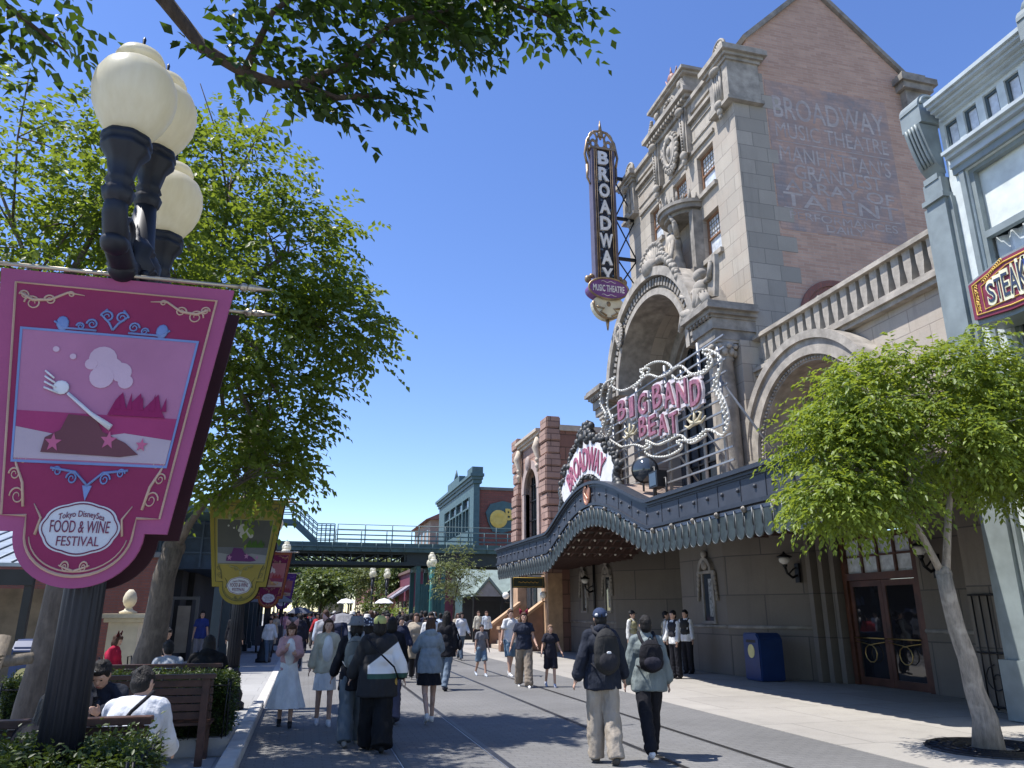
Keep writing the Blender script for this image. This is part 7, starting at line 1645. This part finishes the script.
for (u, v, hh, fc, lab, ps, tp) in ((677, 679, 1.68, 250, 'staff member with white sleeves and dark waistcoat, frontmost by the wall', dict(lsh=10, rsh=10), dict(c=(.62, .62, .6), vest=(.03, .03, .035), fit=.02)), (689, 674, 1.7, 240, 'staff member half hidden on the right of the pair by the dark doorway', dict(lab=12, rab=14), dict(c=(.58, .58, .57), vest=(.025, .025, .03), fit=.02)),
        (668, 672, 1.66, 120, 'staff member in shadow on the left of the pair by the dark doorway', stand, dict(c=(.55, .55, .53), vest=(.3, .27, .2), fit=.02)), (634, 672, 1.68, 150, 'staff member in cream waistcoat and cap beside the dark entrance', dict(lsh=20, lel=40), dict(c=(.62, .62, .6), vest=(.35, .33, .2), fit=.02))):
    x_, y_ = at_(u, v); person(lab, x_, y_, fc, hh, ps, tp, dict(kind='trousers', fit=.025, c=BLACKC), 'black', voxel=.013, shoes=(.02, .02, .02), hat=dict(kind='cap', c=(.03, .03, .03)) if u == 634 else None)
for (u, v, lab, c) in ((478, 648, 'person in cream shirt left of the pair near the pavilion', (.5, .47, .38)), (486, 648, 'person in pale blue shirt right of the pair near the pavilion', (.5, .56, .62))):
    x_, y_ = at_(u, v); person(lab, x_, y_, 175, 1.68, stand, dict(c=c, fit=.03), dict(kind='trousers', fit=.025, c=(.03, .03, .035)), 'brown', voxel=.018, shoes=(.3, .3, .3))
# --- seated people around the benches
sitp = dict(la=84, ra=84, lk=86, rk=86, lean=8)
person('man in white shirt with black cross strap leaning forward on the bench', -1.2, 6.62, 0, 1.7, dict(sitp, lean=14, bend=18, hp=18, hy=30, lsh=40, rsh=30, lel=40, rel=30, rab=6), dict(c=(.6, .62, .66), fit=.035), dict(kind='trousers', fit=.03, c=(.05, .05, .06)), 'black', seat=.45, shoes=(.1, .1, .1), voxel=.011, build=1.1)
t = thing('cross_strap', 'black bag strap running across the back of the man in the white shirt', 'strap', (-1.17, 6.4, .8)); m = MB(); m.tube([(-1.39, 6.46, .6), (-1.32, 6.42, .78), (-1.18, 6.5, 1.0), (-1.07, 6.66, 1.12)], [.014]*4, 8); m.build('webbing', cloth_m(BLACKC), t)
person('person in dark jacket looking down at a phone beyond the long bench', -1.68, 8.0, 185, 1.66, dict(sitp, lean=10, bend=10, hp=28, lsh=35, rsh=35, lel=75, rel=75, lin=25, rin=25), dict(c=(.02, .024, .035), fit=.05), dict(kind='trousers', fit=.03, c=(.1, .1, .12)), 'black', seat=.45, shoes=(.2, .2, .2))
t = thing('phone', 'dark phone held in both hands by the person in the dark jacket', 'phone', (-1.68, 7.6, .92)); m = MB(); m.obox((-1.68, 7.62, .95), (.075, .012, .15), Matrix.Rotation(R(-50), 3, 'X')); m.build('phone_body', plain('phone_black', (.02, .02, .02), .2), t, bevel=.004)
person('person in white hat, mostly hidden behind the banner pole', -1.9, 7.55, 40, 1.62, dict(sitp), dict(c=(.1, .1, .11), fit=.04), dict(kind='trousers', c=(.1, .1, .1)), 'black_bob', seat=.45, hat=dict(kind='bucket', c=(.68, .67, .62)))
person('dark-clad person with black hair low behind the banner pole at the lower left', -1.66, 6.0, 15, 1.6, dict(sitp, lean=14, bend=10), dict(c=(.012, .012, .016), fit=.06), dict(kind='trousers', c=BLACKC), 'black_long', seat=.4)
person('person in black top on the bench behind the second planter, seen from behind', -1.35, 12.55, 4, 1.72, dict(sitp, lsh=25, rsh=25, lel=50, rel=50), dict(c=(.01, .01, .012), fit=.06, hood=True), dict(kind='trousers', c=BLACKC), 'black_bob', seat=.45, build=1.15)
person('person in light grey shirt sitting left of the black-clad one behind the second planter', -1.85, 12.55, -25, 1.6, dict(sitp, hp=15, bend=8), dict(c=(.4, .42, .45), fit=.04, sleeve=.8), dict(kind='trousers', c=(.05, .05, .06)), 'black', seat=.45)
person('person in red dress with dark hair and headband sitting before the cream pedestal', -3.6, 17.0, 100, 1.55, dict(sitp, hp=10), dict(c=(.38, .015, .05), fit=.05), dict(kind='trousers', c=(.35, .35, .38)), 'brown_bob', seat=.45, voxel=.015, ears=(.05, .01, .01), female=True)
person('woman in black with pale sleeves sitting right of the red dress', -3.1, 17.4, 95, 1.6, dict(sitp, lsh=30, lel=50, rsh=30, rel=50), dict(c=(.02, .02, .022), fit=.03, sleeve=.5), dict(kind='trousers', c=(.03, .03, .03)), 'black_long', seat=.5, voxel=.015)
person('woman in dark clothes facing right, furthest of the three by the pedestal', -2.9, 18.2, 110, 1.66, dict(sitp, hp=10), dict(c=(.03, .03, .035), fit=.04), dict(kind='trousers', c=(.03, .03, .03)), 'black_bob', seat=.5, voxel=.015)
for (label, x0, y0) in (('small round café table between the seated women', -2.45, 17.2),):
    t = thing('cafe_table', 'small round dark table beside the seated women', 'table', (x0, y0, 0)); m = MB(); m.lathe([(.35, .7), (.35, .73)], (x0, y0, 0), 20); m.build('tabletop', black_m, t); m = MB(); m.lathe([(.22, .006), (.2, .03), (.03, .06), (.03, .7)], (x0, y0, 0), 12); m.build('pedestal_leg', black_m, t)
for (xx, yy, fc) in ((-3.6, 17.0, 100), (-3.1, 17.4, 95), (-2.9, 18.2, 110)):
    t = thing('metal_chair', {17.0: 'black metal chair under the person in the red dress', 17.4: 'black metal chair under the woman with pale sleeves', 18.2: 'black metal chair under the furthest seated woman'}[yy], 'chair', (xx, yy, 0), 'black metal chairs by the pedestal'); m = MB(); m.box(xx-.2, xx+.2, yy-.2, yy+.2, .41, .43); m.build('seat', black_m, t)
    for a in (-.17, .17):
        for b_ in (-.17, .17): m = MB(); m.tube([(xx+a, yy+b_, 0), (xx+a*.9, yy+b_*.9, .41)], .014, 5); m.build('leg', black_m, t)
    m = MB(); m.tube([(xx-.2, yy-.17, .42), (xx-.23, yy-.17, .85), (xx-.23, yy+.17, .85), (xx-.2, yy+.17, .42)], .014, 5); m.build('backrest', black_m, t)
person('person in bright blue top standing in front of the station opening', -3.2, 27.2, 170, 1.68, stand, dict(c=(.03, .05, .2), fit=.03, sleeve=.7), dict(kind='trousers', c=(.25, .25, .27)), 'black_long', voxel=.018, female=True)
person('person in black beside the station posts with light trousers', -1.95, 24.5, 10, 1.68, stand, dict(c=BLACKC, fit=.03), dict(kind='trousers', c=(.4, .38, .34)), 'black', voxel=.018)
# --- the crowd: a few people modelled, each copied with its parts
crowd_kinds = [
    ('person in black top and dark trousers', 0, walkA, dict(c=(.015, .015, .018), fit=.04), dict(kind='trousers', c=(.02, .02, .03)), 'black', None), ('person in white top and blue jeans', 180, walkB, dict(c=(.68, .68, .68), fit=.03), dict(kind='trousers', c=(.1, .14, .19)), 'black_bob', None),
    ('person in beige coat', 180, walkA, dict(c=(.4, .34, .26), fit=.05, hem=.35), dict(kind='trousers', c=(.03, .03, .04)), 'brown_long', None), ('person in grey top and black skirt', 0, walkB, dict(c=(.28, .28, .3), fit=.03), dict(kind='skirt', len=.5, flare=.08, c=(.02, .02, .02)), 'brown_bob', None),
    ('person in navy jacket', 0, walkB, dict(c=(.02, .025, .05), fit=.05), dict(kind='trousers', c=(.03, .03, .04)), 'black', None), ('person in pink top', 180, walkA, dict(c=(.55, .28, .32), fit=.03), dict(kind='skirt', len=.45, flare=.1, c=(.6, .6, .58)), 'black_long', None),
    ('person in white hat and pale dress', 180, walkB, dict(c=(.65, .63, .58), fit=.03), dict(kind='dress', name='dress', len=.55, flare=.15, rise=.3, c=(.65, .63, .58)), 'black_bob', dict(kind='bucket', c=(.7, .68, .62))), ('person in light blue shirt', 0, walkA, dict(c=(.36, .42, .5), fit=.04), dict(kind='trousers', c=(.35, .3, .23)), 'black', None),
    ('person in red top', 180, walkA, dict(c=(.38, .03, .04), fit=.03), dict(kind='trousers', c=(.02, .02, .03)), 'black_bob', None), ('person in black hoodie with hair ears', 0, walkB, dict(c=(.02, .02, .022), fit=.05, hood=True), dict(kind='trousers', c=(.05, .06, .09)), 'black', None)]
protos = []; rr = random.Random(77); zones = ((19, 34, 'in crowd before the bridge', 36), (34, 54, 'in crowd close to the bridge', 56), (54, 80, 'in crowd beyond the bridge', 62), (80, 120, 'in far end of crowd', 46))
done = {}; spots = []
for (a, b_, zn, cnt) in zones:
    k = 0; tries = 0
    while k < cnt and tries < 3000:
        tries += 1; yy = rr.uniform(a, b_); lim = 4.2 if yy < 26 else 6.2+(yy-26)*.02; xx = rr.uniform(-.1 if yy < 26 else -1.6, lim) if yy < 54 else rr.uniform(-3.0, 6.6)
        if yy < 26 and xx > 3.4: continue
        if any((xx-p_)**2+(yy-q_)**2 < (.55 if yy < 54 else .4)**2 for p_, q_ in spots): continue
        spots.append((xx, yy)); ki = rr.randrange(len(crowd_kinds)) if rr.random() < .75 else rr.choice((0, 4, 9)); nm, fc, ps, tp, lg, hr_, ht = crowd_kinds[ki]; face = fc+rr.uniform(-25, 25)+(180 if rr.random() < .12 else 0); lab = nm+' '+zn+(', near left kerb' if xx < 1.4 else ', in mid-street' if xx < 3.8 else ', right side'); sc = rr.uniform(.9, 1.06)
        if ki not in done: r_, _ = person(lab, xx, yy, face, 1.65, ps, tp, lg, hr_, voxel=.024, group=lab, shoes=(.15, .15, .15), hat=ht); done[ki] = r_
        else: clone(done[ki], (xx, yy, 0), -R(face), lab, lab, sc)
        k += 1
# parasols over the crowd, carts, far vehicle
def parasol(label, x, y, z, c, r_=.45):
    t = thing('parasol', label, 'parasol', (x, y, z-.5)); n = 16; vs = [(x, y, z+.22)]+[(x+r_*.55*math.cos(k*2*PI/n), y+r_*.55*math.sin(k*2*PI/n), z+.16) for k in range(n)]+[(x+r_*math.cos(k*2*PI/n), y+r_*math.sin(k*2*PI/n), z-.02*(k % 2)) for k in range(n)]
    m = MB().add(vs, [(0, 1+k, 1+(k+1) % n) for k in range(n)]+[(1+k, 17+k, 17+(k+1) % n, 1+(k+1) % n) for k in range(n)]); m.build('canopy', cloth_m(c), t); m = MB(); m.tube([(x, y, z-.55), (x, y, z+.3)], .01, 5); m.build('shaft', black_m, t)
for (u, v, yy, c, lab) in ((342, 622, 20, (.2, .2, .21), 'grey parasol left of the spotted hat'), (346, 603, 40, (.75, .75, .72), 'small white parasol over the middle of the crowd'), (384, 603, 38, (.72, .72, .74), 'white parasol right of the crowd middle'), (300, 613, 30, (.08, .09, .12), 'dark parasol left over the heads near the maroon banner')):
    v_ = atY(u, v, yy); parasol(lab, v_.x, v_.y, v_.z, c)
V = thing('open_bus', 'small vintage bus with pale roof far down the street over the crowd', 'bus', (2.6, 84, 0)); m = MB(); m.box(1.4, 3.9, 84, 90, .5, 1.5); m.build('body', plain('bus_maroon', (.12, .03, .03), .4), V)
m = MB(); m.box(1.3, 4.0, 83.8, 90.2, 2.9, 3.1); m.box(1.6, 3.7, 84.4, 89.6, 3.1, 3.25); m.build('roof', plain('bus_cream', (.5, .5, .46), .5), V)
for x_ in (1.45, 3.85):
    for y_ in (84.1, 87, 89.9): m = MB(); m.box(x_-.05, x_+.05, y_-.05, y_+.05, 1.5, 2.9); m.build('window_post', plain('bus_post', (.3, .28, .25), .5), V)
m = MB(); m.box(1.5, 3.8, 84.02, 84.05, 1.6, 2.85); m.build('windscreen', glass, V)
for x_ in (1.6, 3.7):
    for y_ in (85, 89): m = MB(); vs = MB().lathe([(.45, -.12), (.45, .12)], (0, 0, 0), 16); m.add([(x_+p[2], y_+p[0], .46+p[1]) for p in vs.v], vs.f); m.build('wheel', black_m, V)
for x_ in (1.8, 3.5): m = MB(); m.ball((x_, 83.95, 1.2), (.13, .08, .13), 10, 8); m.build('headlight', plain('headlight', (.8, .8, .75), .2), V)
K2 = thing('market_cart', 'dark street cart with grey canopy at the left of the crowd', 'cart', (-2.2, 34, 0)); m = MB(); m.box(-2.0, -.9, 36, 38, .3, 1.1); m.build('body', plain('cart_dark', (.05, .05, .06), .6), K2); m = MB(); m.prism([(-2.3, 2.2), (-1.45, 2.65), (-.6, 2.2), (-.6, 2.12), (-2.3, 2.12)], 'y', 35.6, 38.4); m.build('canopy', plain('cart_canopy', (.2, .24, .3), .8), K2)
for x_ in (-1.95, -.95): m = MB(); m.tube([(x_, 36.1, .3), (x_, 36.1, 2.15)], .03, 6); m.build('post', black_m, K2); m = MB(); vs = MB().lathe([(.32, -.03), (.32, .03)], (0, 0, 0), 14); m.add([(x_+p[2], 36.5+p[0], .33+p[1]) for p in vs.v], vs.f); m.build('wheel', black_m, K2)
for o in bpy.data.objects:
    if '_s' in o.keys(): del o['_s']
